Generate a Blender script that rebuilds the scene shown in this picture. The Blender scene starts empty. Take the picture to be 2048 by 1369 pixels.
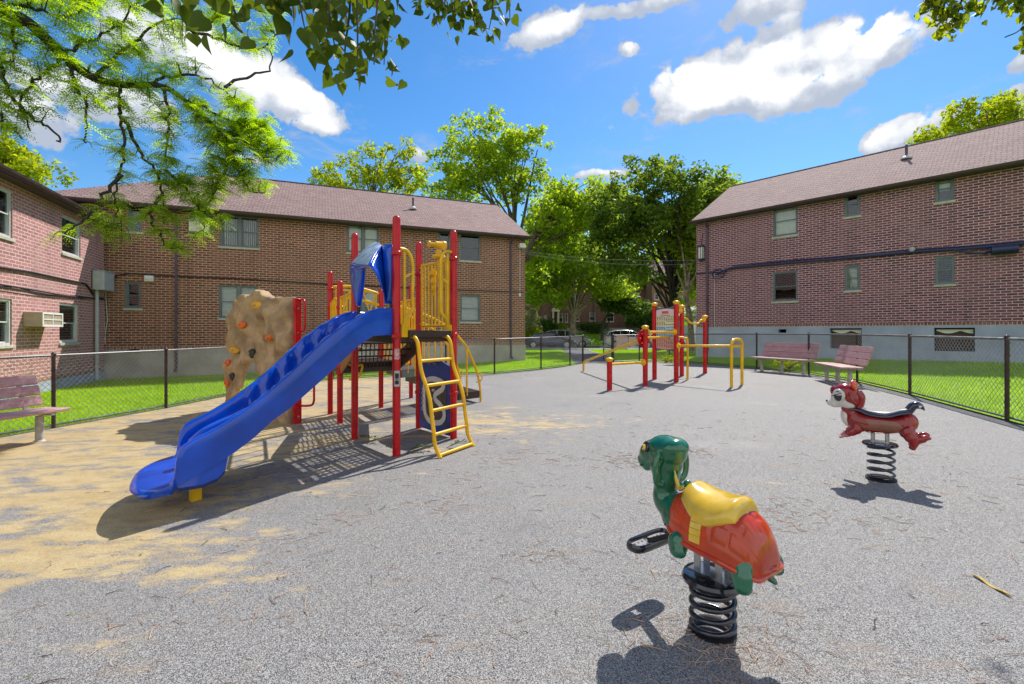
import bpy, math, random
import numpy as np
from mathutils import Vector, Matrix, noise as mnoise

random.seed(11)
rng = np.random.default_rng(11)
scene = bpy.context.scene
COL = scene.collection
PI = math.pi
R = math.radians

# ---------------------------------------------------------------- survey of the place
# photograph: focal length in px, principal column, horizon row, eye height; used to survey points
FPX, CX, CY, EYE, SLOPE = 927.0, 1024.0, 664.0, 1.445, 0.0195
SUN_EL, SUN_AZ = R(50.5), R(31.0)         # azimuth measured from +Y towards +X
SUN_DIR = Vector((math.sin(SUN_AZ)*math.cos(SUN_EL), math.cos(SUN_AZ)*math.cos(SUN_EL), math.sin(SUN_EL)))

def sstep(a, b, x):
    t = min(1.0, max(0.0, (x-a)/(b-a)))
    return t*t*(3-2*t)

def H(x, y):
    """height of the terrain"""
    z = SLOPE*min(17.0, max(-14.0, x))
    z *= 1.0 - sstep(26, 36, y)
    z += 0.10*sstep(8.5, 15, x)*(1-sstep(24, 34, y))
    z += -0.04*sstep(28, 38, y)
    z += 1.35*sstep(47.5, 59, y)
    return z

def G(px, py):
    a = (px-CX)/FPX; b = (py-CY)/FPX
    d = EYE/(b+SLOPE*a)
    return Vector((a*d, d, SLOPE*a*d))

def P(px, py, d):
    return Vector(((px-CX)/FPX*d, d, EYE-(py-CY)/FPX*d))

def wall_uz(px, py, p, u):
    """photo point -> (distance along a vertical wall through p with direction u, height)"""
    a = (px-CX)/FPX; b = (py-CY)/FPX
    n = Vector((-u[1], u[0]))
    d = (n.x*p[0]+n.y*p[1])/(n.x*a+n.y)
    return (a*d-p[0])*u[0]+(d-p[1])*u[1], EYE-b*d

# ---------------------------------------------------------------- materials
MATS = {}
class NT:
    def __init__(s, tree):
        s.t = tree
    def n(s, typ, **kw):
        nd = s.t.nodes.new(typ)
        for k, v in kw.items():
            if k in nd.inputs.keys() if isinstance(k, str) else False:
                nd.inputs[k].default_value = v
            else:
                setattr(nd, k, v)
        return nd
    def l(s, a, b):
        s.t.links.new(a, b)
    def math(s, op, a, b=None, c=None, clamp=False):
        nd = s.t.nodes.new('ShaderNodeMath'); nd.operation = op; nd.use_clamp = clamp
        for i, v in enumerate((a, b, c)):
            if v is None: continue
            if isinstance(v, (int, float)): nd.inputs[i].default_value = v
            else: s.l(v, nd.inputs[i])
        return nd.outputs[0]
    def mix(s, f, a, b, typ='MIX'):
        nd = s.t.nodes.new('ShaderNodeMix'); nd.data_type = 'RGBA'; nd.blend_type = typ
        for i, v in ((0, f), (6, a), (7, b)):
            if isinstance(v, (int, float)): nd.inputs[i].default_value = v
            elif isinstance(v, (tuple, list)): nd.inputs[i].default_value = (*v[:3], 1)
            else: s.l(v, nd.inputs[i])
        return nd.outputs[2]
    def ramp(s, fac, stops, interp='LINEAR'):
        nd = s.t.nodes.new('ShaderNodeValToRGB')
        nd.color_ramp.interpolation = interp
        e = nd.color_ramp.elements
        while len(e) < len(stops): e.new(0.5)
        for i, (p, c) in enumerate(stops):
            e[i].position = p
            e[i].color = (*c[:3], 1) if isinstance(c, (tuple, list)) else (c, c, c, 1)
        s.l(fac, nd.inputs[0])
        return nd.outputs[0]
    def noise(s, vec, scale, detail=4, rough=0.55, dist=0.0, dim='3D'):
        nd = s.t.nodes.new('ShaderNodeTexNoise'); nd.noise_dimensions = dim
        nd.inputs['Scale'].default_value = scale; nd.inputs['Detail'].default_value = detail
        nd.inputs['Roughness'].default_value = rough; nd.inputs['Distortion'].default_value = dist
        if vec is not None: s.l(vec, nd.inputs['Vector'])
        return nd.outputs[0]
    def smooth(s, x, a, b):
        nd = s.t.nodes.new('ShaderNodeMapRange'); nd.interpolation_type = 'SMOOTHSTEP'
        nd.inputs['From Min'].default_value = a; nd.inputs['From Max'].default_value = b
        s.l(x, nd.inputs['Value'])
        return nd.outputs[0]
    def mapping(s, vec, scale=(1,1,1), rot=(0,0,0), loc=(0,0,0)):
        nd = s.t.nodes.new('ShaderNodeMapping')
        nd.inputs['Scale'].default_value = scale; nd.inputs['Rotation'].default_value = rot; nd.inputs['Location'].default_value = loc
        s.l(vec, nd.inputs['Vector'])
        return nd.outputs[0]

def base_mat(name):
    m = bpy.data.materials.new(name); m.use_nodes = True
    t = NT(m.node_tree)
    b = m.node_tree.nodes['Principled BSDF']
    MATS[name] = m
    return m, t, b

def mat(name, col, rough=0.5, metal=0.0, var=0.12, scale=6.0, bump=0.0, bscale=60.0, coat=0.0, spec=0.5, fine=0.0):
    m, t, b = base_mat(name)
    tc = t.n('ShaderNodeTexCoord').outputs['Object']
    n1 = t.noise(tc, scale, 5)
    lo = tuple(c*(1-var) for c in col); hi = tuple(min(1, c*(1+var)) for c in col)
    c = t.mix(t.smooth(n1, .3, .7), lo, hi)
    if fine > 0:
        n2 = t.noise(tc, bscale*2, 2)
        c = t.mix(t.math('MULTIPLY', t.smooth(n2, .4, .65), fine), c, tuple(x*.35 for x in col))
    t.l(c, b.inputs['Base Color'])
    rr = t.math('MULTIPLY_ADD', t.smooth(n1, .35, .75), .12, rough-.06, clamp=True)
    t.l(rr, b.inputs['Roughness'])
    b.inputs['Metallic'].default_value = metal
    b.inputs['Specular IOR Level'].default_value = spec
    if coat: b.inputs['Coat Weight'].default_value = coat; b.inputs['Coat Roughness'].default_value = .06
    if bump > 0:
        bp = t.n('ShaderNodeBump'); bp.inputs['Strength'].default_value = bump; bp.inputs['Distance'].default_value = .01
        t.l(t.noise(tc, bscale, 4), bp.inputs['Height']); t.l(bp.outputs[0], b.inputs['Normal'])
    return m

# ---------------------------------------------------------------- objects
def tag(o, label=None, cat=None, group=None, kind=None):
    if label: o['label'] = label
    if cat: o['category'] = cat
    if group: o['group'] = group
    if kind: o['kind'] = kind
    return o

def thing(name, label, cat, loc=(0,0,0), group=None):
    o = bpy.data.objects.new(name, None)
    o.empty_display_size = .2
    COL.objects.link(o); o.location = loc
    return tag(o, label, cat, group)

def root_loc(o):
    v = Vector((0,0,0))
    while o is not None:
        v += Vector(o.location); o = o.parent
    return v

class MB:
    def __init__(s):
        s.v = []; s.f = []; s.mi = []; s.uv = None; s.fuv = []
    def add(s, vs, fs, mi=0, uvs=None):
        o = len(s.v)
        s.v.extend([tuple(p) for p in vs])
        for k, f in enumerate(fs):
            s.f.append(tuple(i+o for i in f)); s.mi.append(mi)
            s.fuv.append(uvs[k] if uvs else None)
        return s
    def quad(s, a, b, c, d, mi=0, uv=None):
        return s.add([a, b, c, d], [(0,1,2,3)], mi, [uv] if uv else None)
    def obox(s, c, ax, ay, az, mi=0):
        c, ax, ay, az = Vector(c), Vector(ax), Vector(ay), Vector(az)
        vs = [c+i*ax+j*ay+k*az for k in (-1,1) for j in (-1,1) for i in (-1,1)]
        fs = [(0,2,3,1),(4,5,7,6),(0,1,5,4),(2,6,7,3),(0,4,6,2),(1,3,7,5)]
        if ax.cross(ay).dot(az) < 0: fs = [f[::-1] for f in fs]
        return s.add(vs, fs, mi)
    def box(s, x0, x1, y0, y1, z0, z1, mi=0):
        return s.obox(((x0+x1)/2,(y0+y1)/2,(z0+z1)/2), ((x1-x0)/2,0,0), (0,(y1-y0)/2,0), (0,0,(z1-z0)/2), mi)
    def beam(s, p, q, w, h, up=(0,0,1), mi=0):
        p, q = Vector(p), Vector(q); d = q-p; L = d.length; d.normalize()
        up = Vector(up)
        if abs(d.dot(up)) > .98: up = Vector((1,0,0))
        sd = d.cross(up).normalized(); u2 = sd.cross(d)
        return s.obox((p+q)/2, d*L/2, sd*w/2, u2*h/2, mi)
    def tube(s, pts, r, seg=10, caps=True, mi=0, closed=False, sq=(1,1)):
        pts = [Vector(p) for p in pts]
        n = len(pts)
        rs = r if isinstance(r, (list, tuple)) else [r]*n
        vs = []
        nrm = None
        for i, p in enumerate(pts):
            if closed: tdir = pts[(i+1) % n]-pts[i-1]
            elif i == 0: tdir = pts[1]-p
            elif i == n-1: tdir = p-pts[-2]
            else: tdir = (pts[i+1]-p).normalized()+(p-pts[i-1]).normalized()
            tdir = tdir.normalized() if tdir.length > 1e-9 else Vector((0,0,1))
            if nrm is None:
                a = Vector((0,0,1)) if abs(tdir.z) < .9 else Vector((1,0,0))
                nrm = tdir.cross(a).normalized()
            else:
                nrm = (nrm - tdir*nrm.dot(tdir))
                nrm = nrm.normalized() if nrm.length > 1e-6 else tdir.orthogonal().normalized()
            bn = tdir.cross(nrm)
            for k in range(seg):
                a = 2*PI*k/seg
                vs.append(p+(nrm*math.cos(a)*sq[0]+bn*math.sin(a)*sq[1])*rs[i])
        fs = []
        for i in range(n if closed else n-1):
            j = (i+1) % n
            for k in range(seg):
                k2 = (k+1) % seg
                fs.append((i*seg+k, i*seg+k2, j*seg+k2, j*seg+k))
        if caps and not closed:
            fs.append(tuple(range(seg))[::-1]); fs.append(tuple((n-1)*seg+k for k in range(seg)))
        return s.add(vs, fs, mi)
    def lathe(s, prof, c, seg=20, axis=(0,0,1), mi=0):
        """prof: (radius, height) list, closed with caps"""
        ax = Vector(axis).normalized(); u = ax.orthogonal().normalized(); w = ax.cross(u); c = Vector(c)
        vs = []
        for r, h in prof:
            for k in range(seg):
                a = 2*PI*k/seg
                vs.append(c+ax*h+(u*math.cos(a)+w*math.sin(a))*max(r, 1e-4))
        fs = []
        for i in range(len(prof)-1):
            for k in range(seg):
                k2 = (k+1) % seg
                fs.append((i*seg+k, i*seg+k2, (i+1)*seg+k2, (i+1)*seg+k))
        fs.append(tuple(range(seg))[::-1]); fs.append(tuple((len(prof)-1)*seg+k for k in range(seg)))
        return s.add(vs, fs, mi)
    def ell(s, c, rad, seg=16, ring=10, rot=None, mi=0):
        c = Vector(c); vs = []; fs = []
        rot = rot or Matrix.Identity(3)
        for i in range(ring+1):
            th = PI*i/ring
            for k in range(seg):
                a = 2*PI*k/seg
                vs.append(c+rot @ Vector((rad[0]*math.sin(th)*math.cos(a), rad[1]*math.sin(th)*math.sin(a), rad[2]*math.cos(th))))
        for i in range(ring):
            for k in range(seg):
                k2 = (k+1) % seg
                if i == 0: fs.append((k, (i+1)*seg+k, (i+1)*seg+k2))
                elif i == ring-1: fs.append((i*seg+k, (i+1)*seg+k, i*seg+k2))
                else: fs.append((i*seg+k, (i+1)*seg+k, (i+1)*seg+k2, i*seg+k2))
        return s.add(vs, fs, mi)
    def prism(s, poly, o, ux, uy, n, t, mi=0):
        """polygon (2D list) extruded by t along n from plane at o"""
        o, ux, uy, n = Vector(o), Vector(ux), Vector(uy), Vector(n)
        k = len(poly)
        vs = [o+ux*a+uy*b for a, b in poly]+[o+ux*a+uy*b+n*t for a, b in poly]
        fs = [tuple(range(k))[::-1], tuple(range(k, 2*k))]
        fs += [(i, (i+1) % k, k+(i+1) % k, k+i) for i in range(k)]
        return s.add(vs, fs, mi)
    def loft(s, rows, closed=False, capends=False, mi=0):
        m = len(rows[0]); vs = [p for r in rows for p in r]; fs = []
        for i in range(len(rows)-1):
            for k in range(m if closed else m-1):
                k2 = (k+1) % m
                fs.append((i*m+k, i*m+k2, (i+1)*m+k2, (i+1)*m+k))
        if capends:
            fs.append(tuple(range(m))[::-1]); fs.append(tuple((len(rows)-1)*m+k for k in range(m)))
        return s.add(vs, fs, mi)
    def build(s, name, mats, parent=None, smooth=38, bevel=0.0, bseg=2, solid=0.0):
        off = root_loc(parent) if parent is not None else Vector((0,0,0))
        me = bpy.data.meshes.new(name)
        va = np.array(s.v, dtype=np.float64).reshape(-1, 3)-np.array(off)
        me.from_pydata(va.tolist(), [], s.f)
        if not isinstance(mats, (list, tuple)): mats = [mats]
        for m in mats: me.materials.append(m)
        if len(mats) > 1: me.polygons.foreach_set('material_index', s.mi)
        if any(u is not None for u in s.fuv):
            uvl = me.uv_layers.new(name='UVMap')
            arr = []
            for f, u in zip(s.f, s.fuv):
                for j in range(len(f)): arr.extend(u[j] if u else (0.0, 0.0))
            uvl.data.foreach_set('uv', arr)
        me.update()
        if smooth:
            me.polygons.foreach_set('use_smooth', [True]*len(me.polygons))
            me.set_sharp_from_angle(angle=R(smooth))
        o = bpy.data.objects.new(name, me); COL.objects.link(o)
        if parent is not None: o.parent = parent
        if solid:
            md = o.modifiers.new('solid', 'SOLIDIFY'); md.thickness = solid; md.offset = 0
        if bevel:
            md = o.modifiers.new('bevel', 'BEVEL'); md.width = bevel; md.segments = bseg; md.limit_method = 'ANGLE'; md.angle_limit = R(40)
        return o

def np_mesh(name, V, Fq, m, parent=None, smooth=False):
    """big meshes straight from arrays: V (n,3), Fq (m,k)"""
    off = np.array(root_loc(parent)) if parent is not None else 0
    V = V-off
    me = bpy.data.meshes.new(name)
    k = Fq.shape[1]
    me.vertices.add(len(V)); me.vertices.foreach_set('co', V.astype(np.float32).ravel())
    me.loops.add(Fq.size); me.loops.foreach_set('vertex_index', Fq.astype(np.int32).ravel())
    me.polygons.add(len(Fq)); me.polygons.foreach_set('loop_start', np.arange(0, Fq.size, k, dtype=np.int32))
    me.materials.append(m); me.update(calc_edges=True); me.validate()
    if smooth: me.polygons.foreach_set('use_smooth', [True]*len(me.polygons))
    o = bpy.data.objects.new(name, me); COL.objects.link(o)
    if parent is not None: o.parent = parent
    return o

def fuse(name, mb, m, parent, voxel=0.012, it=6, disp=0.0, dscale=.1, mats=None):
    """melt overlapping solids into one continuous skin"""
    tmp = mb.build(name+'_src', m, None, smooth=0)
    md = tmp.modifiers.new('r', 'REMESH'); md.mode = 'VOXEL'; md.voxel_size = voxel
    if it:
        sm = tmp.modifiers.new('s', 'SMOOTH'); sm.iterations = it; sm.factor = .5
    dg = bpy.context.evaluated_depsgraph_get()
    me = bpy.data.meshes.new_from_object(tmp.evaluated_get(dg))
    bpy.data.objects.remove(tmp)
    me.name = name
    n = len(me.vertices); co = np.empty(n*3, dtype=np.float32); me.vertices.foreach_get('co', co)
    co = co.reshape(-1, 3)-np.array(root_loc(parent), dtype=np.float32)
    me.vertices.foreach_set('co', co.ravel())
    me.materials.clear(); me.materials.append(m)
    me.polygons.foreach_set('use_smooth', [True]*len(me.polygons)); me.update()
    o = bpy.data.objects.new(name, me); COL.objects.link(o); o.parent = parent
    return o

def copy_tree(o, parent=None):
    c = o.copy(); COL.objects.link(c); c.parent = parent
    for ch in list(o.children): copy_tree(ch, c)
    return c

def bez(p0, p1, p2, p3, n=12):
    out = []
    for i in range(n+1):
        t = i/n
        out.append(Vector(p0)*(1-t)**3+3*Vector(p1)*t*(1-t)**2+3*Vector(p2)*t*t*(1-t)+Vector(p3)*t**3)
    return out

def smooth_line(pts, n=6):
    """Catmull-Rom through the points"""
    pts = [Vector(p) for p in pts]
    ex = [pts[0]*2-pts[1]]+pts+[pts[-1]*2-pts[-2]]
    out = []
    for i in range(1, len(ex)-2):
        a, b, c, d = ex[i-1:i+3]
        for k in range(n):
            t = k/n
            out.append(.5*((2*b)+(c-a)*t+(2*a-5*b+4*c-d)*t*t+(3*b-a-3*c+d)*t**3))
    out.append(pts[-1])
    return out
# ---------------------------------------------------------------- materials in use
M = {}
M['red'] = mat('red_powder_coat', (.50, .004, .010), .32, var=.16, coat=.12, spec=.35, bump=.05, bscale=40)
M['yellow'] = mat('yellow_powder_coat', (.78, .43, .004), .38, var=.14, coat=.08, spec=.35, bump=.05, bscale=40)
M['blue'] = mat('blue_moulded_plastic', (.002, .064, .48), .2, var=.25, scale=2.2, coat=.25, spec=.5, bump=.06, bscale=25)
M['blue_faded'] = mat('faded_blue_plastic', (.26, .34, .47), .5, var=.35, scale=9)
M['brown_deck'] = mat('brown_vinyl_deck', (.045, .022, .016), .5, var=.25, bump=.2, bscale=90)
M['grey_step'] = mat('grey_step_plate', (.13, .14, .14), .5)
M['dark_metal'] = mat('dark_metal', (.02, .02, .024), .35, metal=.3)
M['steel'] = mat('bare_steel', (.42, .42, .43), .3, metal=.9)
M['black_gloss'] = mat('black_gloss_paint', (.012, .012, .02), .16, coat=.6)
M['rock'] = mat('moulded_rock', (.40, .27, .155), .85, var=.34, scale=3.5, bump=.5, bscale=45, fine=.25)
M['hold_orange'] = mat('orange_hold', (.75, .13, .012), .5)
M['hold_yellow'] = mat('yellow_hold', (.72, .36, .02), .5)
M['hold_dark'] = mat('dark_hold', (.03, .025, .02), .5)
M['white'] = mat('white_paint', (.75, .74, .72), .45, var=.06)
M['off_white'] = mat('off_white_plastic', (.6, .6, .57), .5, var=.08)
M['fence_post'] = mat('fence_post_paint', (.045, .026, .026), .42, var=.35, scale=12, metal=.2)
M['fence_rail'] = mat('fence_rail', (.16, .15, .155), .42, var=.3, scale=9, metal=.4)
M['fence_low'] = mat('fence_low_rail', (.12, .15, .14), .45, var=.3, scale=9, metal=.3)
M['wire'] = mat('galvanised_wire', (.34, .33, .33), .38, metal=.4)
M['fence_black'] = mat('black_fence_paint', (.015, .015, .02), .4)
M['plank'] = None
M['bench_leg'] = mat('bench_leg_metal', (.42, .40, .36), .6, var=.2, scale=14, bump=.2, bscale=80, fine=.2)
M['trim'] = mat('brown_trim', (.055, .034, .036), .45, var=.2)
M['pipe'] = mat('purple_brown_pipe', (.075, .05, .085), .42, var=.25, scale=4)
M['foundation'] = mat('painted_foundation', (.36, .405, .50), .8, var=.14, scale=1.3, bump=.25, bscale=30, fine=.12)
M['foundation_tan'] = mat('plain_foundation', (.40, .38, .35), .85, var=.2, scale=1.3, bump=.3, bscale=30, fine=.15)
M['frame'] = mat('window_frame_paint', (.13, .165, .175), .5, var=.12)
M['frame_white'] = mat('white_window_frame', (.55, .56, .55), .5, var=.08)
M['sill'] = mat('stone_sill', (.46, .44, .36), .8, var=.15, bump=.2)
M['blind'] = mat('roller_blind', (.80, .78, .68), .9, var=.06)
M['curtain'] = mat('net_curtain', (.34, .36, .40), .9, var=.3, scale=20)
M['box_grey'] = mat('grey_cabinet_paint', (.42, .45, .48), .5, var=.08)
M['ac_beige'] = mat('beige_metal', (.40, .33, .24), .55, var=.1)
M['cable'] = mat('black_cable', (.02, .02, .028), .5)
M['cable_blue'] = mat('dark_blue_cable', (.02, .026, .09), .4)
M['tan_panel'] = mat('tan_sign_back', (.60, .44, .34), .6, var=.12)
M['asphalt'] = mat('street_asphalt', (.055, .055, .06), .85, var=.25, scale=.7, bump=.3, bscale=60, fine=.3)
M['path'] = mat('path_asphalt', (.12, .115, .125), .85, var=.25, scale=.9, bump=.3, bscale=60, fine=.3)
M['concrete'] = mat('pavement_concrete', (.36, .35, .33), .85, var=.18, scale=.9, bump=.3, bscale=50, fine=.2)
M['bark'] = mat('dark_bark', (.035, .028, .026), .9, var=.45, scale=7, bump=.8, bscale=18)
M['bark_light'] = mat('pale_mottled_bark', (.24, .20, .13), .9, var=.5, scale=5, bump=.6, bscale=18)
M['bark_mid'] = mat('brown_bark', (.085, .066, .05), .9, var=.45, scale=6, bump=.8, bscale=18)
M['twig'] = mat('dry_twig', (.46, .31, .22), .85, var=.45, scale=3)
M['purple_plate'] = mat('purple_grey_plate', (.17, .13, .20), .5)

def plank_mat():
    m, t, b = base_mat('weathered_red_plank')
    tc = t.n('ShaderNodeTexCoord').outputs['Object']
    g = t.noise(t.mapping(tc, (3, 3, 60)), 2.0, 6, .7)
    n = t.noise(tc, 4, 4)
    c = t.mix(t.smooth(g, .3, .75), (.36, .165, .175), (.56, .345, .34))
    c = t.mix(t.math('MULTIPLY', t.smooth(n, .45, .8), .5), c, (.52, .42, .40))
    t.l(c, b.inputs['Base Color']); b.inputs['Roughness'].default_value = .7
    bp = t.n('ShaderNodeBump'); bp.inputs['Strength'].default_value = .3; bp.inputs['Distance'].default_value = .004
    t.l(g, bp.inputs['Height']); t.l(bp.outputs[0], b.inputs['Normal'])
    return m
M['plank'] = plank_mat()

def brick_mat(name, bricks, mortar, tint=(.1, .16), row=.091, wid=.26, gap=.0115):
    m, t, b = base_mat(name)
    uv = t.n('ShaderNodeUVMap').outputs[0]
    # hand-laid: the coursing wavers by a few millimetres
    wob = t.noise(uv, 1.6, 2)
    off = t.n('ShaderNodeCombineXYZ'); t.l(t.math('MULTIPLY_ADD', wob, .018, -.009), off.inputs[1]); t.l(t.math('MULTIPLY_ADD', wob, .03, -.015), off.inputs[0])
    va = t.n('ShaderNodeVectorMath'); va.operation = 'ADD'; t.l(uv, va.inputs[0]); t.l(off.outputs[0], va.inputs[1])
    bt = t.n('ShaderNodeTexBrick')
    bt.offset = .5; bt.inputs['Scale'].default_value = 1
    bt.inputs['Brick Width'].default_value = wid; bt.inputs['Row Height'].default_value = row
    bt.inputs['Mortar Size'].default_value = gap; bt.inputs['Mortar Smooth'].default_value = .15
    bt.inputs['Color1'].default_value = (0, 0, 0, 1); bt.inputs['Color2'].default_value = (1, 1, 1, 1); bt.inputs['Mortar'].default_value = (.5, .5, .5, 1)
    bt.inputs['Bias'].default_value = 0
    t.l(va.outputs[0], bt.inputs['Vector'])
    bc = t.ramp(bt.outputs['Color'], [(0, bricks[0]), (.3, bricks[1]), (.6, bricks[2]), (1, bricks[3])])
    n1 = t.noise(uv, .55, 5, .6)
    n2 = t.noise(uv, 9, 5, .65)
    bc = t.mix(t.math('MULTIPLY', t.smooth(n1, .42, .72), .55), bc, bricks[4])
    bc = t.mix(t.math('MULTIPLY', t.smooth(n2, .45, .75), .35), bc, tuple(c*.45 for c in bricks[1]))
    mo = t.mix(t.smooth(n1, .35, .7), mortar, tuple(c*.72 for c in mortar))
    # rain streaks and damp: tall narrow stains, and grime towards the foot of the wall
    sv = t.mapping(uv, (1.9, .16, 1)); n3 = t.noise(sv, 1.0, 6, .65)
    bc = t.mix(t.math('MULTIPLY', t.smooth(n3, .50, .72), .42), bc, tuple(c*.42 for c in bricks[0]))
    n4 = t.noise(uv, .9, 3)
    mortar_n = t.smooth(n3, .48, .70)
    # mortar is smeared and broken in places
    fac = t.math('MULTIPLY', bt.outputs['Fac'], t.math('MULTIPLY_ADD', t.smooth(n2, .25, .55), .3, .7))
    mo = t.mix(t.math('MULTIPLY', mortar_n, .45), mo, tuple(c*.5 for c in mortar))
    c = t.mix(fac, bc, mo)
    t.l(c, b.inputs['Base Color']); b.inputs['Roughness'].default_value = .85
    bp = t.n('ShaderNodeBump'); bp.inputs['Strength'].default_value = .55; bp.inputs['Distance'].default_value = .012
    h = t.math('MULTIPLY_ADD', bt.outputs['Fac'], -1.0, t.math('MULTIPLY', n2, .5))
    t.l(h, bp.inputs['Height']); t.l(bp.outputs[0], b.inputs['Normal'])
    return m
M['brick_tan'] = brick_mat('tan_mortar_brick', [(.155, .046, .033), (.20, .062, .042), (.25, .085, .056), (.115, .038, .03), (.28, .13, .085)], (.58, .45, .33))
M['brick_pink'] = brick_mat('pink_mortar_brick', [(.125, .034, .050), (.18, .050, .064), (.24, .080, .088), (.085, .026, .045), (.32, .16, .17)], (.66, .49, .53))
M['brick_rose'] = brick_mat('rose_brick', [(.39, .155, .145), (.44, .18, .17), (.48, .21, .19), (.32, .13, .13), (.48, .27, .25)], (.68, .54, .52))
M['brick_far'] = brick_mat('dark_red_brick', [(.13, .045, .035), (.16, .055, .042), (.19, .07, .05), (.10, .04, .03), (.2, .09, .06)], (.26, .19, .15))
M['soldier'] = brick_mat('soldier_course_brick', [(.22, .075, .05), (.27, .09, .06), (.31, .12, .075), (.17, .06, .045), (.30, .15, .1)], (.55, .46, .36), row=.1, wid=.24)

def shingle_mat():
    m, t, b = base_mat('roof_shingles')
    uv = t.n('ShaderNodeUVMap').outputs[0]
    bt = t.n('ShaderNodeTexBrick'); bt.offset = .5
    for k, v in (('Scale', 1), ('Brick Width', .26), ('Row Height', .14), ('Mortar Size', .02), ('Mortar Smooth', .4), ('Bias', 0)): bt.inputs[k].default_value = v
    bt.inputs['Color1'].default_value = (0, 0, 0, 1); bt.inputs['Color2'].default_value = (1, 1, 1, 1); bt.inputs['Mortar'].default_value = (.5, .5, .5, 1)
    wob = t.noise(uv, 3, 3)
    off = t.n('ShaderNodeCombineXYZ'); t.l(t.math('MULTIPLY_ADD', wob, .05, -.025), off.inputs[1]); t.l(t.math('MULTIPLY_ADD', wob, .16, -.08), off.inputs[0])
    va = t.n('ShaderNodeVectorMath'); va.operation = 'ADD'; t.l(uv, va.inputs[0]); t.l(off.outputs[0], va.inputs[1])
    t.l(va.outputs[0], bt.inputs['Vector'])
    c = t.ramp(bt.outputs['Color'], [(0, (.22, .135, .125)), (.35, (.31, .20, .185)), (.7, (.265, .165, .155)), (1, (.36, .245, .22))])
    n = t.noise(uv, .5, 6, .65)
    c = t.mix(t.math('MULTIPLY', t.smooth(n, .4, .7), .4), c, (.35, .25, .215))
    c = t.mix(t.math('MULTIPLY', bt.outputs['Fac'], .85), c, (.07, .042, .042))
    g = t.noise(uv, 60, 2)
    c = t.mix(t.math('MULTIPLY', t.smooth(g, .45, .7), .25), c, (.18, .12, .12))
    t.l(c, b.inputs['Base Color']); b.inputs['Roughness'].default_value = .9
    bp = t.n('ShaderNodeBump'); bp.inputs['Strength'].default_value = .6; bp.inputs['Distance'].default_value = .02
    t.l(t.math('MULTIPLY_ADD', bt.outputs['Fac'], -1.0, t.math('MULTIPLY', g, .4)), bp.inputs['Height']); t.l(bp.outputs[0], b.inputs['Normal'])
    return m
M['shingle'] = shingle_mat()

def glass_mat():
    m, t, b = base_mat('window_glass')
    nt = m.node_tree
    nt.nodes.remove(b)
    gl = t.n('ShaderNodeBsdfGlossy'); gl.inputs['Roughness'].default_value = .015; gl.inputs['Color'].default_value = (.9, .95, 1, 1)
    tr = t.n('ShaderNodeBsdfTransparent'); tr.inputs['Color'].default_value = (.88, .92, .91, 1)
    fr = t.n('ShaderNodeFresnel'); fr.inputs['IOR'].default_value = 1.5
    tc = t.n('ShaderNodeTexCoord').outputs['Object']
    bp = t.n('ShaderNodeBump'); bp.inputs['Strength'].default_value = .05; bp.inputs['Distance'].default_value = .05
    t.l(t.noise(tc, 1.6, 2), bp.inputs['Height']); t.l(bp.outputs[0], gl.inputs['Normal'])
    mx = t.n('ShaderNodeMixShader')
    t.l(t.math('MULTIPLY_ADD', fr.outputs[0], .9, .015, clamp=True), mx.inputs[0]); t.l(tr.outputs[0], mx.inputs[1]); t.l(gl.outputs[0], mx.inputs[2])
    t.l(mx.outputs[0], nt.nodes['Material Output'].inputs[0])
    return m
M['glass'] = glass_mat()
M['car_glass'] = mat('car_window_glass', (.012, .014, .018), .06, coat=.5)

def leaf_mat(name, cols, trans=.45, tcol=None, rough=.5):
    m, t, b = base_mat(name)
    nt = m.node_tree
    ge = t.n('ShaderNodeNewGeometry')
    rnd = ge.outputs['Random Per Island']
    tc = t.n('ShaderNodeTexCoord').outputs['Object']
    n = t.noise(tc, .55, 3)
    f = t.math('ADD', t.math('MULTIPLY', rnd, .6), t.math('MULTIPLY', t.smooth(n, .3, .7), .4))
    k = len(cols)-1
    c = t.ramp(f, [(i/k, q) for i, q in enumerate(cols)])
    t.l(c, b.inputs['Base Color']); b.inputs['Roughness'].default_value = rough
    b.inputs['Specular IOR Level'].default_value = .18
    tl = t.n('ShaderNodeBsdfTranslucent')
    tcol = tcol or (1.5, 1.35, .5)
    t.l(t.mix(1.0, c, tcol, 'MULTIPLY'), tl.inputs['Color'])
    nt.nodes[-1] if False else None
    mx = t.n('ShaderNodeMixShader'); mx.inputs[0].default_value = trans
    t.l(b.outputs[0], mx.inputs[1]); t.l(tl.outputs[0], mx.inputs[2])
    t.l(mx.outputs[0], nt.nodes['Material Output'].inputs[0])
    return m
M['leaf_locust'] = leaf_mat('locust_leaflets', [(.16, .26, .014), (.29, .41, .018), (.42, .52, .025)], .70, (1.55, 1.6, .45))
M['leaf_big'] = leaf_mat('heart_leaves', [(.05, .085, .015), (.085, .13, .018), (.14, .18, .02)], .48, (1.5, 1.4, .4))
M['leaf_maple'] = leaf_mat('maple_leaves', [(.06, .115, .03), (.12, .20, .038), (.26, .33, .045)], .60, (1.5, 1.4, .45))
M['leaf_light'] = leaf_mat('light_green_leaves', [(.12, .20, .028), (.23, .33, .038), (.38, .46, .045)], .66, (1.8, 1.7, .45))
M['leaf_yellow'] = leaf_mat('yellow_green_leaves', [(.15, .20, .02), (.27, .32, .026), (.40, .42, .03)], .66, (1.6, 1.6, .4))
M['leaf_pale'] = leaf_mat('pale_bush_leaves', [(.18, .22, .12), (.30, .34, .20), (.45, .47, .32)], .35)
M['leaf_hedge'] = leaf_mat('hedge_leaves', [(.045, .10, .025), (.09, .16, .03), (.15, .23, .045)], .45)
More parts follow.
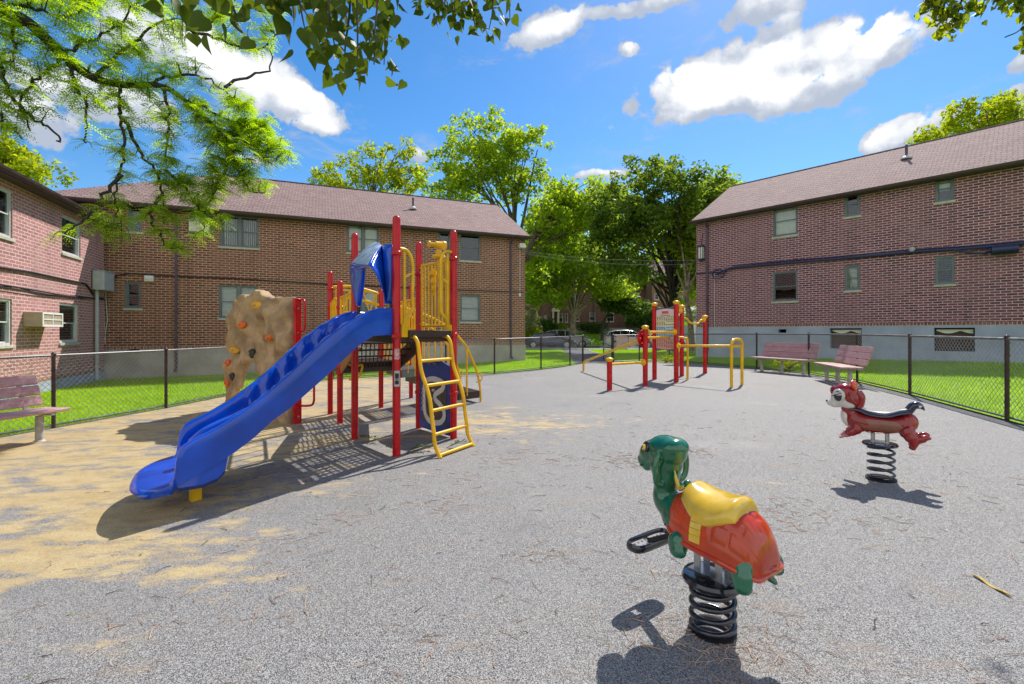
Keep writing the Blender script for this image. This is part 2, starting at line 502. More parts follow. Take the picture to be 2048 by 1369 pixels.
M['grass'] = leaf_mat('grass_blades', [(.20, .36, .003), (.32, .52, .004), (.46, .64, .008)], .5, (1.4, 1.4, .3))

def soil_mat():
    m, t, b = base_mat('lawn_soil')
    tc = t.n('ShaderNodeTexCoord').outputs['Object']
    n1 = t.noise(tc, .6, 5); n2 = t.noise(tc, 30, 4, .7)
    c = t.mix(t.smooth(n2, .35, .65), (.12, .24, .004), (.29, .47, .006))
    c = t.mix(t.math('MULTIPLY', t.smooth(n1, .55, .8), .5), c, (.28, .33, .03))
    t.l(c, b.inputs['Base Color']); b.inputs['Roughness'].default_value = .95
    bp = t.n('ShaderNodeBump'); bp.inputs['Strength'].default_value = .8; bp.inputs['Distance'].default_value = .03
    t.l(n2, bp.inputs['Height']); t.l(bp.outputs[0], b.inputs['Normal'])
    return m
M['soil'] = soil_mat()

def rubber_mat():
    """grey poured rubber of black, grey and white crumbs, dusted yellow where blossom has settled"""
    m, t, b = base_mat('poured_rubber_crumb')
    tc = t.n('ShaderNodeTexCoord').outputs['Object']
    v = t.n('ShaderNodeTexVoronoi'); v.inputs['Scale'].default_value = 300; v.inputs['Randomness'].default_value = 1
    t.l(tc, v.inputs['Vector'])
    sep = t.n('ShaderNodeSeparateColor'); t.l(v.outputs['Color'], sep.inputs[0])
    r = sep.outputs[0]
    c = t.ramp(r, [(0, (.02, .02, .025)), (.26, (.04, .04, .046)), (.38, (.15, .148, .152)), (.62, (.245, .238, .232)), (.82, (.36, .35, .335)), (1, (.50, .48, .44))])
    big = t.noise(tc, .35, 5, .6)
    c = t.mix(t.math('MULTIPLY', t.smooth(big, .35, .7), .28), c, (.25, .24, .24))
    # dust: streaky patches, thick to the left and far side
    xyz = t.n('ShaderNodeSeparateXYZ'); t.l(tc, xyz.inputs[0])
    X, Y = xyz.outputs[0], xyz.outputs[1]
    g1 = t.smooth(t.math('MULTIPLY_ADD', X, -1.0, t.math('MULTIPLY', Y, -.06)), -.5, 3.6)
    g2 = t.smooth(Y, 1.1, 3.0)
    left = t.math('MULTIPLY', g1, g2)
    dx = t.math('POWER', t.math('ADD', X, .6), 2.0); dy = t.math('POWER', t.math('ADD', Y, -7.4), 2.0)
    ring = t.math('SUBTRACT', 1.0, t.math('SQRT', t.math('ADD', t.math('MULTIPLY', dx, .10), t.math('MULTIPLY', dy, .16))), clamp=True)
    left = t.math('MAXIMUM', left, t.math('MULTIPLY', ring, .95))
    st = t.mapping(tc, (1.0, 2.1, 1), (0, 0, R(-24)))
    n1 = t.noise(st, .95, 9, .66, .5); n2 = t.noise(st, 3.1, 8, .7)
    nn = t.math('MULTIPLY_ADD', t.math('ADD', t.math('MULTIPLY', n1, .55), t.math('MULTIPLY', n2, .45)), 1.7, -.35)
    thr = t.math('MULTIPLY_ADD', left, -.315, .712)
    dust = t.smooth(t.math('SUBTRACT', nn, thr), -.06, .13)
    grain = t.smooth(t.noise(tc, 120, 2), .30, .62)
    dust = t.math('MULTIPLY', dust, t.math('MULTIPLY_ADD', grain, .55, .34), clamp=True)
    yc = t.mix(t.smooth(n2, .35, .65), (.47, .32, .10), (.56, .42, .19))
    c = t.mix(dust, c, yc)
    # faint brown scuffs
    n3 = t.noise(st, 1.7, 7, .7)
    c = t.mix(t.math('MULTIPLY', t.smooth(n3, .53, .70), .38), c, (.26, .19, .135))
    n5 = t.noise(tc, .55, 6, .6)
    c = t.mix(t.math('MULTIPLY', t.smooth(n5, .55, .75), .35), c, (.34, .33, .32))
    n6 = t.noise(t.mapping(tc, (1, 1, 1), (0, 0, 0), (7, 3, 0)), .8, 6, .65)
    c = t.mix(t.math('MULTIPLY', t.smooth(n6, .56, .74), .30), c, (.09, .088, .09))
    t.l(c, b.inputs['Base Color']); b.inputs['Roughness'].default_value = .72
    b.inputs['Specular IOR Level'].default_value = .38
    bp = t.n('ShaderNodeBump'); bp.inputs['Strength'].default_value = .5; bp.inputs['Distance'].default_value = .004
    t.l(t.math('ADD', v.outputs['Distance'], t.math('MULTIPLY', r, .4)), bp.inputs['Height']); t.l(bp.outputs[0], b.inputs['Normal'])
    return m
M['rubber'] = rubber_mat()

# ---------------------------------------------------------------- sky, sun, camera
def azel(px, py):
    a = (px-CX)/FPX; b = (CY-py)/FPX
    return math.atan2(a, 1.0), math.atan2(b, math.hypot(1.0, a))

def make_world():
    w = bpy.data.worlds.new('World'); scene.world = w; w.use_nodes = True
    t = NT(w.node_tree); nt = w.node_tree
    bg = nt.nodes['Background']
    sky = t.n('ShaderNodeTexSky'); sky.sky_type = 'NISHITA'; sky.sun_disc = False
    sky.sun_elevation = SUN_EL; sky.sun_rotation = SUN_AZ
    sky.altitude = 60; sky.air_density = 1.0; sky.dust_density = .25; sky.ozone_density = 3.0
    hs = t.n('ShaderNodeHueSaturation'); hs.inputs['Saturation'].default_value = SKY_SAT; hs.inputs['Hue'].default_value = .5; hs.inputs['Value'].default_value = SKY_VAL
    t.l(sky.outputs[0], hs.inputs['Color'])
    tc = t.n('ShaderNodeTexCoord').outputs['Generated']
    xyz = t.n('ShaderNodeSeparateXYZ'); t.l(tc, xyz.inputs[0])
    x, y, z = xyz.outputs
    az = t.math('ARCTAN2', x, y); el = t.math('ARCSINE', z)
    wob1 = t.math('SUBTRACT', t.noise(tc, 5.5, 6, .62), .5); wob2 = t.math('SUBTRACT', t.noise(tc, 15, 7, .62), .5)
    mp = t.mapping(tc, (1, 1, 1), (0, 0, 0), (4.3, 1.7, 9.2))
    wobx = t.math('SUBTRACT', t.noise(mp, 7, 5, .6), .5)
    az2 = t.math('MULTIPLY_ADD', wobx, .10, az)
    el2 = t.math('MULTIPLY_ADD', wob1, .055, el)
    # banks of cumulus: (azimuth, elevation) centre, half sizes, tilt, strength - surveyed against the sky
    blobs = []
    def cl(px, py, rx, ry, tilt=0, s=1.0):
        a, e = azel(px, py); k = math.cos(math.atan2(px-CX, FPX))
        kk = k*k
        e1 = azel(px, py-ry)[1]-e
        blobs.append((a, e, rx/FPX*kk, max(e1, .008), tilt, s))
    cl(1430, 170, 190, 82, 2); cl(1560, 150, 200, 80, 5); cl(1700, 118, 150, 66, 3); cl(1370, 185, 120, 62); cl(1620, 190, 130, 48, 4); cl(1470, 205, 150, 48); cl(1760, 110, 80, 48)
    cl(540, 180, 170, 70, -25); cl(620, 215, 95, 45, -15); cl(460, 150, 160, 65, -20); cl(360, 100, 200, 60, -10, .9); cl(230, 200, 190, 55, 0, .85); cl(620, 255, 60, 22, 0, .8)
    cl(1085, 62, 95, 36, 14, .75); cl(1140, 40, 50, 26, 20, .75); cl(1290, 8, 130, 26, 0, .75); cl(1520, 15, 120, 45, -8, .7); cl(1560, 55, 60, 35, 0, .6); cl(1270, 92, 26, 15, 0, .6)
    cl(1815, 255, 75, 32, 16, .95); cl(1880, 240, 60, 30, 10, .9); cl(2020, 200, 60, 50, 20); cl(2030, 130, 45, 24, 0, .8); cl(1200, 352, 60, 12, 0, .8); cl(830, 310, 30, 16, 0, .5); cl(745, 420, 150, 20, 0, .5)
    cl(520, 330, 40, 14, 0, .6); cl(1760, 75, 70, 40, 8, .8); cl(60, 240, 120, 60, 0, .8); cl(-250, 100, 260, 90, 0, .9); cl(2500, 300, 260, 120, 8, .9); cl(900, -400, 300, 110, 0, .8); cl(1900, -500, 300, 120, 0, .8)
    dens = None; shade = None
    for a, e, rx, ry, tilt, s in blobs:
        ca, sa = math.cos(R(tilt)), math.sin(R(tilt))
        da = t.math('SUBTRACT', az2, a); de = t.math('SUBTRACT', el2, e)
        u = t.math('MULTIPLY_ADD', da, ca/rx, t.math('MULTIPLY', de, sa/rx))
        v = t.math('MULTIPLY_ADD', de, ca/ry, t.math('MULTIPLY', da, -sa/ry))
        q = t.math('MULTIPLY_ADD', u, u, t.math('MULTIPLY', v, v))
        val = t.math('MULTIPLY', t.math('SUBTRACT', 1.0, t.math('SQRT', q)), s)
        sv = t.math('MULTIPLY', t.math('MULTIPLY_ADD', v, .5, .55, clamp=True), t.math('MAXIMUM', val, 0))
        dens = val if dens is None else t.math('SMOOTH_MAX', dens, val, .12)
        shade = sv if shade is None else t.math('ADD', shade, sv)
    tot = t.math('MAXIMUM', dens, .02)
    # broad unseen cumulus added behind the viewer to brighten the shaded walls
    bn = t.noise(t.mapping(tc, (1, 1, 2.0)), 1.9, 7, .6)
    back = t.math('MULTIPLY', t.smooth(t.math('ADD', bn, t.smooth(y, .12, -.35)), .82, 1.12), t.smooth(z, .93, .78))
    d2 = t.math('ADD', dens, t.math('MULTIPLY', wob2, 1.15))
    d2 = t.math('ADD', d2, t.math('MULTIPLY', wob1, .55))
    wob3 = t.math('SUBTRACT', t.noise(tc, 42, 5, .6), .5)
    d2 = t.math('ADD', d2, t.math('MULTIPLY', wob3, .5))
    for sc_, am_ in ((11, .30), (27, .20)):      # cauliflower billows
        vo = t.n('ShaderNodeTexVoronoi'); vo.feature = 'SMOOTH_F1'; vo.inputs['Scale'].default_value = sc_; vo.inputs['Smoothness'].default_value = .35
        va_ = t.n('ShaderNodeVectorMath'); va_.operation = 'MULTIPLY_ADD'; cx_ = t.n('ShaderNodeCombineXYZ')
        for k_ in range(3): t.l(wobx, cx_.inputs[k_])
        t.l(cx_.outputs[0], va_.inputs[0]); va_.inputs[1].default_value = (.16, .16, .16); t.l(tc, va_.inputs[2]); t.l(va_.outputs[0], vo.inputs['Vector'])
        bil = t.math('SUBTRACT', .45, vo.outputs['Distance'])
        d2 = t.math('MULTIPLY_ADD', bil, am_*2, d2)
        billow = bil if sc_ == 11 else t.math('MULTIPLY_ADD', bil, .7, billow)
    cov = t.math('POWER', t.smooth(d2, .0, .20), 1.1)
    wisp = t.noise(t.mapping(tc, (1, 1, 2.4)), 9, 8, .68, .6)
    wcov = t.math('MULTIPLY', t.math('MULTIPLY', t.smooth(wisp, .50, .74), t.smooth(dens, -1.3, -.1)), .62)
    cov = t.math('MAXIMUM', cov, wcov)
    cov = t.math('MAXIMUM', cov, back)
    # lit crowns and edges, greyer undersides
    lit = t.math('DIVIDE', shade, t.math('ADD', tot, .25), clamp=True)
    lit = t.math('ADD', lit, t.math('MULTIPLY', wob2, .9))
    lit = t.math('ADD', lit, t.math('MULTIPLY', wobx, .5))
    lit = t.math('ADD', lit, t.math('MULTIPLY', billow, .55))
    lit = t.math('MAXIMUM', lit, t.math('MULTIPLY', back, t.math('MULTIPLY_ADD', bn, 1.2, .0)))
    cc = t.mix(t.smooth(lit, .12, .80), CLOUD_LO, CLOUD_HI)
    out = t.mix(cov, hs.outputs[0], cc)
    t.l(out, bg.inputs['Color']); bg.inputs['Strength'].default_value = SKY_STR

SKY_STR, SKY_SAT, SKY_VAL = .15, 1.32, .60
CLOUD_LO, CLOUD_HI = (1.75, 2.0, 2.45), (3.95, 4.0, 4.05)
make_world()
sl = bpy.data.lights.new('sun', 'SUN'); sl.energy = 3.3; sl.angle = R(.53); sl.color = (1, .95, .87)
so = bpy.data.objects.new('sun', sl); COL.objects.link(so)
so.rotation_euler = SUN_DIR.to_track_quat('Z', 'Y').to_euler(); so.location = (10, 16, 25)

cam = bpy.data.cameras.new('camera'); cam.sensor_width = 36; cam.lens = FPX/2048*36; cam.shift_y = -(684.5-CY)/2048
cam.clip_start = .05; cam.clip_end = 2000
co = bpy.data.objects.new('camera', cam); COL.objects.link(co)
co.location = (0, 0, EYE); co.rotation_euler = (R(90), 0, 0)
scene.camera = co
scene.view_settings.view_transform = 'Standard'; scene.view_settings.look = 'None'; scene.view_settings.exposure = 0.9; scene.view_settings.gamma = 1
scene.cycles.max_bounces = 10; scene.cycles.diffuse_bounces = 6; scene.cycles.glossy_bounces = 3; scene.cycles.transparent_max_bounces = 10; scene.cycles.transmission_bounces = 4
scene.cycles.use_denoising = True
scene.cycles.sample_clamp_indirect = 6

# ---------------------------------------------------------------- ground
def terrain(name, m, xs, ys, lift=0.0, mask=None, kind='structure'):
    mb = MB(); idx = {}
    for j, y in enumerate(ys):
        for i, x in enumerate(xs):
            idx[i, j] = len(mb.v); mb.v.append((x, y, H(x, y)+lift))
    for j in range(len(ys)-1):
        for i in range(len(xs)-1):
            if mask and not mask((xs[i]+xs[i+1])/2, (ys[j]+ys[j+1])/2): continue
            mb.f.append((idx[i, j], idx[i+1, j], idx[i+1, j+1], idx[i, j+1])); mb.mi.append(0); mb.fuv.append(None)
    return tag(mb.build(name, m, None, smooth=60), kind=kind)
def steps(a, b, s):
    n = max(1, int(round((b-a)/s))); return [a+(b-a)*i/n for i in range(n+1)]
gx = [-900, -400, -180, -90, -60]+steps(-42, 42, 1.5)+[60, 90, 180, 400, 900]
gy = [-400, -150, -60, -25]+steps(-10, 66, 1.5)+[90, 140, 300, 600, 1200]
terrain('ground', M['soil'], gx, gy, -.012)

# playground boundary (fence line), surveyed
FL = [(-8.25, 4.4), (-7.93, 5.95), G(107, 857)[:2], G(332, 817)[:2], (-7.0, 11.6), (-6.75, 13.6), (-5.9, 15.3), (-4.0, 16.05), (-2.3, 16.1)]
FL = [Vector((p[0], p[1])) for p in FL]
FB = [Vector(p[:2]) for p in (G(989, 748), G(1082, 739), G(1140, 732))]
GATE_L, GATE_R = Vector((3.1, 20.3)), Vector((4.43, 20.3))
FR = [Vector((7.0, 20.6)), Vector((7.75, 18.4)), Vector((8.5, 16.1)), Vector((8.9, 13.9)), Vector((8.75, 11.75)), Vector((8.12, 9.46)), Vector((7.22, 6.76)), Vector((6.35, 4.1))]
ring = [(-9.2, -3), (-8.6, 1.5)]+[tuple(p) for p in FL]+[tuple(p) for p in FB]+[tuple(GATE_L), tuple(GATE_R)]+[tuple(p) for p in FR]+[(5.6, 1.5), (5.2, -3)]
def inside(x, y, poly):
    c = False; n = len(poly)
    for i in range(n):
        x1, y1 = poly[i]; x2, y2 = poly[i-1]
        if (y1 > y) != (y2 > y) and x < (x2-x1)*(y-y1)/(y2-y1)+x1: c = not c
    return c
def sheet(name, poly, m, lift, kind='structure', thick=.0, cell=1.0):
    """flat sheet draped on the terrain: polygon triangulated then cut by a grid"""
    import bmesh
    bm = bmesh.new()
    vs = [bm.verts.new((p[0], p[1], 0)) for p in poly]
    bm.faces.new(vs)
    xs = [p[0] for p in poly]; ys = [p[1] for p in poly]
    for a0, a1, nrm in ((min(xs), max(xs), (1,0,0)), (min(ys), max(ys), (0,1,0))):
        k = int((a1-a0)/cell)
        for i in range(1, k+1):
            q = a0+(a1-a0)*i/(k+1)
            co_ = (q, 0, 0) if nrm[0] else (0, q, 0)
            bmesh.ops.bisect_plane(bm, geom=bm.verts[:]+bm.edges[:]+bm.faces[:], plane_co=co_, plane_no=nrm)
    for v in bm.verts: v.co.z = H(v.co.x, v.co.y)+lift
    bmesh.ops.recalc_face_normals(bm, faces=bm.faces)
    if bm.faces[:] and sum(f.normal.z for f in bm.faces) < 0: bmesh.ops.reverse_faces(bm, faces=bm.faces)
    me = bpy.data.meshes.new(name); bm.to_mesh(me); bm.free()
    me.materials.append(m)
    o = bpy.data.objects.new(name, me); COL.objects.link(o)
    return tag(o, kind=kind)
sheet('playground_surface', ring, M['rubber'], 0.0)
edge = MB(); edge.tube([(p[0], p[1], H(*p)+.004) for p in ring[2:-2]], .016, 6)
tag(edge.build('surface_edging', M['fence_black']), kind='structure')
PATH = [(2.75, 20.3), (4.75, 20.3), (5.3, 26), (6.3, 38.6), (4.2, 38.6), (3.3, 26)]
sheet('path', PATH, M['path'], -.002)
STREET = (40.6, 47.4)
sheet('sidewalk', [(-60, 38.6), (70, 38.6), (70, 40.4), (-60, 40.4)], M['concrete'], .03, cell=3)
sheet('road', [(-60, STREET[0]), (70, STREET[0]), (70, STREET[1]), (-60, STREET[1])], M['asphalt'], -.006, cell=3)
kb = MB()
for y in (40.42, 47.42):
    for i in range(26): kb.box(-60+i*5, -55+i*5-.02, y, y+.17, H(0, y)-.1, H(0, y)+.1)
tag(kb.build('kerb', M['concrete'], bevel=.02), kind='structure')

# ---------------------------------------------------------------- grass blades
def blades(name, poly, n, h0, h1, w):
    xs = [p[0] for p in poly]; ys = [p[1] for p in poly]
    pts = []
    while len(pts) < n:
        x = random.uniform(min(xs), max(xs)); y = random.uniform(min(ys), max(ys))
        if inside(x, y, poly): pts.append((x, y, H(x, y)-.012))
    p = np.array(pts); a = rng.uniform(0, 2*PI, n); hh = rng.uniform(h0, h1, n); ww = rng.uniform(.6, 1.3, n)*w
    lean = rng.normal(0, .35, (n, 2))*hh[:, None]
    d = np.stack([np.cos(a), np.sin(a), np.zeros(n)], 1)*ww[:, None]
    V = np.empty((n, 3, 3)); V[:, 0] = p-d; V[:, 1] = p+d
    V[:, 2] = p+np.stack([lean[:, 0], lean[:, 1], hh], 1)
    o = np_mesh(name, V.reshape(-1, 3), np.arange(n*3).reshape(-1, 3), M['grass'])
    return tag(o, kind='stuff')
LW_C = Vector((-14.7, 16.7)); LW_U = Vector((.3785, -.9256))          # far corner of the left wing, direction towards the viewer
MID_C = Vector((.65, 23.1)); MID_U = Vector((-.9255, -.3787))         # right corner of the middle block, direction to the left
RB_C = Vector((9.27, 23.3)); RB_U = Vector((.671, -.741))             # far corner of the right block, direction to the right
def off(p, d): return (p[0]+d[0], p[1]+d[1])
lawn_left = [off(p, (-.05, .05)) for p in FL]+[off(FB[0], (0, .05)), tuple(MID_C), tuple(LW_C), tuple(LW_C+LW_U*7), (-9.5, 4.4)]
lawn_mid = [off(FB[0], (0, .05)), off(FB[1], (0, .05)), off(FB[2], (0, .05)), tuple(GATE_L+Vector((-.35, 0))), (3.2, 26), (4.1, 38.5), (-6, 38.5), (.2, 24)]
lawn_far = [tuple(GATE_R+Vector((.3, 0))), off(FR[0], (0, .05)), off(FR[1], (.05, 0)), tuple(RB_C), (14, 27), (16, 38.5), (6.4, 38.5), (5.4, 26)]
lawn_right = [off(FR[1], (.05, 0)), off(FR[2], (.05, 0)), off(FR[3], (.05, 0)), off(FR[4], (.05, 0)), off(FR[5], (.05, 0)), off(FR[6], (.05, 0)), off(FR[7], (.05, 0)), tuple(RB_C+RB_U*24), tuple(RB_C)]
blades('grass', lawn_left, 70000, .03, .085, .0065)
blades('grass', lawn_mid, 42000, .03, .09, .009)
blades('grass', lawn_far, 40000, .03, .09, .009)
blades('grass', lawn_right, 80000, .03, .085, .0065)
blades('grass', [(-20, 47.8), (40, 47.8), (40, 59), (-20, 59)], 30000, .05, .12, .016)
# ---------------------------------------------------------------- buildings
M['ridge'] = mat('ridge_tiles', (.05, .035, .036), .98, spec=.05)
def V3(xy, z): return Vector((xy[0], xy[1], z))

class Wall:
    """a vertical wall plane: origin p (2D), unit direction u to the viewer's chosen side, outward normal n"""
    def __init__(s, p, u, viewer=(0, 0)):
        s.p = Vector(p[:2]); s.u = Vector(u[:2]).normalized()
        n = Vector((-s.u.y, s.u.x))
        if n.dot(Vector(viewer)-s.p) < 0: n = -n
        s.n = n
    def pt(s, u, z, o=0.0):
        q = s.p+s.u*u+s.n*o
        return Vector((q.x, q.y, z))
    def px(s, px, py): return wall_uz(px, py, s.p, s.u)
    def rect(s, x0, y0, x1, y1):
        ua, za = s.px(x0, y0); ub, zb = s.px(x1, y0); uc, zc = s.px(x0, y1); ud, zd = s.px(x1, y1)
        return min(ua, ub), max(ua, ub), (zc+zd)/2, (za+zb)/2

def holed_wall(mb, w, u0, u1, z0, z1, holes, depth=.11, o=0.0, mi=0, rmi=None, vert=False, flip=False):
    us = sorted({u0, u1, *[h for q in holes for h in q[:2] if u0 < h < u1]})
    zs = sorted({z0, z1, *[h for q in holes for h in q[2:4] if z0 < h < z1]})
    sgn = 1 if w.u.x*w.n.y-w.u.y*w.n.x < 0 else -1
    def uv(u, z): return (z, u) if vert else (u, z)
    for i in range(len(us)-1):
        for j in range(len(zs)-1):
            cu, cz = (us[i]+us[i+1])/2, (zs[j]+zs[j+1])/2
            if any(q[0] < cu < q[1] and q[2] < cz < q[3] for q in holes): continue
            c = [(us[i], zs[j]), (us[i+1], zs[j]), (us[i+1], zs[j+1]), (us[i], zs[j+1])]
            if sgn < 0: c = c[::-1]
            mb.quad(*[w.pt(a, b, o) for a, b in c], mi=mi, uv=[uv(a, b) for a, b in c])
    for q in holes:
        a, b, c, d = max(q[0], u0), min(q[1], u1), max(q[2], z0), min(q[3], z1)
        if a >= b or c >= d: continue
        for (p1, p2) in (((a, c), (a, d)), ((b, c), (b, d)), ((a, d), (b, d)), ((a, c), (b, c))):
            mb.quad(w.pt(*p1, o), w.pt(*p2, o), w.pt(*p2, o-depth), w.pt(*p1, o-depth), mi=mi,
                    uv=[(0, p1[1]+p1[0]), (0, p2[1]+p2[0]), (depth, p2[1]+p2[0]), (depth, p1[1]+p1[0])])

def wbox(mb, w, u0, u1, z0, z1, o0, o1, mi=0):
    c = w.pt((u0+u1)/2, (z0+z1)/2, (o0+o1)/2)
    u3 = Vector((w.u.x, w.u.y, 0)); n3 = Vector((w.n.x, w.n.y, 0))
    return mb.obox(c, u3*(u1-u0)/2, n3*(o1-o0)/2, Vector((0, 0, (z1-z0)/2)), mi)

def window(root, w, q, kind='single', dress='blind', fm='frame', sill=True, big=True):
    u0, u1, z0, z1 = q
    fw = .055 if big else .07
    f = MB(); o0, o1 = -.105, -.03
    wbox(f, w, u0, u0+fw, z0, z1, o0, o1); wbox(f, w, u1-fw, u1, z0, z1, o0, o1)
    wbox(f, w, u0+fw, u1-fw, z1-fw, z1, o0, o1); wbox(f, w, u0+fw, u1-fw, z0, z0+fw, o0, o1)
    cols = [(u0+fw, u1-fw)]
    if kind == 'pair':
        um = (u0+u1)/2; mw = .055
        wbox(f, w, um-mw, um+mw, z0+fw, z1-fw, o0, o1); cols = [(u0+fw, um-mw), (um+mw, u1-fw)]
    zm = (z0+z1)/2
    for a, b in cols:      # two sashes each, the lower one set back
        s = .032
        for (c, d, oo) in ((zm-.02, z1-fw, -.055), (z0+fw, zm+.02, -.085)):
            wbox(f, w, a, a+s, c, d, oo-.02, oo); wbox(f, w, b-s, b, c, d, oo-.02, oo)
            wbox(f, w, a+s, b-s, d-s, d, oo-.02, oo); wbox(f, w, a+s, b-s, c, c+s, oo-.02, oo)
    fo = f.build('window', M[fm], root, smooth=0)
    p = MB()
    for a, b in cols:
        for (c, d, oo) in ((zm-.02, z1-fw, -.068), (z0+fw, zm+.02, -.098)):
            wbox(p, w, a+.034, b-.034, c+.034, d-.034, oo-.004, oo+.002)
    p.build('pane', M['glass'], fo, smooth=0)
    if dress:
        d = MB()
        for k, (a, b) in enumerate(cols):
            if dress in ('blind', 'blind_low'):
                zl = zm-.05 if dress == 'blind' else z0+.12
                wbox(d, w, a, b, zl, z1-fw, -.20, -.19)
            elif dress == 'slats':
                nn = int((z1-z0)/.05)
                for i in range(nn):
                    z = z1-fw-.05*i-.03
                    d.quad(w.pt(a, z, -.19), w.pt(b, z, -.19), w.pt(b, z-.038, -.175), w.pt(a, z-.038, -.175))
            elif dress == 'vertical':
                nn = int((b-a)/.075)
                for i in range(nn):
                    u = a+.075*i
                    d.quad(w.pt(u, z0, -.21), w.pt(u+.03, z0, -.17), w.pt(u+.03, z1, -.17), w.pt(u, z1, -.21))
            elif dress == 'curtain':
                nn = 24
                top = [w.pt(a+(b-a)*i/nn, z1-fw, -.22+.025*math.sin(i*2.1)) for i in range(nn+1)]
                bot = [w.pt(a+(b-a)*i/nn, z0+.05, -.22+.03*math.sin(i*2.1+.4)) for i in range(nn+1)]
                d.loft([bot, top])
        d.build('curtain' if dress == 'curtain' else 'blind', M['curtain' if dress == 'curtain' else 'blind'], fo, smooth=40 if dress == 'curtain' else 0)
    if sill:
        sm = MB(); wbox(sm, w, u0-.05, u1+.05, z0-.085, z0-.003, -.10, .045)
        sm.build('sill', M['sill'], fo, bevel=.008)
    return fo

def house_shell(root, w, L, depth, zb, zf, ze, rise, holes, low_holes=(), brick='brick_tan', found='foundation', hip=(False, False), over=.34, gable_over=(.16, .16), back=-8.0, soldier=True):
    """front wall along w from u=0..L; block goes `depth` behind it; gable or hipped roof along it"""
    mb = MB()
    zs = ze-.30
    if soldier:
        holed_wall(mb, w, 0, L, zf, zs, holes, mi=0)
        holed_wall(mb, w, 0, L, zs, ze-.05, [(a, b, c, ze) for a, b, c, d in holes if d > zs-.35], mi=1, vert=True)
        holed_wall(mb, w, 0, L, zf-.0, zf+.10, [], o=.004, mi=1, vert=True)
    else:
        holed_wall(mb, w, 0, L, zf, ze-.05, holes, mi=0)
    # other three sides
    zt = ze-.05
    c = [(0, 0), (L, 0), (L, -depth), (0, -depth)]
    for (a, b), hp in (((c[1], c[2]), hip[1]), ((c[2], c[3]), True), ((c[3], c[0]), hip[0])):
        ln = math.hypot(b[0]-a[0], b[1]-a[1])
        mb.quad(w.pt(a[0], back, a[1]), w.pt(b[0], back, b[1]), w.pt(b[0], zt, b[1]), w.pt(a[0], zt, a[1]), uv=[(0, 0), (ln, 0), (ln, zt-back), (0, zt-back)])
        if not hp:
            ua = a[0]
            mb.add([w.pt(ua, zt, 0), w.pt(ua, zt, -depth), w.pt(ua, zt+rise*.985, -depth/2)], [(0, 1, 2)], 0, [[(0, 0), (depth, 0), (depth/2, rise)]])
    mb.build('wall', [M[brick], M['soldier']], root, smooth=0)
    fb = MB()
    holed_wall(fb, w, -.02, L+.02, back, zf, list(low_holes), depth=.3, o=.03)
    fb.quad(w.pt(-.02, zf, .03), w.pt(L+.02, zf, .03), w.pt(L+.02, zf, -.02), w.pt(-.02, zf, -.02))
    for ua, s in ((-.02, 1), (L+.02, -1)):
        fb.quad(w.pt(ua, back, .03), w.pt(ua, zf, .03), w.pt(ua, zf, -depth), w.pt(ua, back, -depth))
        fb.quad(w.pt(ua, zf, .03), w.pt(ua+.04*s, zf, .03), w.pt(ua+.04*s, zf, -depth), w.pt(ua, zf, -depth))
    fb.build('foundation', M[found], root, smooth=0)
    # roof
    pitch = rise/(depth/2)
    g0, g1 = gable_over
    rb = MB()
    hd = depth/2
    sl = math.hypot(1, pitch)
    r0 = hd if hip[0] else -g0; r1 = L-hd if hip[1] else L+g1
    e0 = -over if hip[0] else -g0; e1 = L+over if hip[1] else L+g1
    zeave = ze-over*pitch
    th = .05
    for sgn in (1, -1):
        def pp(u, t, dz=0):      # t: horizontal distance from the ridge towards this side
            o = -hd+sgn*t
            return w.pt(u, ze+rise-pitch*t+dz, o)
        a, b, cc, d = pp(e0, hd+over), pp(e1, hd+over), pp(r1, 0), pp(r0, 0)
        uvs = [(e0, 0), (e1, 0), (r1, (hd+over)*sl), (r0, (hd+over)*sl)]
        rb.quad(a, b, cc, d, mi=0, uv=uvs)
        up = Vector((0, 0, th))
        rb.quad(*[x-up for x in (a, b, cc, d)][::-1], mi=1)
        for x, y in ((a, b), (b, cc), (d, a)): rb.quad(x, y, y-up, x-up, mi=1)
    for k, (hp, uu, sg) in enumerate(((hip[0], e0, -1), (hip[1], e1, 1))):
        if hp:
            a, b = w.pt(uu, zeave, over), w.pt(uu, zeave, -depth-over)
            cc = w.pt(r0 if k == 0 else r1, ze+rise, -hd)
            W = depth+2*over
            rb.add([a, b, cc], [(0, 1, 2)], 0, [[(0, 0), (W, 0), (W/2, W/2*sl)]])
            rb.add([a-Vector((0,0,th)), b-Vector((0,0,th)), cc-Vector((0,0,th))], [(0, 1, 2)], 1)
    ro = rb.build('roof', [M['shingle'], M['trim']], root, smooth=0)
    cap = MB(); n = max(2, int((r1-r0)/.3))
    for i in range(n):
        u = r0+(r1-r0)*i/n; v = r0+(r1-r0)*(i+1)/n+.02
        for s in (1, -1):
            A = w.pt(u, ze+rise+.03, -hd); B = w.pt(v, ze+rise+.022, -hd)
            cap.quad(A, B, B+(w.pt(0, 0, s*.14)-w.pt(0, 0, 0))-Vector((0, 0, .14*pitch)), A+(w.pt(0, 0, s*.14)-w.pt(0, 0, 0))-Vector((0, 0, .14*pitch)))
    cap.build('ridge_cap', M['ridge'], ro, smooth=0)
    # eaves: frieze board, soffit, gutter
    g = MB()
    wbox(g, w, -.02, L+.02, ze-.26-over*pitch*.2, ze-.05, .004, .035)
    wbox(g, w, e0+.02, e1-.02, zeave-.10, zeave-.06, -.02, over-.02)
    wbox(g, w, e0, e1, zeave-.13, zeave-.005, over-.02, over+.02)
    g.build('fascia', M['trim'], root, smooth=0)
    gt = MB()
    prof = [(0, -.11), (.07, -.11), (.10, -.06), (.115, 0), (.10, 0), (.085, -.045), (.06, -.095), (.0, -.095)]
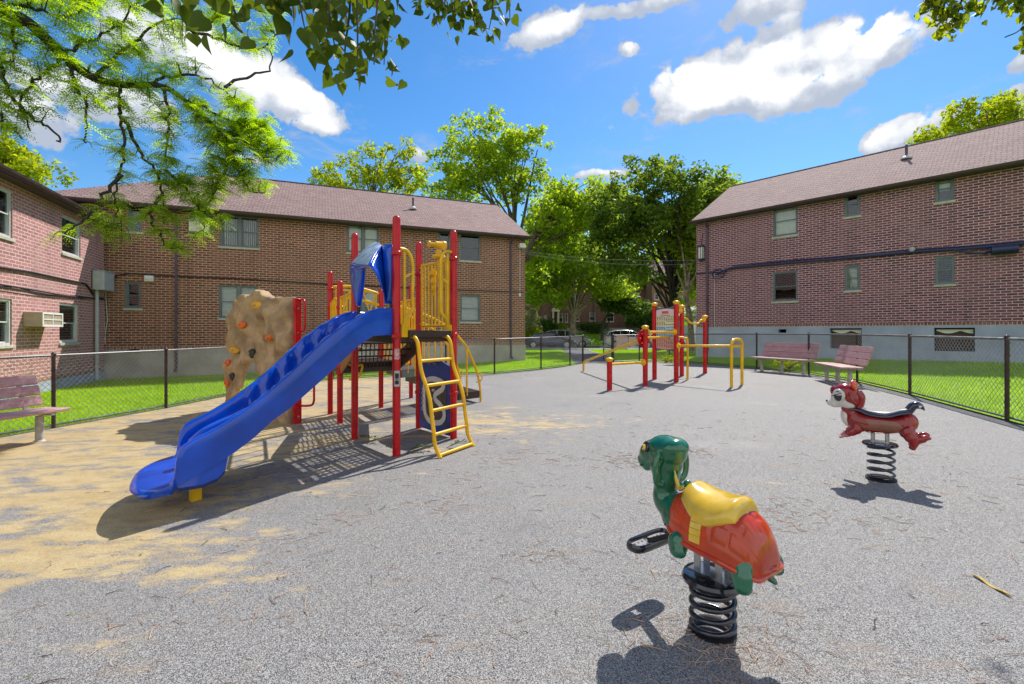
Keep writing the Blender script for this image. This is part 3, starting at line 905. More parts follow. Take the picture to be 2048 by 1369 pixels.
    A = w.pt(e0-.02, zeave, over+.022); ud = Vector((w.u.x, w.u.y, 0)); nd = Vector((w.n.x, w.n.y, 0))
    gt.prism(prof, A, nd, Vector((0, 0, 1)), ud, e1-e0+.04)
    gt.build('gutter', M['trim'], root, smooth=0)

def downspout(root, w, u, ztop, zbot, over=.34, foot=True):
    mb = MB()
    def bx(p, q): mb.beam(p, q, .085, .075, up=(w.n.x, w.n.y, 0))
    bx(w.pt(u, ztop, over), w.pt(u, ztop-.10, over-.02)); bx(w.pt(u, ztop-.08, over), w.pt(u, ztop-.35, .06)); bx(w.pt(u, ztop-.33, .06), w.pt(u, zbot, .06))
    if foot: bx(w.pt(u, zbot+.02, .055), w.pt(u, zbot-.05, .25))
    n = int((ztop-zbot)/1.6)
    for i in range(n):
        z = ztop-.7-i*1.6
        wbox(mb, w, u-.06, u+.06, z-.02, z+.02, 0.0, .105)
    return mb.build('downspout', M['pipe'], root, bevel=.008)

# middle block (in shade, facing the viewer)
WM = Wall(MID_C, MID_U)
ZE_M, ZF_M, RISE = 6.33, .80, 2.6
apt = thing('apartment_building', 'tan and red brick two-storey block behind the slide tower, with a sunlit wing', 'apartment block', (-7, 22, 0))
PX = lambda x0, y0, x1, y1: WM.rect(x0, y0, x1, y1)
mid_windows = [
    (PX(440, 431, 518, 495), 'pair', 'vertical'), (PX(694, 448, 758, 507), 'pair', 'blind_low'), (PX(877, 463, 901, 514), 'single', None),
    (PX(920, 468, 961, 522), 'single', None), (PX(256, 410, 284, 464), 'single', None), (PX(378, 418, 425, 470), 'single', 'blind'),
    (PX(438, 571, 516, 637), 'pair', 'slats'), (PX(250, 564, 282, 617), 'single', None), (PX(921, 590, 961, 644), 'single', 'slats'), (PX(694, 581, 758, 641), 'pair', 'blind')]
L_M = 18.3
house_shell(apt, WM, L_M, 9.0, -1, ZF_M, ZE_M, RISE, [q for q, _, _ in mid_windows], low_holes=[PX(258, 699, 280, 707), PX(700, 696, 724, 704)], brick='brick_tan', found='foundation_tan', hip=(False, True))
for q, k, d in mid_windows: window(apt, WM, q, k, d, big=(q[1]-q[0]) > .75)
ua, _ = WM.px(353, 500); ub, _ = WM.px(1021, 500)
downspout(apt, WM, ua, ZE_M-.22, H(*WM.pt(ua, 0)[:2])+.25); downspout(apt, WM, ub, ZE_M-.22, H(*WM.pt(ub, 0)[:2])+.2)
vent = MB(); u, z = WM.px(824, 415)
vp = WM.pt(WM.px(826, 470)[0]-.7, 8.0, -2.2)
def roof_vent(root, w, u, t, ze, rise, depth, over=.0):
    pitch = rise/(depth/2); z = ze+pitch*t
    b = w.pt(u, z, -t)
    m = MB(); m.tube([b-Vector((0, 0, .1)), b+Vector((0, 0, .58))], .05, 12)
    o = m.build('roof_vent', M['pipe'], root)
    f = MB(); f.lathe([(.20, -.02), (.19, .05), (.085, .12), (.075, .14)], b, 16); f.build('flashing', M['box_grey'], o)
def vent_at(root, w, px, py, ze, rise, depth):
    # where the sight line meets the roof slope
    best = None
    for i in range(200):
        t = depth/2*i/200
        w2 = Wall(w.pt(0, 0, -t), w.u); u, z = w2.px(px, py)
        e = abs(z-(ze+rise/(depth/2)*t))
        if best is None or e < best[0]: best = (e, u, t)
    roof_vent(root, w, best[1], best[2], ze, rise, depth)
vent_at(apt, WM, 826, 419, ZE_M, RISE, 9.0)

# left wing (sunlit end)
WL = Wall(LW_C, LW_U)
ZE_L = 5.5
def rectL(x0, y0a, y1a, x1, y0b, y1b):
    a = WL.px(x0, y0a); b = WL.px(x1, y0b); c = WL.px(x0, y1a); d = WL.px(x1, y1b)
    return min(a[0], b[0]), max(a[0], b[0]), (c[1]+d[1])/2, (a[1]+b[1])/2
lw = [(rectL(-40, 352, 459, 25, 384, 478), 'single', 'curtain'), (rectL(124, 431, 506, 161, 442, 516), 'single', 'curtain'),
      (rectL(-40, 594, 694, 24, 597, 689), 'single', 'curtain'), (rectL(119, 606, 686, 157, 609, 685), 'single', 'curtain')]
zfl = .04
house_shell(apt, WL, 13, 9.0, -1, zfl, ZE_L, 2.6, [q for q, _, _ in lw], brick='brick_rose', found='foundation', hip=(False, False), gable_over=(.02, .1))
for q, k, d in lw: window(apt, WL, q, k, d, 'frame_white')
# right block
rb = thing('brick_block', 'purple-brown brick two-storey block behind the two benches, with a grey painted foundation', 'apartment block', (14, 20, 0))
WR = Wall(RB_C, RB_U)
ZE_R, ZF_R = 7.15, 1.68
QX = lambda x0, y0, x1, y1: WR.rect(x0, y0, x1, y1)
def rectR(x0, x1, ym0, ym1):
    xm = (x0+x1)/2; u0 = WR.px(x0, ym0)[0]; u1 = WR.px(x1, ym0)[0]
    return u0, u1, WR.px(xm, ym1)[1], WR.px(xm, ym0)[1]
rwin = [(rectR(1546, 1595, 410, 472), 'blind_low'), (rectR(1689, 1720, 384, 433), None), (rectR(1870.5, 1908, 351, 403), 'blind'),
        (rectR(1545, 1595, 543, 603), None), (rectR(1690, 1720, 530, 581), 'slats'), (rectR(1870.5, 1909, 512, 569), None)]
base_op = [rectR(1660, 1724, 657, 698), rectR(1868, 1950, 656, 703)]
vents = [rectR(1557, 1573, 659, 666)]
house_shell(rb, WR, 26, 9.0, -1, ZF_R, ZE_R, 2.6, [q for q, _ in rwin], low_holes=base_op+vents, brick='brick_pink', found='foundation', hip=(False, False))
for q, d in rwin: window(rb, WR, q, 'single', d, big=(q[1]-q[0]) > .8)
for q in base_op:
    m = MB()
    wbox(m, WR, q[0]+.02, q[1]-.02, q[2]+.02, q[3]-.02, -.24, -.20)
    o = m.build('basement_hatch', M['brown_deck'], rb, smooth=0)
    c = MB(); n = 14
    top = [WR.pt(q[0]+.05+(q[1]-q[0]-.1)*i/n, q[3]-.06, -.16) for i in range(n+1)]
    bot = [WR.pt(q[0]+.05+(q[1]-q[0]-.1)*i/n, q[3]-.10-.10*abs(math.sin(i/n*PI*1.5)), -.14) for i in range(n+1)]
    c.loft([bot, top]); c.build('torn_cover', M['blind'], o)
downspout(rb, WR, WR.px(1416, 560)[0], ZE_R-.22, .55)
vent_at(rb, WR, 1813, 318, ZE_R, 2.6, 9.0)

# ---- fittings on the walls
def wall_tube(mb, w, pts, r, o=.04, seg=8):
    q = []
    for px, py in pts:
        u, z = w.px(px, py); q.append(w.pt(u, z, o))
    mb.tube(q, r, seg)
c = MB(); wall_tube(c, WM, [(222, 570), (226, 560), (236, 551), (262, 548), (352, 553), (460, 557), (640, 568), (820, 576), (1046, 585)], .022)
tag(c.build('wall_cable', M['cable']), 'black cable clipped along the shaded tan brick wall behind the climbing wall', 'cable')
c = MB(); wall_tube(c, WL, [(-60, 523), (0, 536), (60, 545), (110, 556), (168, 568), (178, 580), (184, 590)], .03)
wall_tube(c, WL, [(-60, 562), (0, 570), (60, 580), (110, 589), (160, 596), (205, 597)], .022); wall_tube(c, WL, [(-60, 566), (20, 578), (80, 588), (130, 593), (205, 600)], .012, .06); wall_tube(c, WL, [(-60, 570), (30, 575), (90, 591), (150, 592), (205, 599)], .012, .03)
tag(c.build('wall_cable', M['cable']), 'bundle of sagging cables along the sunlit rose brick wing', 'cable')
cc = thing('cable_cabinet', 'pale grey cabinet with a conduit in the corner of the brick walls', 'utility cabinet', tuple(WL.pt(.55, -.15, .15)))
q = rectL(179, 545, 581, 208, 546, 582); m = MB(); wbox(m, WL, .18, 1.02, WL.px(195, 582)[1], WL.px(195, 545)[1], .03, .36); m.build('cabinet', M['box_grey'], cc, bevel=.02)
m = MB(); wbox(m, WL, .16, 1.04, WL.px(195, 545)[1], WL.px(195, 545)[1]+.03, .02, .38); m.build('lid', M['box_grey'], cc, bevel=.008)
uu = WL.px(187, 600)[0]; m = MB(); m.tube([WL.pt(uu, WL.px(195, 582)[1], .09), WL.pt(uu, -.2, .09)], .055, 12); m.build('conduit', M['box_grey'], cc)
ac = thing('air_conditioner', 'beige air conditioner with a white grille sticking out of the sunlit brick wing', 'air conditioner', tuple(WL.pt(4, 1.5, .1)))
a0, a1 = WL.px(46, 640)[0], WL.px(90, 640)[0]; zt, zb = WL.px(75, 626)[1], WL.px(75, 654)[1]
a0, a1 = min(a0, a1), max(a0, a1)
m = MB(); wbox(m, WL, a0, a1, zb, zt, .0, .38); m.build('casing', M['ac_beige'], ac, bevel=.01)
m = MB(); wbox(m, WL, a0, a1, zb, zb+.05, .381, .40); wbox(m, WL, a0, a1, zt-.05, zt, .381, .40); wbox(m, WL, a0, a0+.05, zb+.05, zt-.05, .381, .40); wbox(m, WL, a1-.05, a1, zb+.05, zt-.05, .381, .40)
um = (a0+a1)/2; wbox(m, WL, um-.015, um+.015, zb+.05, zt-.05, .381, .395); wbox(m, WL, a0+.05, um-.015, (zb+zt)/2-.015, (zb+zt)/2+.015, .381, .395); wbox(m, WL, um+.015, a1-.05, (zb+zt)/2-.015, (zb+zt)/2+.015, .381, .395)
m.build('grille', M['white'], ac, smooth=0)
ac2 = thing('air_conditioner', 'white air conditioner in an upstairs window behind the hanging locust leaves', 'air conditioner', tuple(WM.pt(WM.px(400, 455)[0], 4.9, .1)))
q = PX(382, 444, 421, 467); m = MB(); wbox(m, WM, q[0], q[1], q[2], q[3], -.02, .32); m.build('casing', M['off_white'], ac2, bevel=.01)
m = MB()
for i in range(7): wbox(m, WM, q[0]+.04, q[1]-.04, q[2]+.04+i*.055, q[2]+.06+i*.055, .321, .33)
m.build('grille', M['box_grey'], ac2, smooth=0)
fl = thing('floodlight', 'pale floodlight with a thin conduit near the right corner of the tan brick block', 'floodlight', tuple(WM.pt(.5, 5.2, .1)))
u, z = WM.px(1041, 493); m = MB(); wbox(m, WM, u-.16, u+.16, z-.12, z+.1, .05, .3); m.build('lamp_head', M['off_white'], fl, bevel=.015)
m = MB(); m.tube([WM.pt(u+.05, z-.1, .04), WM.pt(u+.05, z-2.35, .04)], .014, 6); wbox(m, WM, u, u+.1, z-2.5, z-2.33, .0, .06); m.build('conduit', M['off_white'], fl)
u, z = WM.px(299, 558); m = MB(); wbox(m, WM, u-.14, u+.14, z-.11, z+.11, .0, .10)
wbox(m, WM, u-.1, u+.1, z-.05, z+.05, .10, .13)
tag(m.build('wall_box', M['white'], None, bevel=.01), 'small white box on the tan brick wall above the narrow window', 'junction box')
m = MB(); wall_tube(m, WM, [(212, 560), (213, 600), (216, 640), (210, 680), (208, 690)], .012, .05, 6); wall_tube(m, WM, [(208, 560), (209, 640), (212, 690)], .01, .03, 6)
tag(m.build('hanging_wire', M['off_white']), 'thin white wires hanging down the corner of the brick walls', 'wire')
# right block: thick cable with a splice case, coil, riser, lamps
c = MB(); pts = [(1436, 549), (1452, 541), (1466, 537), (1600, 525), (1720, 515), (1830, 505), (1950, 497), (2050, 488), (2150, 478)]
wall_tube(c, WR, pts, .05, .09); wall_tube(c, WR, [(x, y-5) for x, y in pts[2:]], .022, .05); wall_tube(c, WR, [(1905, 500), (1940, 507), (1975, 508)], .03, .12); wall_tube(c, WR, [(1393, 548), (1420, 546), (1440, 545)], .025, .06)
u0, z0 = WR.px(1440, 549); lp = [WR.pt(u0+.30*math.cos(a*PI/9), z0+.22*math.sin(a*PI/9), .10+.004*a) for a in range(0, 38)]
c.tube(lp, .02, 6)
cb = tag(c.build('wall_cable', M['cable_blue']), 'thick dark blue cable with a coiled loop along the purple-brown brick block', 'cable')
m = MB(); u1, z1 = WR.px(1982, 503); u2, z2 = WR.px(2036, 498)
m.tube([WR.pt(u1-.12, z1, .18), WR.pt(u1, z1, .18), WR.pt(u1+.03, z1, .18), WR.pt(u2-.05, z1, .18), WR.pt(u2, z1, .18), WR.pt(u2+.02, z1, .18)], [.06, .07, .15, .15, .16, .16], 16)
for uq in (u1+.15, (u1+u2)/2, u2-.12): m.tube([WR.pt(uq-.02, z1, .18), WR.pt(uq+.02, z1, .18)], .165, 16)
m.build('splice_case', M['cable_blue'], cb)
m = MB(); ux = WR.px(1430, 600)[0]; m.tube([WR.pt(ux, WR.px(1430, 548)[1], .05), WR.pt(ux, .4, .05)], .02, 8); m.build('riser', M['box_grey'], cb)
sl_ = thing('security_lamp', 'small dark security lamp above the blue cable on the right block', 'lamp', tuple(WR.pt(WR.px(1825, 501)[0], 4.5, .1)))
u, z = WR.px(1825, 501); m = MB(); wbox(m, WR, u-.1, u+.1, z-.05, z+.11, 0, .06); m.build('bracket', M['dark_metal'], sl_, bevel=.01)
m = MB(); m.lathe([(.05, -.09), (.10, -.02), (.10, .05), (.03, .09)], WR.pt(u, z+.02, .15), 16); m.build('lamp_head', M['box_grey'], sl_)
wl = thing('wall_lantern', 'narrow wall lantern beside the downspout at the corner of the right block', 'lantern', tuple(WR.pt(WR.px(1404, 500)[0], 5, .1)))
u, z = WR.px(1404.5, 507); m = MB(); wbox(m, WR, u-.12, u+.12, z-.30, z+.30, .05, .2); m.build('lamp_glass', M['off_white'], wl, bevel=.03)
m = MB(); wbox(m, WR, u-.14, u+.14, z+.30, z+.36, .0, .24); wbox(m, WR, u-.14, u+.14, z-.36, z-.30, .0, .24)
for k in (-.13, 0, .11): wbox(m, WR, u+k, u+k+.02, z-.3, z+.3, .2, .215)
m.tube([WR.pt(u, z+.33, .06), WR.pt(u-.02, z+.6, .04), WR.pt(u+.05, z+.95, .04)], .012, 6); m.build('lamp_frame', M['dark_metal'], wl, smooth=0)
u, z = WR.px(1847, 360); m = MB(); wbox(m, WR, u-.2, u+.2, z-.09, z+.09, 0, .09); wbox(m, WR, u-.17, u+.17, z-.02, z+.06, .09, .10)
tag(m.build('eave_box', M['trim'], None, bevel=.01), 'small dark purple box just under the eave of the right block', 'junction box')
# overhead wires strung between the blocks
ow = MB()
for (p, q, sag) in (((1046, 503, 22.9), (1392, 521, 23.4), .35), ((1046, 507, 22.9), (1392, 528, 23.4), .5)):
    a, b = P(*p), P(*q)
    ow.tube([a.lerp(b, i/16)-Vector((0, 0, sag*4*(i/16)*(1-i/16)*.5)) for i in range(17)], .006, 5)
tag(ow.build('overhead_wire', M['wire']), 'pair of thin wires strung between the two brick blocks', 'wire')

# ---------------------------------------------------------------- far building across the street
fbld = thing('far_apartment_building', 'dark red brick apartment block across the street, half hidden by trees, with a cream doorcase', 'apartment block', (13, 62, 1.4))
WF = Wall((4.2, 60.0), (1, 0.03))
FX = lambda x0, y0, x1, y1: WF.rect(x0, y0, x1, y1)
fw_ = [FX(1114, 627, 1126, 645), FX(1130, 627, 1136, 645), FX(1150, 625, 1159, 643), FX(1179, 625, 1191, 643), FX(1213, 626, 1228, 644), FX(1262, 625, 1274, 643), FX(1088, 630, 1093, 645),
       FX(1105, 590, 1118, 606), FX(1150, 588, 1163, 604), FX(1190, 585, 1204, 603), FX(1213, 585, 1228, 603), FX(1262, 585, 1274, 603)]
door_q = (WF.px(1108, 640)[0], WF.px(1115, 640)[0], 1.95, 4.0)
house_shell(fbld, WF, 14.6, 9.0, 0, 1.95, 7.9, 2.6, fw_+[door_q], brick='brick_far', found='foundation_tan', soldier=False, back=-2)
for q in fw_: window(fbld, WF, q, 'single', None if random.random() < .6 else 'blind', 'frame_white', sill=True)
d = MB(); u0, u1 = door_q[0], door_q[1]
wbox(d, WF, u0-.22, u0, 1.95, 4.05, .0, .14); wbox(d, WF, u1, u1+.22, 1.95, 4.05, .0, .14); wbox(d, WF, u0-.3, u1+.3, 4.05, 4.3, .0, .2)
d.prism([(0, 0), (u1-u0+.7, 0), ((u1-u0+.7)/2, .5)], WF.pt(u0-.35, 4.3, .22), (WF.u.x, WF.u.y, 0), (0, 0, 1), (-WF.n.x, -WF.n.y, 0), .22)
do = d.build('doorcase', mat('cream_doorcase', (.62, .58, .40), .6), fbld, smooth=0)
d = MB(); wbox(d, WF, u0, u1, 1.95, 4.05, -.1, -.05); wbox(d, WF, u0+.1, u1-.1, 3.0, 3.8, -.05, -.03); d.build('door', M['trim'], do, smooth=0)
d = MB()
for i in range(4): wbox(d, WF, u0-.5, u1+.5, 1.1, 1.95-.17*i, .03+.3*i, .03+.3*(i+1))
d.build('steps', M['concrete'], fbld, smooth=0)
for ux in (.9, 6.4, 10.8): downspout(fbld, WF, ux, 7.6, 1.6, foot=False)
fb2 = thing('far_apartment_building', 'brown brick block with a yellow-brick corner beyond the dark maple trunk', 'apartment block', (21, 58, 1.4))
WG = Wall((17.3, 57.2), (1, -.05))
gq = [WG.rect(1309, 588, 1318, 600), WG.rect(1360, 592, 1366, 602), WG.rect(1330, 627, 1340, 645)]
house_shell(fb2, WG, 12, 9.0, 0, 1.95, 8.3, 2.6, gq, brick='brick_tan', found='foundation_tan', soldier=False, back=-2)
for q in gq: window(fb2, WG, q, 'single', None, 'frame_white')
fb3 = thing('far_apartment_building', 'dark brick wing in deep shade behind the pale bush across the street', 'apartment block', (1, 63, 1.4))
WH = Wall((-8.5, 64.0), (1, 0))
hq = [WH.rect(1066, 630, 1072, 647), WH.rect(1052, 596, 1060, 610)]
house_shell(fb3, WH, 12.6, 9.0, 0, 1.9, 7.9, 2.6, hq, brick='brick_far', found='foundation_tan', soldier=False, back=-2)
for q in hq: window(fb3, WH, q, 'single', None, 'frame_white')
sh = thing('garage', 'small pale green garage with a shallow roof beside the corner of the right block', 'garage', (18.5, 47, 1))
WS = Wall((16.9, 46.5), (1, 0))
m = MB(); wbox(m, WS, 0, 4.5, -.5, 3.0, -5, 0); 
m.build('wall', mat('pale_green_siding', (.30, .38, .30), .7), sh, smooth=0)
m = MB(); m.prism([(-.4, 0), (4.9, 0), (2.25, 1.1)], WS.pt(0, 3.0, .4), (1, 0, 0), (0, 0, 1), (0, 1, 0), 5.6); m.build('roof', mat('pale_roof', (.34, .37, .30), .8), sh, smooth=0)
m = MB(); wbox(m, WS, .8, 3.7, .2, 2.5, .0, .05)
for i in range(4): wbox(m, WS, .85, 3.65, .3+i*.56, .3+i*.56+.48, .05, .07)
m.build('door', M['white'], sh, smooth=0)
# ---------------------------------------------------------------- chain-link fences
def resample(pts, step):
    out = [pts[0]]; acc = 0
    P_ = [Vector((p[0], p[1])) for p in pts]
    res = []
    L = [0]
    for a, b in zip(P_, P_[1:]): L.append(L[-1]+(b-a).length)
    n = max(1, int(round(L[-1]/step)))
    for i in range(n+1):
        s = L[-1]*i/n
        for k in range(len(P_)-1):
            if s <= L[k+1]+1e-9:
                t = (s-L[k])/(L[k+1]-L[k]); res.append(P_[k].lerp(P_[k+1], t)); break
    return res
FH = 1.2
def chain_fence(name, label, pts, posts, extra=None, wire_m='wire', post_m='fence_post', rail_m='fence_rail', fh=FH, pitch=.092, wr=.0032, outer=.03, cat='fence', ends=()):
    pts = [Vector((p[0], p[1])) for p in pts]
    c = pts[len(pts)//2]
    root = thing(name, label, cat, (c.x, c.y, H(c.x, c.y)))
    for i, p in enumerate(pts):
        if i in posts:
            r = .04 if i in ends else .028
            m = MB(); z = H(p.x, p.y); m.tube([(p.x, p.y, z-.1), (p.x, p.y, z+fh+.015)], r, 12)
            m.lathe([(r+.008, 0), (r+.008, .02), (r*.6, .045), (.002, .05)], (p.x, p.y, z+fh+.01), 12)
            for zz in (.25, .6, .95): m.lathe([(r+.004, 0), (r+.004, .02)], (p.x, p.y, z+zz), 12)
            m.build('post', M[post_m], root)
    fine = resample(pts, .5)
    m = MB(); m.tube([(p.x, p.y, H(p.x, p.y)+fh) for p in fine], .021, 10); m.build('top_rail', M[rail_m], root)
    m = MB(); m.tube([(p.x, p.y, H(p.x, p.y)+.06) for p in fine], .017, 8); m.build('bottom_rail', M['fence_low' if rail_m == 'fence_rail' else rail_m], root)
    # woven wire: two families of diagonal wires, knuckled above the rail, hung on the outer side
    L = [0]
    for a, b in zip(pts, pts[1:]): L.append(L[-1]+(b-a).length)
    def at(s):
        s = min(max(s, 0), L[-1])
        for k in range(len(pts)-1):
            if s <= L[k+1]+1e-9:
                t = (s-L[k])/(L[k+1]-L[k]); q = pts[k].lerp(pts[k+1], t); d = (pts[k+1]-pts[k]).normalized(); return q, Vector((-d.y, d.x))
    mb = MB(); zlo, zhi = .05, fh+.028; h = zhi-zlo
    def strand(s0, s1, z0, z1):
        ns = max(1, int(abs(s1-s0)/.6)+1)
        pp = []
        for i in range(ns+1):
            t = i/ns; q, nn = at(s0+(s1-s0)*t); g = H(q.x, q.y)
            pp.append(Vector((q.x+nn.x*outer, q.y+nn.y*outer, g+z0+(z1-z0)*t)))
        mb.tube(pp, wr, 3, caps=False)
    n = int((L[-1]+h)/pitch)
    for i in range(n):
        s = i*pitch-h
        for dr in (1, -1):
            sa, sb, za, zb = s, s+h, zlo, zhi
            if dr < 0: za, zb = zhi, zlo
            if sa < 0: t = -sa/h; za = za+(zb-za)*t; sa = 0
            if sb > L[-1]: t = (L[-1]-sa)/(sb-sa); zb = za+(zb-za)*t; sb = L[-1]
            if sb-sa > .01: strand(sa, sb, za, zb)
    mb.build('wire_mesh', M[wire_m], root, smooth=0)
    return root
left_pts = FL+FB+[GATE_L]
chain_fence('chain_link_fence', 'brown chain link fence curving from the left bench round to the open gate', left_pts, set(range(len(left_pts))), ends=(len(left_pts)-1,))
right_pts = [GATE_R, Vector((5.7, 20.75))]+FR
chain_fence('chain_link_fence', 'chain link fence running behind the exercise station and the two right benches', right_pts, set(range(len(right_pts))), ends=(0,), outer=.03)
# gate leaf, standing open
gate = thing('metal_gate', 'black chain link gate leaf standing open across the end of the path', 'gate', (4.45, 21.2, H(4.45, 21.2)))
ga, gb = Vector((4.40, 20.45)), Vector((4.30, 21.75))
m = MB(); z0 = H(4.4, 21)
for p in (ga, gb): m.tube([(p.x, p.y, z0+.05), (p.x, p.y, z0+1.22)], .024, 10)
for z in (.08, .65, 1.2): m.tube([(ga.x, ga.y, z0+z), (gb.x, gb.y, z0+z)], .02, 10)
m.build('gate_frame', M['fence_black'], gate)
m = MB(); L_ = (gb-ga).length
for i in range(36):
    s = i*.07-1.1
    for dr in (1, -1):
        a, b, za, zb = s, s+1.1, .08, 1.18
        if dr < 0: za, zb = zb, za
        if a < 0: za = za+(zb-za)*(-a/1.1); a = 0
        if b > L_:
            zb = za+(zb-za)*((L_-a)/(b-a)); b = L_
        if b-a > .02:
            p, q = ga.lerp(gb, a/L_), ga.lerp(gb, b/L_); m.tube([(p.x, p.y, z0+za), (q.x, q.y, z0+zb)], .0025, 3, caps=False)
m.build('wire_mesh', M['wire'], gate, smooth=0)
m = MB(); m.tube([(gb.x-.02, gb.y, z0+.62), (gb.x-.12, gb.y, z0+.62), (gb.x-.12, gb.y, z0+.8)], .012, 8); m.lathe([(.03, 0), (.03, .1)], (gb.x, gb.y, z0+.58), 10); m.build('latch', M['steel'], gate)
# notice boards wired to the fence, seen from the back
fd = (Vector((5.7, 20.75))-GATE_R).normalized(); fn = Vector((-fd.y, fd.x))
for k, (px0, px1, py0, py1, lab) in enumerate(((1233, 1255, 671, 699, 'larger tan notice board seen from behind on the fence beside the gate'), (1258, 1271, 675, 693, 'smaller tan notice board on the fence between the larger board and the exercise station'))):
    w = Wall(GATE_R+fn*.07, fd)
    u0, z1 = w.px(px0, py0); u1, z0 = w.px(px1, py1)
    t = thing('notice_board', lab, 'sign', tuple(w.pt((u0+u1)/2, z0)))
    m = MB(); wbox(m, w, u0, u1, z0, z1, -.012, .006); m.build('board', M['tan_panel'], t, bevel=.003)
    m = MB()
    for a in (u0+.05, u1-.05):
        for b in (z0+.06, z1-.06): m.lathe([(.012, 0), (.012, .012), (.004, .016)], w.pt(a, b, .006), 8, axis=(w.n.x, w.n.y, 0))
    m.build('fixing', M['steel'], t)

# ---------------------------------------------------------------- benches
def make_bench(label, L=1.83):
    """local: long axis x, seat faces -y, back at +y"""
    b = thing('park_bench', label, 'bench', (0, 0, 0))
    for i in range(3):            # seat planks
        m = MB(); y = -.27+i*.155; m.box(-L/2, L/2, y, y+.143, .425, .463)
        m.build('seat_plank', M['plank'], b, bevel=.006)
    lean = R(18)
    for i in range(3):            # back planks
        m = MB(); z = .56+i*.152; y = .235+(z-.5)*math.tan(lean)
        d = Vector((0, math.sin(lean), math.cos(lean)))
        m.obox((0, y, z), (L/2, 0, 0), Vector((0, math.cos(lean), -math.sin(lean)))*.019, d*.071)
        m.build('back_plank', M['plank'], b, bevel=.006)
    for x in (-L/2+.22, 0, L/2-.22):
        m = MB()
        m.tube([(x, -.02, -.12), (x, -.02, .37)], .048, 12)
        m.lathe([(.075, 0), (.07, .012), (.05, .03)], (x, -.02, .0), 12)
        m.beam((x, -.26, .405), (x, .24, .405), .05, .04)
        m.beam((x, .20, .39), (x, .235+.41*math.tan(lean)+.03, .94), .05, .03, up=(0, 1, 0))
        m.build('leg', M['bench_leg'], b, bevel=.004)
        m = MB()
        for i in range(3):
            for dx in (-.012, .012):
                z = .56+i*.152; y = .215+(z-.5)*math.tan(lean)
                m.lathe([(.007, 0), (.006, .006), (.001, .008)], (x+dx, y, z+(.03 if dx > 0 else -.03)), 8, axis=(0, -1, .3))
        m.build('bolts', M['steel'], b)
    return b
bench1 = make_bench('long faded red plank bench by the fence, farther right and nearest the yellow bars', 1.95)
bench1['label'] = 'faded pink plank bench nearer the yellow exercise bars, on pale legs'
G1, G2 = G(1529, 743), G(1606, 750)
d = (G2-G1); c = (G1+G2)/2
def place(o, x, y, ang): o.location = (x, y, H(x, y)); o.rotation_euler = (0, 0, ang)
place(bench1, c.x-.02, c.y, math.atan2(d.y, d.x))
bench2 = copy_tree(bench1); bench2['label'] = 'faded pink plank bench angled in front of the sunlit grass, seat end towards the viewer'
G3, G4 = G(1665, 759), G(1722, 775); d2 = G4-G3; c2 = (G3+G4)/2
place(bench2, c2.x-.18, c2.y, math.atan2(d2.y, d2.x))
bench3 = copy_tree(bench1); bench3['label'] = 'purple-brown plank bench in dappled shade by the left fence, cut off by the picture edge'
place(bench3, -6.93, 5.92, math.atan2(1, .16))
for b in (bench1, bench2, bench3): b['group'] = 'plank benches along the fence'

# ---------------------------------------------------------------- exercise station
ex = thing('exercise_station', 'red and yellow outdoor exercise station with an instruction board on tall posts', 'exercise station', tuple(G(1352.5, 764.6)))
def cap_post(root, base, h, r=.064):
    b = Vector(base); m = MB(); m.tube([b-Vector((0, 0, .15)), b+Vector((0, 0, h-.04))], r, 20); po = m.build('post', M['red'], root)
    c = MB(); c.lathe([(r+.004, 0), (r+.012, .03), (r+.024, .045), (r+.026, .07), (r+.014, .085), (.03, .10), (.004, .105)], b+Vector((0, 0, h-.08)), 20)
    for i in range(8):
        a = i*PI/4; c.ell(b+Vector((math.cos(a)*(r+.02), math.sin(a)*(r+.02), h-.025)), (.014, .014, .018), 8, 6)
    c.build('cap', M['yellow'], po)
    return b
def hpx(px, py0, py1): g = G(px, py0); return g, (py0-py1)/FPX*g.y
XP = [hpx(1219, 781, 717), hpx(1290.5, 772, 652.5), hpx(1309, 759, 607), hpx(1352.5, 764.6, 603), hpx(1363.5, 752.5, 611.5), hpx(1410, 747, 632)]
for b, h in XP: cap_post(ex, b, h)
p1, p2, p3, p4, p5, p6 = [b for b, h in XP]
def bar(name, pts, r=.03, m='yellow', n=0):
    mb = MB(); mb.tube(smooth_line(pts, n) if n else pts, r, 12); return mb.build(name, M[m], ex)
def knob(p, to):
    p = Vector(p); d = (Vector(to)-p); d.z = 0; d.normalize()
    mb = MB(); mb.lathe([(.055, .05), (.075, .06), (.085, .075), (.08, .095), (.04, .11), (.035, .14)], p, 16, axis=d); mb.build('bar_collar', M['yellow'], ex)
def up(p, z): return Vector((p[0], p[1], p[2]+z))
def zat(p, px, py): return EYE-(py-CY)/FPX*p[1]
za = zat(p1, 1222, 729); zb = zat(p2, 1290, 725)
A_, B_ = Vector((p1.x, p1.y, za)), Vector((p2.x, p2.y, zb)); bar('low_bar', [A_, B_], .032); knob(B_, A_)
A_, B_ = Vector((p2.x, p2.y, zat(p2, 0, 664.5))), Vector((p4.x, p4.y, zat(p4, 0, 664.5))); bar('crossbar', [A_, B_], .032); knob(A_, B_); knob(B_, A_)
g = G(1167, 743)
e1 = Vector((p2.x-.05, p2.y+.12, zat(p2, 0, 679))); e0 = Vector((g.x+.02, g.y-.1, zat(g, 0, 723)))
bar('sloping_bar', [Vector((g.x, g.y, g.z-.1)), Vector((g.x, g.y, g.z+.22)), Vector((g.x+.01, g.y-.03, e0.z-.04)), e0+Vector((.03, -.1, .03)), e0.lerp(e1, .15), e1], .036, n=4)
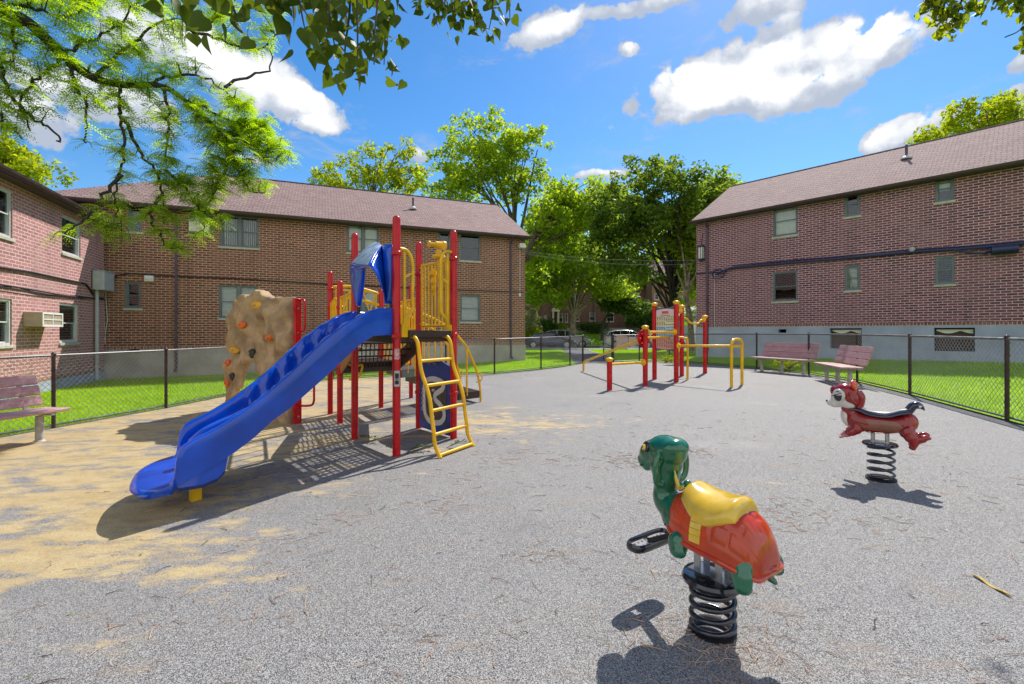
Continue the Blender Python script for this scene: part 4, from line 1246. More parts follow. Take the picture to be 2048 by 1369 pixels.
mb = MB(); mb.lathe([(.21, -.02), (.225, 0), (.21, .02)], Vector((p2.x-.02, p2.y+.085, zat(p2, 0, 677))), 28, axis=(-.5, .85, 0)); ds = mb.build('disc_plate', M['red'], ex)
mb = MB()
for i in range(6):
    a = i*PI/3; mb.lathe([(.016, -.03), (.016, .03)], Vector((p2.x-.02+.14*math.cos(a)*.86, p2.y+.085+.14*math.cos(a)*.5, zat(p2, 0, 677)+.14*math.sin(a))), 8, axis=(-.5, .85, 0))
mb.build('bolts', M['white'], ds)
# second rail behind the board, bent down to the ground
q = G(1375, 760); zq = zat(p2, 0, 676)
bar('bent_rail', [Vector((p2.x, p2.y, zq)), Vector((q.x-.35, q.y-.05, zq)), Vector((q.x-.08, q.y, zq-.03)), Vector((q.x, q.y, zq-.16)), Vector((q.x, q.y, q.z-.05))], .032, n=5)
# parallel bar to the hoop
l1, l2 = G(1463, 775), G(1484, 770)
ztop = zat(l1, 0, 679.5); zbar = zat(p4, 0, 692)
bar('hoop', [Vector((l1.x, l1.y, l1.z-.1)), Vector((l1.x, l1.y, ztop-.25)), Vector((l1.x, l1.y, ztop-.12)), l1.lerp(l2, .22)+Vector((0, 0, ztop-l1.lerp(l2, .22).z-.01)), l1.lerp(l2, .78)+Vector((0, 0, ztop-l1.lerp(l2, .78).z-.01)), Vector((l2.x, l2.y, ztop-.12)), Vector((l2.x, l2.y, ztop-.25)), Vector((l2.x, l2.y, l2.z-.1))], .036, n=5)
A_ = Vector((p4.x, p4.y, zbar)); B_ = Vector((l1.x, l1.y, zat(l1, 0, 692.5))); C_ = Vector((l2.x, l2.y, zat(l2, 0, 693)))
bar('long_bar', [A_, B_, C_], .032); knob(A_, B_)
z5, z6 = zat(p5, 0, 638.5), zat(p6, 0, 640)
a5, a6 = Vector((p5.x, p5.y, z5+.02)), Vector((p6.x, p6.y, z6))
bar('wave_bar', [a5, a5.lerp(a6, .2), a5.lerp(a6, .36)-Vector((0, 0, .12)), a5.lerp(a6, .66)-Vector((0, 0, .14)), a5.lerp(a6, .82)-Vector((0, 0, .02)), a6], .03, n=5); knob(a6, a5)
kz = zat(p5, 0, 622.5); mb = MB(); mb.lathe([(.04, .05), (.08, .06), (.09, .08), (.05, .11), (.004, .115)], Vector((p5.x, p5.y, kz)), 16, axis=(-.8, -.6, 0)); mb.tube([Vector((p5.x, p5.y, kz)), Vector((p5.x-.3, p5.y-.1, kz+.02))], .028, 8); mb.build('grip_knob', M['yellow'], ex)
# instruction board between the two tall posts
WB = Wall(p3, (p4-p3)[:2]); Lb = (p4-p3).xy.length
zt_, zb_ = zat((p3+p4)/2, 0, 617.5), zat((p3+p4)/2, 0, 698.5)
m = MB()
def board_poly(u0, u1, z0, z1, bow):
    n = 12; top = [(u0+(u1-u0)*i/n, z1+bow*math.sin(PI*i/n)) for i in range(n+1)]
    bot = [(u1-(u1-u0)*i/n, z0-bow*math.sin(PI*i/n)) for i in range(n+1)]
    return top[::-1]+bot[::-1]
u3 = Vector((WB.u.x, WB.u.y, 0)); n3 = Vector((WB.n.x, WB.n.y, 0)); o3 = Vector((WB.p.x, WB.p.y, 0))
n = 12
ztop_l = [(.05+(Lb-.1)*i/n, zt_+.08-.07*math.sin(PI*i/n)) for i in range(n+1)]
zbot_l = [(.05+(Lb-.1)*i/n, zb_-.08+.05*math.sin(PI*i/n)) for i in range(n+1)]
m.prism(zbot_l+ztop_l[::-1], o3-n3*.03, u3, Vector((0, 0, 1)), n3, .02); bo = m.build('board_frame', M['purple_plate'], ex, smooth=0)
m = MB(); m.prism(board_poly(.075, Lb-.075, zb_+.02, zt_-.04, .03), o3-n3*.009, u3, Vector((0, 0, 1)), n3, .006)
def board_mat():
    mm, t, b = base_mat('printed_exercise_board')
    pos = t.n('ShaderNodeNewGeometry').outputs['Position']
    x = t.n('ShaderNodeSeparateXYZ'); t.l(pos, x.inputs[0])
    f = t.math('DIVIDE', t.math('SUBTRACT', x.outputs[2], zb_), zt_-zb_)
    c = t.ramp(f, [(0, (.78, .38, .30)), (.24, (.80, .46, .34)), (.30, (.42, .62, .75)), (.52, (.50, .68, .78)), (.58, (.80, .76, .45)), (.76, (.80, .72, .52)), (.84, (.80, .66, .60)), (1, (.80, .66, .62))])
    t.l(c, b.inputs['Base Color']); b.inputs['Roughness'].default_value = .4
    return mm
fo = m.build('printed_face', board_mat(), bo, smooth=0)
HT = zt_-zb_
# small exercise figures in rows, heading rules and a red title mark
ink = mat('printed_black', (.03, .03, .035), .6); title = mat('printed_red', (.70, .05, .05), .5)
fg = MB(); ru = {k: MB() for k in ('g', 'b', 'o')}
def bx(mb, u, v, du, dv): wbox(mb, WB, u-du/2, u+du/2, zb_+v*HT-dv/2, zb_+v*HT+dv/2, -.0028, .0005)
rnd = random.Random(5)
for row, v in enumerate((.735, .61, .475, .335, .185, .075)):
    k = ('g', 'g', 'b', 'b', 'o', 'o')[row]
    for a, b in ((.10, .48), (.53, .90)): bx(ru[k], (a+b)/2*Lb, v+.062, (b-a)*Lb*.95, .016)
    for i in range(5):
        bx(fg, (.14+.085*i)*Lb, v, .016, .075); bx(fg, (.14+.085*i)*Lb+.012, v+.02, .02, .012)
        fg.ell(WB.pt((.14+.085*i)*Lb, zb_+v*HT+.05, -.002), (.011, .004, .012), 8, 5)
    for i in range(5):
        u = (.55+.085*i)*Lb
        if row in (1, 2): bx(fg, u, v-.01, .05, .014); fg.ell(WB.pt(u+.03, zb_+v*HT, -.002), (.010, .004, .010), 8, 5)
        else: bx(fg, u, v, .016, .06+.02*rnd.random()); bx(fg, u+.012, v-.02, .012, .05); fg.ell(WB.pt(u, zb_+v*HT+.045, -.002), (.010, .004, .011), 8, 5)
fg.build('figure_rows', ink, bo, smooth=0)
for k, col in (('g', (.45, .42, .08)), ('b', (.06, .22, .5)), ('o', (.6, .16, .08))): ru[k].build('heading_rules', mat('printed_rule_'+k, col, .6), bo, smooth=0)
tm = MB(); n = 18
for i in range(9): bx(tm, (.36+.035*i)*Lb, .90+(.006 if i % 2 else 0), .024, .055-.012*abs(i-4)/4)
bx(tm, .5*Lb, .93, .30, .010); bx(tm, .5*Lb, .868, .30, .010)
tm.build('title_mark', title, bo, smooth=0)
st = MB(); bx(st, .5*Lb, .825, .40, .014); st.build('subtitle', M['purple_plate'], bo, smooth=0)
# ---------------------------------------------------------------- play structure
ps = thing('play_structure', 'red posted playground tower with blue double slide, yellow rails and brown steps', 'playground', (-1.9, 7.0, H(-1.9, 7)))
pA, pB, pC, pD = G(793, 912), G(709.5, 878), G(907, 877), G(837.5, 856.5)
pE, pF, pG, pH = G(660.5, 828.5), G(680, 846.6), G(762, 816), G(822, 796.5)
pI = Vector((-2.05, 8.2, H(-2.05, 8.2)))
def dome_post(b, h, r=.047, rings=()):
    b = Vector(b); m = MB()
    m.lathe([(r, -.2), (r, h-.05), (r*.93, h-.028), (r*.72, h-.010), (r*.4, h-.002), (.002, h)], b, 20)
    po = m.build('post', M['red'], ps)
    if rings:
        for z in rings:
            c = MB()
            c.lathe([(r+.004, -.028), (r+.012, -.02), (r+.012, .02), (r+.004, .028)], b+Vector((0, 0, z)), 20)
            c.box(b.x-.035, b.x+.035, b.y-r-.03, b.y-r, b.z+z-.018, b.z+z+.018)
            c.build('clamp', M['red'], po)
    return po
DK = 1.40
postA = dome_post(pA, 2.85, rings=(1.42, 2.40)); dome_post(pB, 2.86, rings=(1.42, 2.2)); dome_post(pC, 2.85, rings=(.62, 1.42, 2.46)); dome_post(pD, 2.85, rings=(.55, 1.42, 2.35))
dome_post(pE, 2.62, rings=(1.95, 2.3)); dome_post(pF, 2.34, rings=(.82, 1.9)); dome_post(pG, 2.33, rings=(1.9,)); dome_post(pH, 2.55, rings=(1.9,)); dome_post(pI, 1.9)

def perforated(mb, a, b, c, d, z, th=.006, pitch=.052, web=.017, rim=.05, mids=2):
    """deck a-b-c-d (2D corners) pierced with rows of slots"""
    a, b, c, d = [Vector((p[0], p[1])) for p in (a, b, c, d)]
    def q(s, t): v = a.lerp(b, s).lerp(d.lerp(c, s), t); return Vector((v.x, v.y, z))
    L1, L2 = (b-a).length, (d-a).length
    for (n, L, f) in ((int(L1/(pitch*1.35)), L1, 0), (int(L2/pitch), L2, 1)):
        for i in range(n+1):
            s = i/n; w = web
            if i in (0, n): w = rim
            elif mids and i % max(1, n//mids) == 0: w = rim
            if f == 0: mb.beam(q(s, 0), q(s, 1), w, th)
            else: mb.beam(q(0, s)+Vector((0, 0, .0015)), q(1, s)+Vector((0, 0, .0015)), w, th)
def skirt(mb, pts, z0, z1, t=.03):
    for p, q in zip(pts, pts[1:]): mb.beam((p[0], p[1], (z0+z1)/2), (q[0], q[1], (z0+z1)/2), t, z1-z0)
XY = lambda p: Vector((p[0], p[1]))
def inset(poly, s):
    c = sum((XY(p) for p in poly), Vector((0, 0)))/len(poly); return [c+(XY(p)-c)*s for p in poly]
dk = MB(); sq = inset([pA, pC, pD, pB], .95); perforated(dk, *sq, DK)
skirt(dk, sq+[sq[0]], DK-.085, DK-.004); dk.build('deck', M['brown_deck'], ps, smooth=0)
D2 = .93
dk = MB(); sq = inset([pF, pI, pG, pE], .96); perforated(dk, *sq, D2); skirt(dk, sq+[sq[0]], D2-.17, D2-.004); dk.build('deck', M['brown_deck'], ps, smooth=0)
# flight from the lower deck up to the tower
st = MB(); cb = MB()
for k, (t0, t1, z) in enumerate(((.0, .26, 1.285), (.24, .50, 1.17), (.48, .74, 1.055), (.72, 1.0, .94))):
    a, b = XY(pB).lerp(XY(pF), t0), XY(pD).lerp(XY(pI), t0); c, d = XY(pD).lerp(XY(pI), t1), XY(pB).lerp(XY(pF), t1)
    sq = inset([a, b, c, d], .93)
    perforated(st, sq[0], sq[1], sq[2], sq[3], z, pitch=.045, mids=0, rim=.03)
    nb = 14
    p0, p1_ = sq[3], sq[2]
    st.beam((p0.x, p0.y, z-.012), (p1_.x, p1_.y, z-.012), .02, .025); st.beam((p0.x, p0.y, z-.11), (p1_.x, p1_.y, z-.11), .012, .02)
    for i in range(nb+1):
        v = p0.lerp(p1_, i/nb); st.beam((v.x, v.y, z-.012), (v.x, v.y, z-.11), .018, .012, up=(1, 0, 0))
st.build('stairs', M['brown_deck'], ps, smooth=0)
for s, (a, b) in enumerate(((pB, pF), (pD, pI))):
    a, b = XY(a), XY(b); n = (b-a).normalized(); sd = Vector((-n.y, n.x))
    m = MB(); ln = (b-a).length
    m.prism([(0.02, DK-.0), (0.02, DK-.26), (ln*.9, D2-.16), (ln*.98, D2-.02), (ln*.98, D2+.1), (.16, DK)], Vector((a.x, a.y, 0))-Vector((sd.x, sd.y, 0))*.012, Vector((n.x, n.y, 0)), Vector((0, 0, 1)), Vector((sd.x, sd.y, 0)), .024)
    m.build('stringer', mat('orange_brown_stringer', (.30, .12, .03), .5) if s == 0 else M['brown_deck'], ps, bevel=.004)

# ---- slide
sa0, sa1 = Vector((-1.45, 5.40)), Vector((-2.80, 3.50)); sb0, sb1 = Vector((-2.15, 6.38)), Vector((-3.45, 4.45))
da, db = (sa1-sa0).normalized(), (sb1-sb0).normalized()
TOP = [(-.10, 1.725), (.1, 1.722), (.22, 1.69), (.35, 1.64), (.57, 1.525), (.8, 1.368), (1.0, 1.195), (1.2, 1.02), (1.4, .87), (1.6, .735), (1.8, .632), (2.0, .555), (2.07, .515), (2.11, .44), (2.145, .34), (2.18, .265), (2.24, .235), (2.40, .215), (2.5, .19)]
BOT = [(-.10, 1.41), (.18, 1.40), (.375, 1.30), (.56, 1.16), (.775, .99), (.975, .845), (1.16, .71), (1.34, .61), (1.5, .485), (1.66, .39), (1.8, .325), (1.95, .26), (2.1, .20), (2.3, .145), (2.5, .13)]
def itp(tab, s):
    if s <= tab[0][0]: return tab[0][1]
    for (a, b), (c, d) in zip(tab, tab[1:]):
        if s <= c: return b+(d-b)*(s-a)/(c-a)
    return tab[-1][1]
rows = []; NS = 132; SEND = 2.40
def cross(s):
    zt, zb = itp(TOP, s), itp(BOT, s)
    far_s = s
    wave = .046*math.sin((s-.32)/.215*2*PI)*sstep(.25, .4, s)*(1-sstep(1.35, 1.5, s))
    bed = min(zb+.07, zt-.02)+wave
    flat = sstep(1.9, 2.15, s)
    bed = bed*(1-flat)+(.218-.035*sstep(2.3, 2.46, s))*flat
    dv = (.10+.10*sstep(1.2, 1.9, s))*(1-sstep(2.03, 2.06, s))
    rw = .035*sstep(.3, .45, s)*(1-sstep(1.3, 1.5, s))
    zw = zt+.012*math.sin((s-.32)/.215*2*PI+.6)*sstep(.25, .4, s)*(1-sstep(1.4, 1.6, s))
    wv = rw*.5*(1+math.sin((s-.32)/.215*2*PI))
    r = [(.03, zb), (.012, (zb+zt)/2), (.006, zt-.03), (.014, zt-.008), (.026, zt), (.075, zw-.002), (.100+wv*.6, zw-.010), (.114+wv, zw-.034), (.126+wv, (zw+bed)/2), (.138+wv*.6, bed+.03), (.165, bed+.006), (.23, bed), (.33, bed), (.44, bed),
         (.475, bed+.01+dv*.4), (.50, bed+dv*.93), (.53, bed+dv), (.585, bed+dv), (.615, bed+dv*.93), (.64, bed+.01+dv*.4), (.675, bed), (.78, bed), (.88, bed), (.96, bed), (.985, bed+.006), (1.012-wv*.6, bed+.03), (1.024-wv, (zw+bed)/2), (1.036-wv, zw-.034), (1.05-wv*.6, zw-.010), (1.075, zw-.002), (1.124, zt), (1.136, zt-.008), (1.144, zt-.03), (1.138, (zb+zt)/2), (1.12, zb), (1.05, zb-.004), (.58, zb-.004), (.10, zb-.004)]
    out = []
    kl = sstep(2.10, 2.17, s); nr = len(r); e = max(0, (s-2.1)/(SEND-2.1))
    for j, (y, z) in enumerate(r):
        f = y/1.15
        if kl > 0 and j < nr-4:
            lz = .222-.012*e+.012*abs(2*f-1)**5*(1-e)
            if j in (0, nr-5): lz = .15
            elif j in (1, nr-6): lz = .185
            elif j in (2, nr-7): lz -= .012
            z = z+(lz-z)*kl
        elif kl > 0: z = z+(.145-z)*kl
        ss = s
        if s > 2.1:   # rounded lip in plan
            bul = 1-(abs(f-.5)*2)**3
            ss = 2.1+(SEND-2.1)*e*(.5+.5*bul)
        p = (sa0+da*ss).lerp(sb0+db*ss, f)
        out.append(Vector((p.x, p.y, z)))
    return out
for i in range(NS+1): rows.append(cross(-.10+(SEND+.10)*i/NS))
# rolled end of the lip
last = rows[-1]; cen = sum(last, Vector((0, 0, 0)))/len(last)
for k in (.5, .85, 1.0):
    rows.append([Vector((p.x+(da.x*.045)*math.sin(k*PI/2), p.y+(da.y*.045)*math.sin(k*PI/2), p.z+(cen.z-.015-p.z)*(1-math.cos(k*PI/2)))) for p in last])
m = MB(); m.loft(rows, closed=True, capends=True)
sl = m.build('slide', M['blue'], ps, smooth=50)
# belly under the exit, and its foot
def sp(s, f): p = (sa0+da*s).lerp(sb0+db*s, f); return p
m = MB(); rr = []
for s, zb, zt in ((1.72, .30, .40), (1.745, .20, .39), (1.80, .15, .36), (1.92, .125, .30), (2.08, .14, .23), (2.15, .175, .20)):
    row = []
    for f, z in ((.06, zt), (.05, zb+.04), (.09, zb), (.5, zb-.005), (.91, zb), (.95, zb+.04), (.94, zt)):
        p = sp(s, f); row.append(Vector((p.x, p.y, z)))
    rr.append(row)
m.loft(rr, closed=True, capends=True); m.build('slide_belly', M['blue'], sl, smooth=50)
g = G(391, 1000); m = MB(); m.obox((g.x, g.y, g.z+.05), Vector((da.x, da.y, 0))*.04, Vector((-da.y, da.x, 0))*.035, (0, 0, .14)); m.build('slide_foot', M['yellow'], sl, bevel=.004)
# ---- blue hood over the slide entrance
ab = (XY(pB)-XY(pA)); Wab = ab.length; ab.normalize(); sd_ = Vector((da.x, da.y))
hA, hB = XY(pA)+ab*.10+sd_*.02, XY(pB)-ab*.07+sd_*.02
def hp(px, py, o_):
    p0 = XY(pA)+sd_*o_; a = (px-CX)/FPX; nn = Vector((-ab.y, ab.x))
    d = nn.dot(p0)/(nn.x*a+nn.y); return Vector((a*d, d, EYE-(py-CY)/FPX*d))
def patch(mb, e0_, e1_, n=8, bow=Vector((0, 0, 0))):
    """ruled sheet between two polylines, bowed a little"""
    def rs(pl, k=12):
        L = [0]
        for a_, b_ in zip(pl, pl[1:]): L.append(L[-1]+(b_-a_).length)
        out = []
        for i in range(k+1):
            s_ = L[-1]*i/k
            for j in range(len(pl)-1):
                if s_ <= L[j+1]+1e-9: out.append(pl[j].lerp(pl[j+1], (s_-L[j])/max(1e-9, L[j+1]-L[j]))); break
        return out
    A_, B_ = rs(e0_), rs(e1_)
    mb.loft([[a_.lerp(b_, i/n)+bow*math.sin(PI*i/n) for a_, b_ in zip(A_, B_)] for i in range(n+1)])
TL, TR, PK, VL = hp(703, 527, .27), hp(739, 532, .35), hp(751, 486, .0), hp(764, 493, .0)
crease = smooth_line([VL, hp(767, 530, .05), hp(770, 570, .05), hp(774, 607, .04)], 5)
arc_r = smooth_line([TR, hp(752, 549, .29), hp(764, 576, .18), hp(773, 607, .05)], 5)
m = MB()
patch(m, smooth_line([hp(785, 491, .0), hp(786, 530, .0), hp(786, 570, .0), hp(784, 608, .0)], 5), crease, 6, Vector((0, 0, 0))+Vector((sd_.x, sd_.y, 0))*.035)      # right cheek
patch(m, [hp(785, 491, .0), hp(778, 489, .0), VL], [hp(786, 491.5, -.03), hp(778, 490, -.05), hp(764, 494, -.05)], 2)
patch(m, crease, arc_r, 6, Vector((sd_.x, sd_.y, 0))*.02)                 # swept side under the peak
patch(m, [TL, hp(720, 531, .33), TR], [PK, hp(758, 487, .0), VL], 8, Vector((0, 0, .03)))       # sloping top
lo_edge = smooth_line([hp(700.5, 534, .26), hp(702, 560, .20), hp(707, 590, .10), hp(713, 613, .04)], 5)
li_edge = smooth_line([hp(730, 534, .28), hp(729, 562, .20), hp(726, 590, .10), hp(722, 612, .04)], 5)
patch(m, lo_edge, li_edge, 6, Vector((sd_.x, sd_.y, 0))*.03)              # left leg
patch(m, [TL, hp(720, 531, .33), TR], [hp(700.5, 534, .26), hp(716, 538, .31), hp(731, 535, .29)], 3)   # rolled front brow
bl_ = smooth_line([PK, hp(728, 500, .0), hp(714, 530, .0), hp(712, 575, .0), hp(713, 613, .0)], 5)
patch(m, smooth_line([TL, hp(702, 545, .2), hp(706, 585, .1), hp(713, 613, .04)], 5), bl_, 6)         # left side
hd_o = m.build('slide_hood', M['blue'], ps, smooth=35, solid=.012)
m = MB(); dz_ = Vector((sd_.x*.004, sd_.y*.004, .011))
patch(m, [TL.lerp(TR, .05)+dz_, hp(720, 531, .33)+dz_, TR.lerp(TL, .06)+dz_], [PK+dz_, hp(758, 487, .0)+dz_, VL+dz_], 8, Vector((0, 0, .03))); m.build('bleached_top', M['blue_faded'], hd_o, smooth=40)
# brackets below the hood legs
for q in (hA, hB.lerp(hA, .1)):
    m = MB(); m.tube([(q.x, q.y, 1.66), (q.x, q.y, 1.78)], .022, 10); m.build('hood_bracket', M['dark_metal'], hd_o)

# ---- arched ladder between posts A and C
tl, tr = Vector((-1.24, 5.695)), Vector((-.914, 6.19)); bl, br = G(881, 917), G(947, 893)
LAD = [(822, 668), (831, 672), (838, 690), (841, 712), (851, 745), (860, 780), (865, 815), (869, 850), (872, 885), (880, 917)]
def stringer(t, b, pxs):
    out = [Vector((t.x-.05, t.y+.03, DK+.0))]
    n = len(pxs)
    for i, (fz, fo) in enumerate(pxs):
        p = Vector((t.x, t.y)).lerp(Vector((b.x, b.y)), fo); out.append(Vector((p.x, p.y, DK-(DK-b.z)*fz)))
    return smooth_line(out, 5)
prof = [(.015, .12), (.07, .24), (.17, .29), (.30, .36), (.45, .56), (.55, .66), (.68, .72), (.80, .78), (.90, .82), (1.0, 1.0)]
ld = MB(); ls = stringer(tl, bl, prof); rs_ = stringer(tr, br, prof)
ld.tube(ls, .024, 10); ld.tube(rs_, .024, 10); lo = ld.build('ladder', M['yellow'], ps)
for fz in (.21, .42, .62, .82, .985):
    i = min(range(len(ls)), key=lambda k: abs((DK-ls[k].z)/(DK-bl.z)-fz)); j = min(range(len(rs_)), key=lambda k: abs((DK-rs_[k].z)/(DK-br.z)-fz))
    m = MB(); m.tube([ls[i], rs_[j]], .021, 10); m.build('rung', M['yellow'], lo)
m = MB(); a, b = XY(pA).lerp(XY(pC), .16), XY(pA).lerp(XY(pC), .90); m.beam((a.x+.03, a.y-.03, DK+.02), (b.x+.03, b.y-.03, DK+.02), .05, .085); m.build('ladder_board', M['brown_deck'], ps, bevel=.004)
# tall grab loops beside the ladder
def grab(root_p, t, hz, name='grab_loop', w=.16):
    a = XY(pA).lerp(XY(pC), t); b = XY(pA).lerp(XY(pC), t+w)
    pts = [Vector((a.x, a.y, hz)), Vector((a.lerp(b, .6).x, a.lerp(b, .6).y, hz-.015)), Vector((b.x, b.y, hz-.16)), Vector((b.x, b.y, 1.9)), Vector((b.x, b.y, 1.72)), Vector((b.lerp(a, .5).x, b.lerp(a, .5).y, 1.62)), Vector((a.lerp(b, .3).x, a.lerp(b, .3).y, 1.52)), Vector((a.lerp(b, .3).x, a.lerp(b, .3).y, DK+.02))]
    m = MB(); m.tube(smooth_line(pts, 5), .021, 10)
    m.tube([Vector((a.lerp(b, .35).x, a.lerp(b, .35).y, hz-.03)), Vector((a.lerp(b, .35).x, a.lerp(b, .35).y, 1.56))], .018, 8)
    m.tube([Vector((a.lerp(b, .35).x, a.lerp(b, .35).y, 2.1)), Vector((a.lerp(b, .7).x, a.lerp(b, .7).y, 2.14)), Vector((b.x, b.y, 2.16))], .015, 8)
    m.obox((a.lerp(b, .3).x, a.lerp(b, .3).y, DK+.06), (.03, .04, 0), (.02, -.015, 0), (0, 0, .08))
    return m.build(name, M['yellow'], ps)
grab(pA, .05, 2.44, w=.20); grab(pC, .95, 2.53, w=-.20)

# ---- railings
def panel(p, q, z0, z1, n=7, r=.014, frame=.019, inset_=.10, arch_=0.0, name='guard_rail', diag=False):
    p, q = XY(p), XY(q); d = (q-p).normalized(); p = p+d*inset_; q = q-d*inset_
    def v(t, z): w = p.lerp(q, t); return Vector((w.x, w.y, z))
    m = MB()
    top = [v(i/12, z1+arch_*math.sin(PI*i/12)) for i in range(13)]
    m.tube(top, frame, 10); m.tube([v(0, z0), v(1, z0)], frame, 10)
    m.tube([v(0, z0-.02), v(0, z1+.02)], frame, 10); m.tube([v(1, z0-.02), v(1, z1+.02)], frame, 10)
    if diag:
        zm = z0+(z1-z0)*.45
        m.tube([v(0, zm), v(1, zm)], r, 8)
        for i in range(n): m.tube([v(i/n, zm if i % 2 else z1), v((i+1)/n, z1 if i % 2 else zm)], r, 8)
        for i in range(1, n): m.tube([v(i/n, z0), v(i/n, zm)], r, 8)
    else:
        for i in range(1, n): m.tube([v(i/n, z0), v(i/n, z1+arch_*math.sin(PI*i/n))], r, 8)
    for t in (0, 1):
        for z in (z0+.03, z1-.03):
            c = v(t, z); e = v(-.06 if t == 0 else 1.06, z); m.tube([c, e], .016, 8)
    return m.build(name, M['yellow'], ps)
panel(pC, pD, DK+.13, 2.44, n=8, arch_=.0)
panel(pE, pG, D2+.55, 2.22, n=6, diag=True); panel(pF, pE, D2+.12, 1.95, n=5, arch_=.06)
panel(pD, pI, D2+.55, 1.95, n=8); panel(pB, pF, D2+.55, 2.0, n=4)
panel(pG, pH, .75, 1.85, n=9); 
m = MB()
a, b = XY(pE), XY(pG)     # thick arched hand rails in front of the far panel
for z in (2.05, 2.27):
    m.tube(smooth_line([Vector((a.lerp(b, t).x, a.lerp(b, t).y, z+dz)) for t, dz in ((.05, 0), (.35, .03), (.6, 0), (.95, -.08))], 5), .03, 10)
m.build('hand_rail', M['yellow'], ps)
m = MB()                   # curled hand rails at the lower deck corner
a, b = XY(pE), XY(pF)
m.tube(smooth_line([Vector((a.x+.06, a.y-.05, D2+.95)), Vector((a.lerp(b, .3).x+.1, a.lerp(b, .3).y-.1, D2+.98)), Vector((a.lerp(b, .45).x+.14, a.lerp(b, .45).y-.16, D2+.8)), Vector((a.lerp(b, .5).x+.14, a.lerp(b, .5).y-.16, D2+.1))], 5), .022, 10)
m.tube(smooth_line([Vector((pF.x+.1, pF.y, D2+.0)), Vector((pF.x+.28, pF.y-.12, D2-.05)), Vector((pF.x+.42, pF.y-.18, D2-.02)), Vector((pF.x+.38, pF.y-.2, D2-.2)), Vector((pF.x+.2, pF.y-.12, D2-.26))], 5), .018, 8)
m.build('hand_rail', M['yellow'], ps)
# ---- toy telescope on the railing
tz = 2.53; c = XY(pC).lerp(XY(pD), .40); td = Vector((-.86, -.5, 0)).normalized()
cc = Vector((c.x, c.y, tz+.16))
tsc = MB(); tsc.lathe([(0.0451, -0.1054), (0.0615, -0.1023), (0.0656, -0.0620), (0.0558, -0.0558), (0.0492, 0.0310), (0.0508, 0.0434), (0.0369, 0.0558), (0.0295, 0.0744), (0.0295, 0.1240), (0.0451, 0.1302), (0.0476, 0.1550), (0.0328, 0.1581)], cc, 18, axis=td)
to = tsc.build('telescope', M['yellow'], ps)
m = MB(); m.lathe([(.09, 0), (.10, .02), (.09, .04), (.05, .055), (.04, .12)], Vector((c.x, c.y, tz-.03)), 16); m.beam((c.x-.07, c.y-.04, tz-.01), (c.x+.07, c.y+.04, tz-.01), .04, .03); m.tube([(c.x, c.y, tz), (c.x, c.y, tz-.35)], .022, 8)
m.build('telescope_mount', M['yellow'], to)
# spinner on the railing below it
m = MB(); c2 = XY(pC).lerp(XY(pD), .62)+Vector((.04, -.05))
for k, z in enumerate((2.30, 2.18, 2.07)): m.lathe([(.05-.008*k, -.03), (.055-.008*k, 0), (.05-.008*k, .03)], (c2.x, c2.y, z), 12)
m.tube([(c2.x, c2.y, 1.98), (c2.x, c2.y, 2.36)], .014, 8); m.build('spinner', M['yellow'], ps)

# ---- blue activity panel between C and D
a, b = XY(pD), XY(pC); d = (b-a).normalized(); Lp = (b-a).length; a = a+d*.07; Lp -= .14
nrm = Vector((d.y, -d.x, 0)); dx3 = Vector((d.x, d.y, 0)); o3 = Vector((a.x, a.y, H(a.x, a.y)))
if nrm.y > 0: nrm = -nrm
topc = [(Lp*i/14, 1.0+.09*math.sin(PI*i/14)+.012*math.sin(4*PI*i/14)) for i in range(15)]
pm = MB(); pm.prism([(0, .03), (Lp, .03)]+topc[::-1], o3, dx3, Vector((0, 0, 1)), nrm, .022); po = pm.build('activity_panel', mat('blue_panel', (.008, .055, .34), .45, var=.2), ps, bevel=.004)
def strip(pts, w, z0, z1, mt, name, rootp, closed=False):
    m = MB(); n = len(pts); L_, R_ = [], []
    for i, p in enumerate(pts):
        q0 = pts[i-1] if (i or closed) else p; q1 = pts[(i+1) % n] if (i < n-1 or closed) else p
        t = Vector((q1[0]-q0[0], q1[1]-q0[1])).normalized(); nn = Vector((-t.y, t.x))*w/2
        L_.append((p[0]+nn.x, p[1]+nn.y)); R_.append((p[0]-nn.x, p[1]-nn.y))
    def w3(q, o): return o3+dx3*q[0]+Vector((0, 0, q[1]))+nrm*o
    rows_ = [[w3(l, z0), w3(l, z1), w3(r, z1), w3(r, z0)] for l, r in zip(L_, R_)]
    if closed: rows_.append(rows_[0])
    m.loft(rows_, closed=True, capends=not closed)
    return m.build(name, mt, rootp)
m = MB(); m.prism([(.07, .14), (Lp-.07, .14), (Lp-.07, .80)]+[(Lp-.07-(Lp-.14)*i/8, .80+.02*math.sin(i*1.6)) for i in range(1, 9)], o3+nrm*.022, dx3, Vector((0, 0, 1)), nrm, .005); m.build('panel_field', mat('brown_panel_field', (.075, .06, .055), .5, var=.35, scale=9), po, smooth=0)
trk = [(.5, .16), (.72, .19), (.84, .27), (.84, .37), (.72, .45), (.58, .50), (.55, .57), (.68, .63), (.80, .68), (.82, .76), (.66, .80), (.42, .80), (.22, .74), (.17, .60), (.18, .42), (.22, .26), (.34, .18)]
trk = [tuple(p)[:2] for p in smooth_line([Vector((x*Lp, z*.98, 0)) for x, z in trk]+[Vector((trk[0][0]*Lp, trk[0][1]*.98, 0))], 5)][:-1]
strip(trk, .075, .027, .034, mat('pale_track', (.74, .73, .74), .5), 'race_track', po, True)
m = MB(); m.prism([(.08, .3), (.13, .3), (.13, .62), (.08, .62)], o3+nrm*.027, dx3, Vector((0, 0, 1)), nrm, .008); fs = m.build('flag_strip', M['white'], po, bevel=.003)
m = MB()
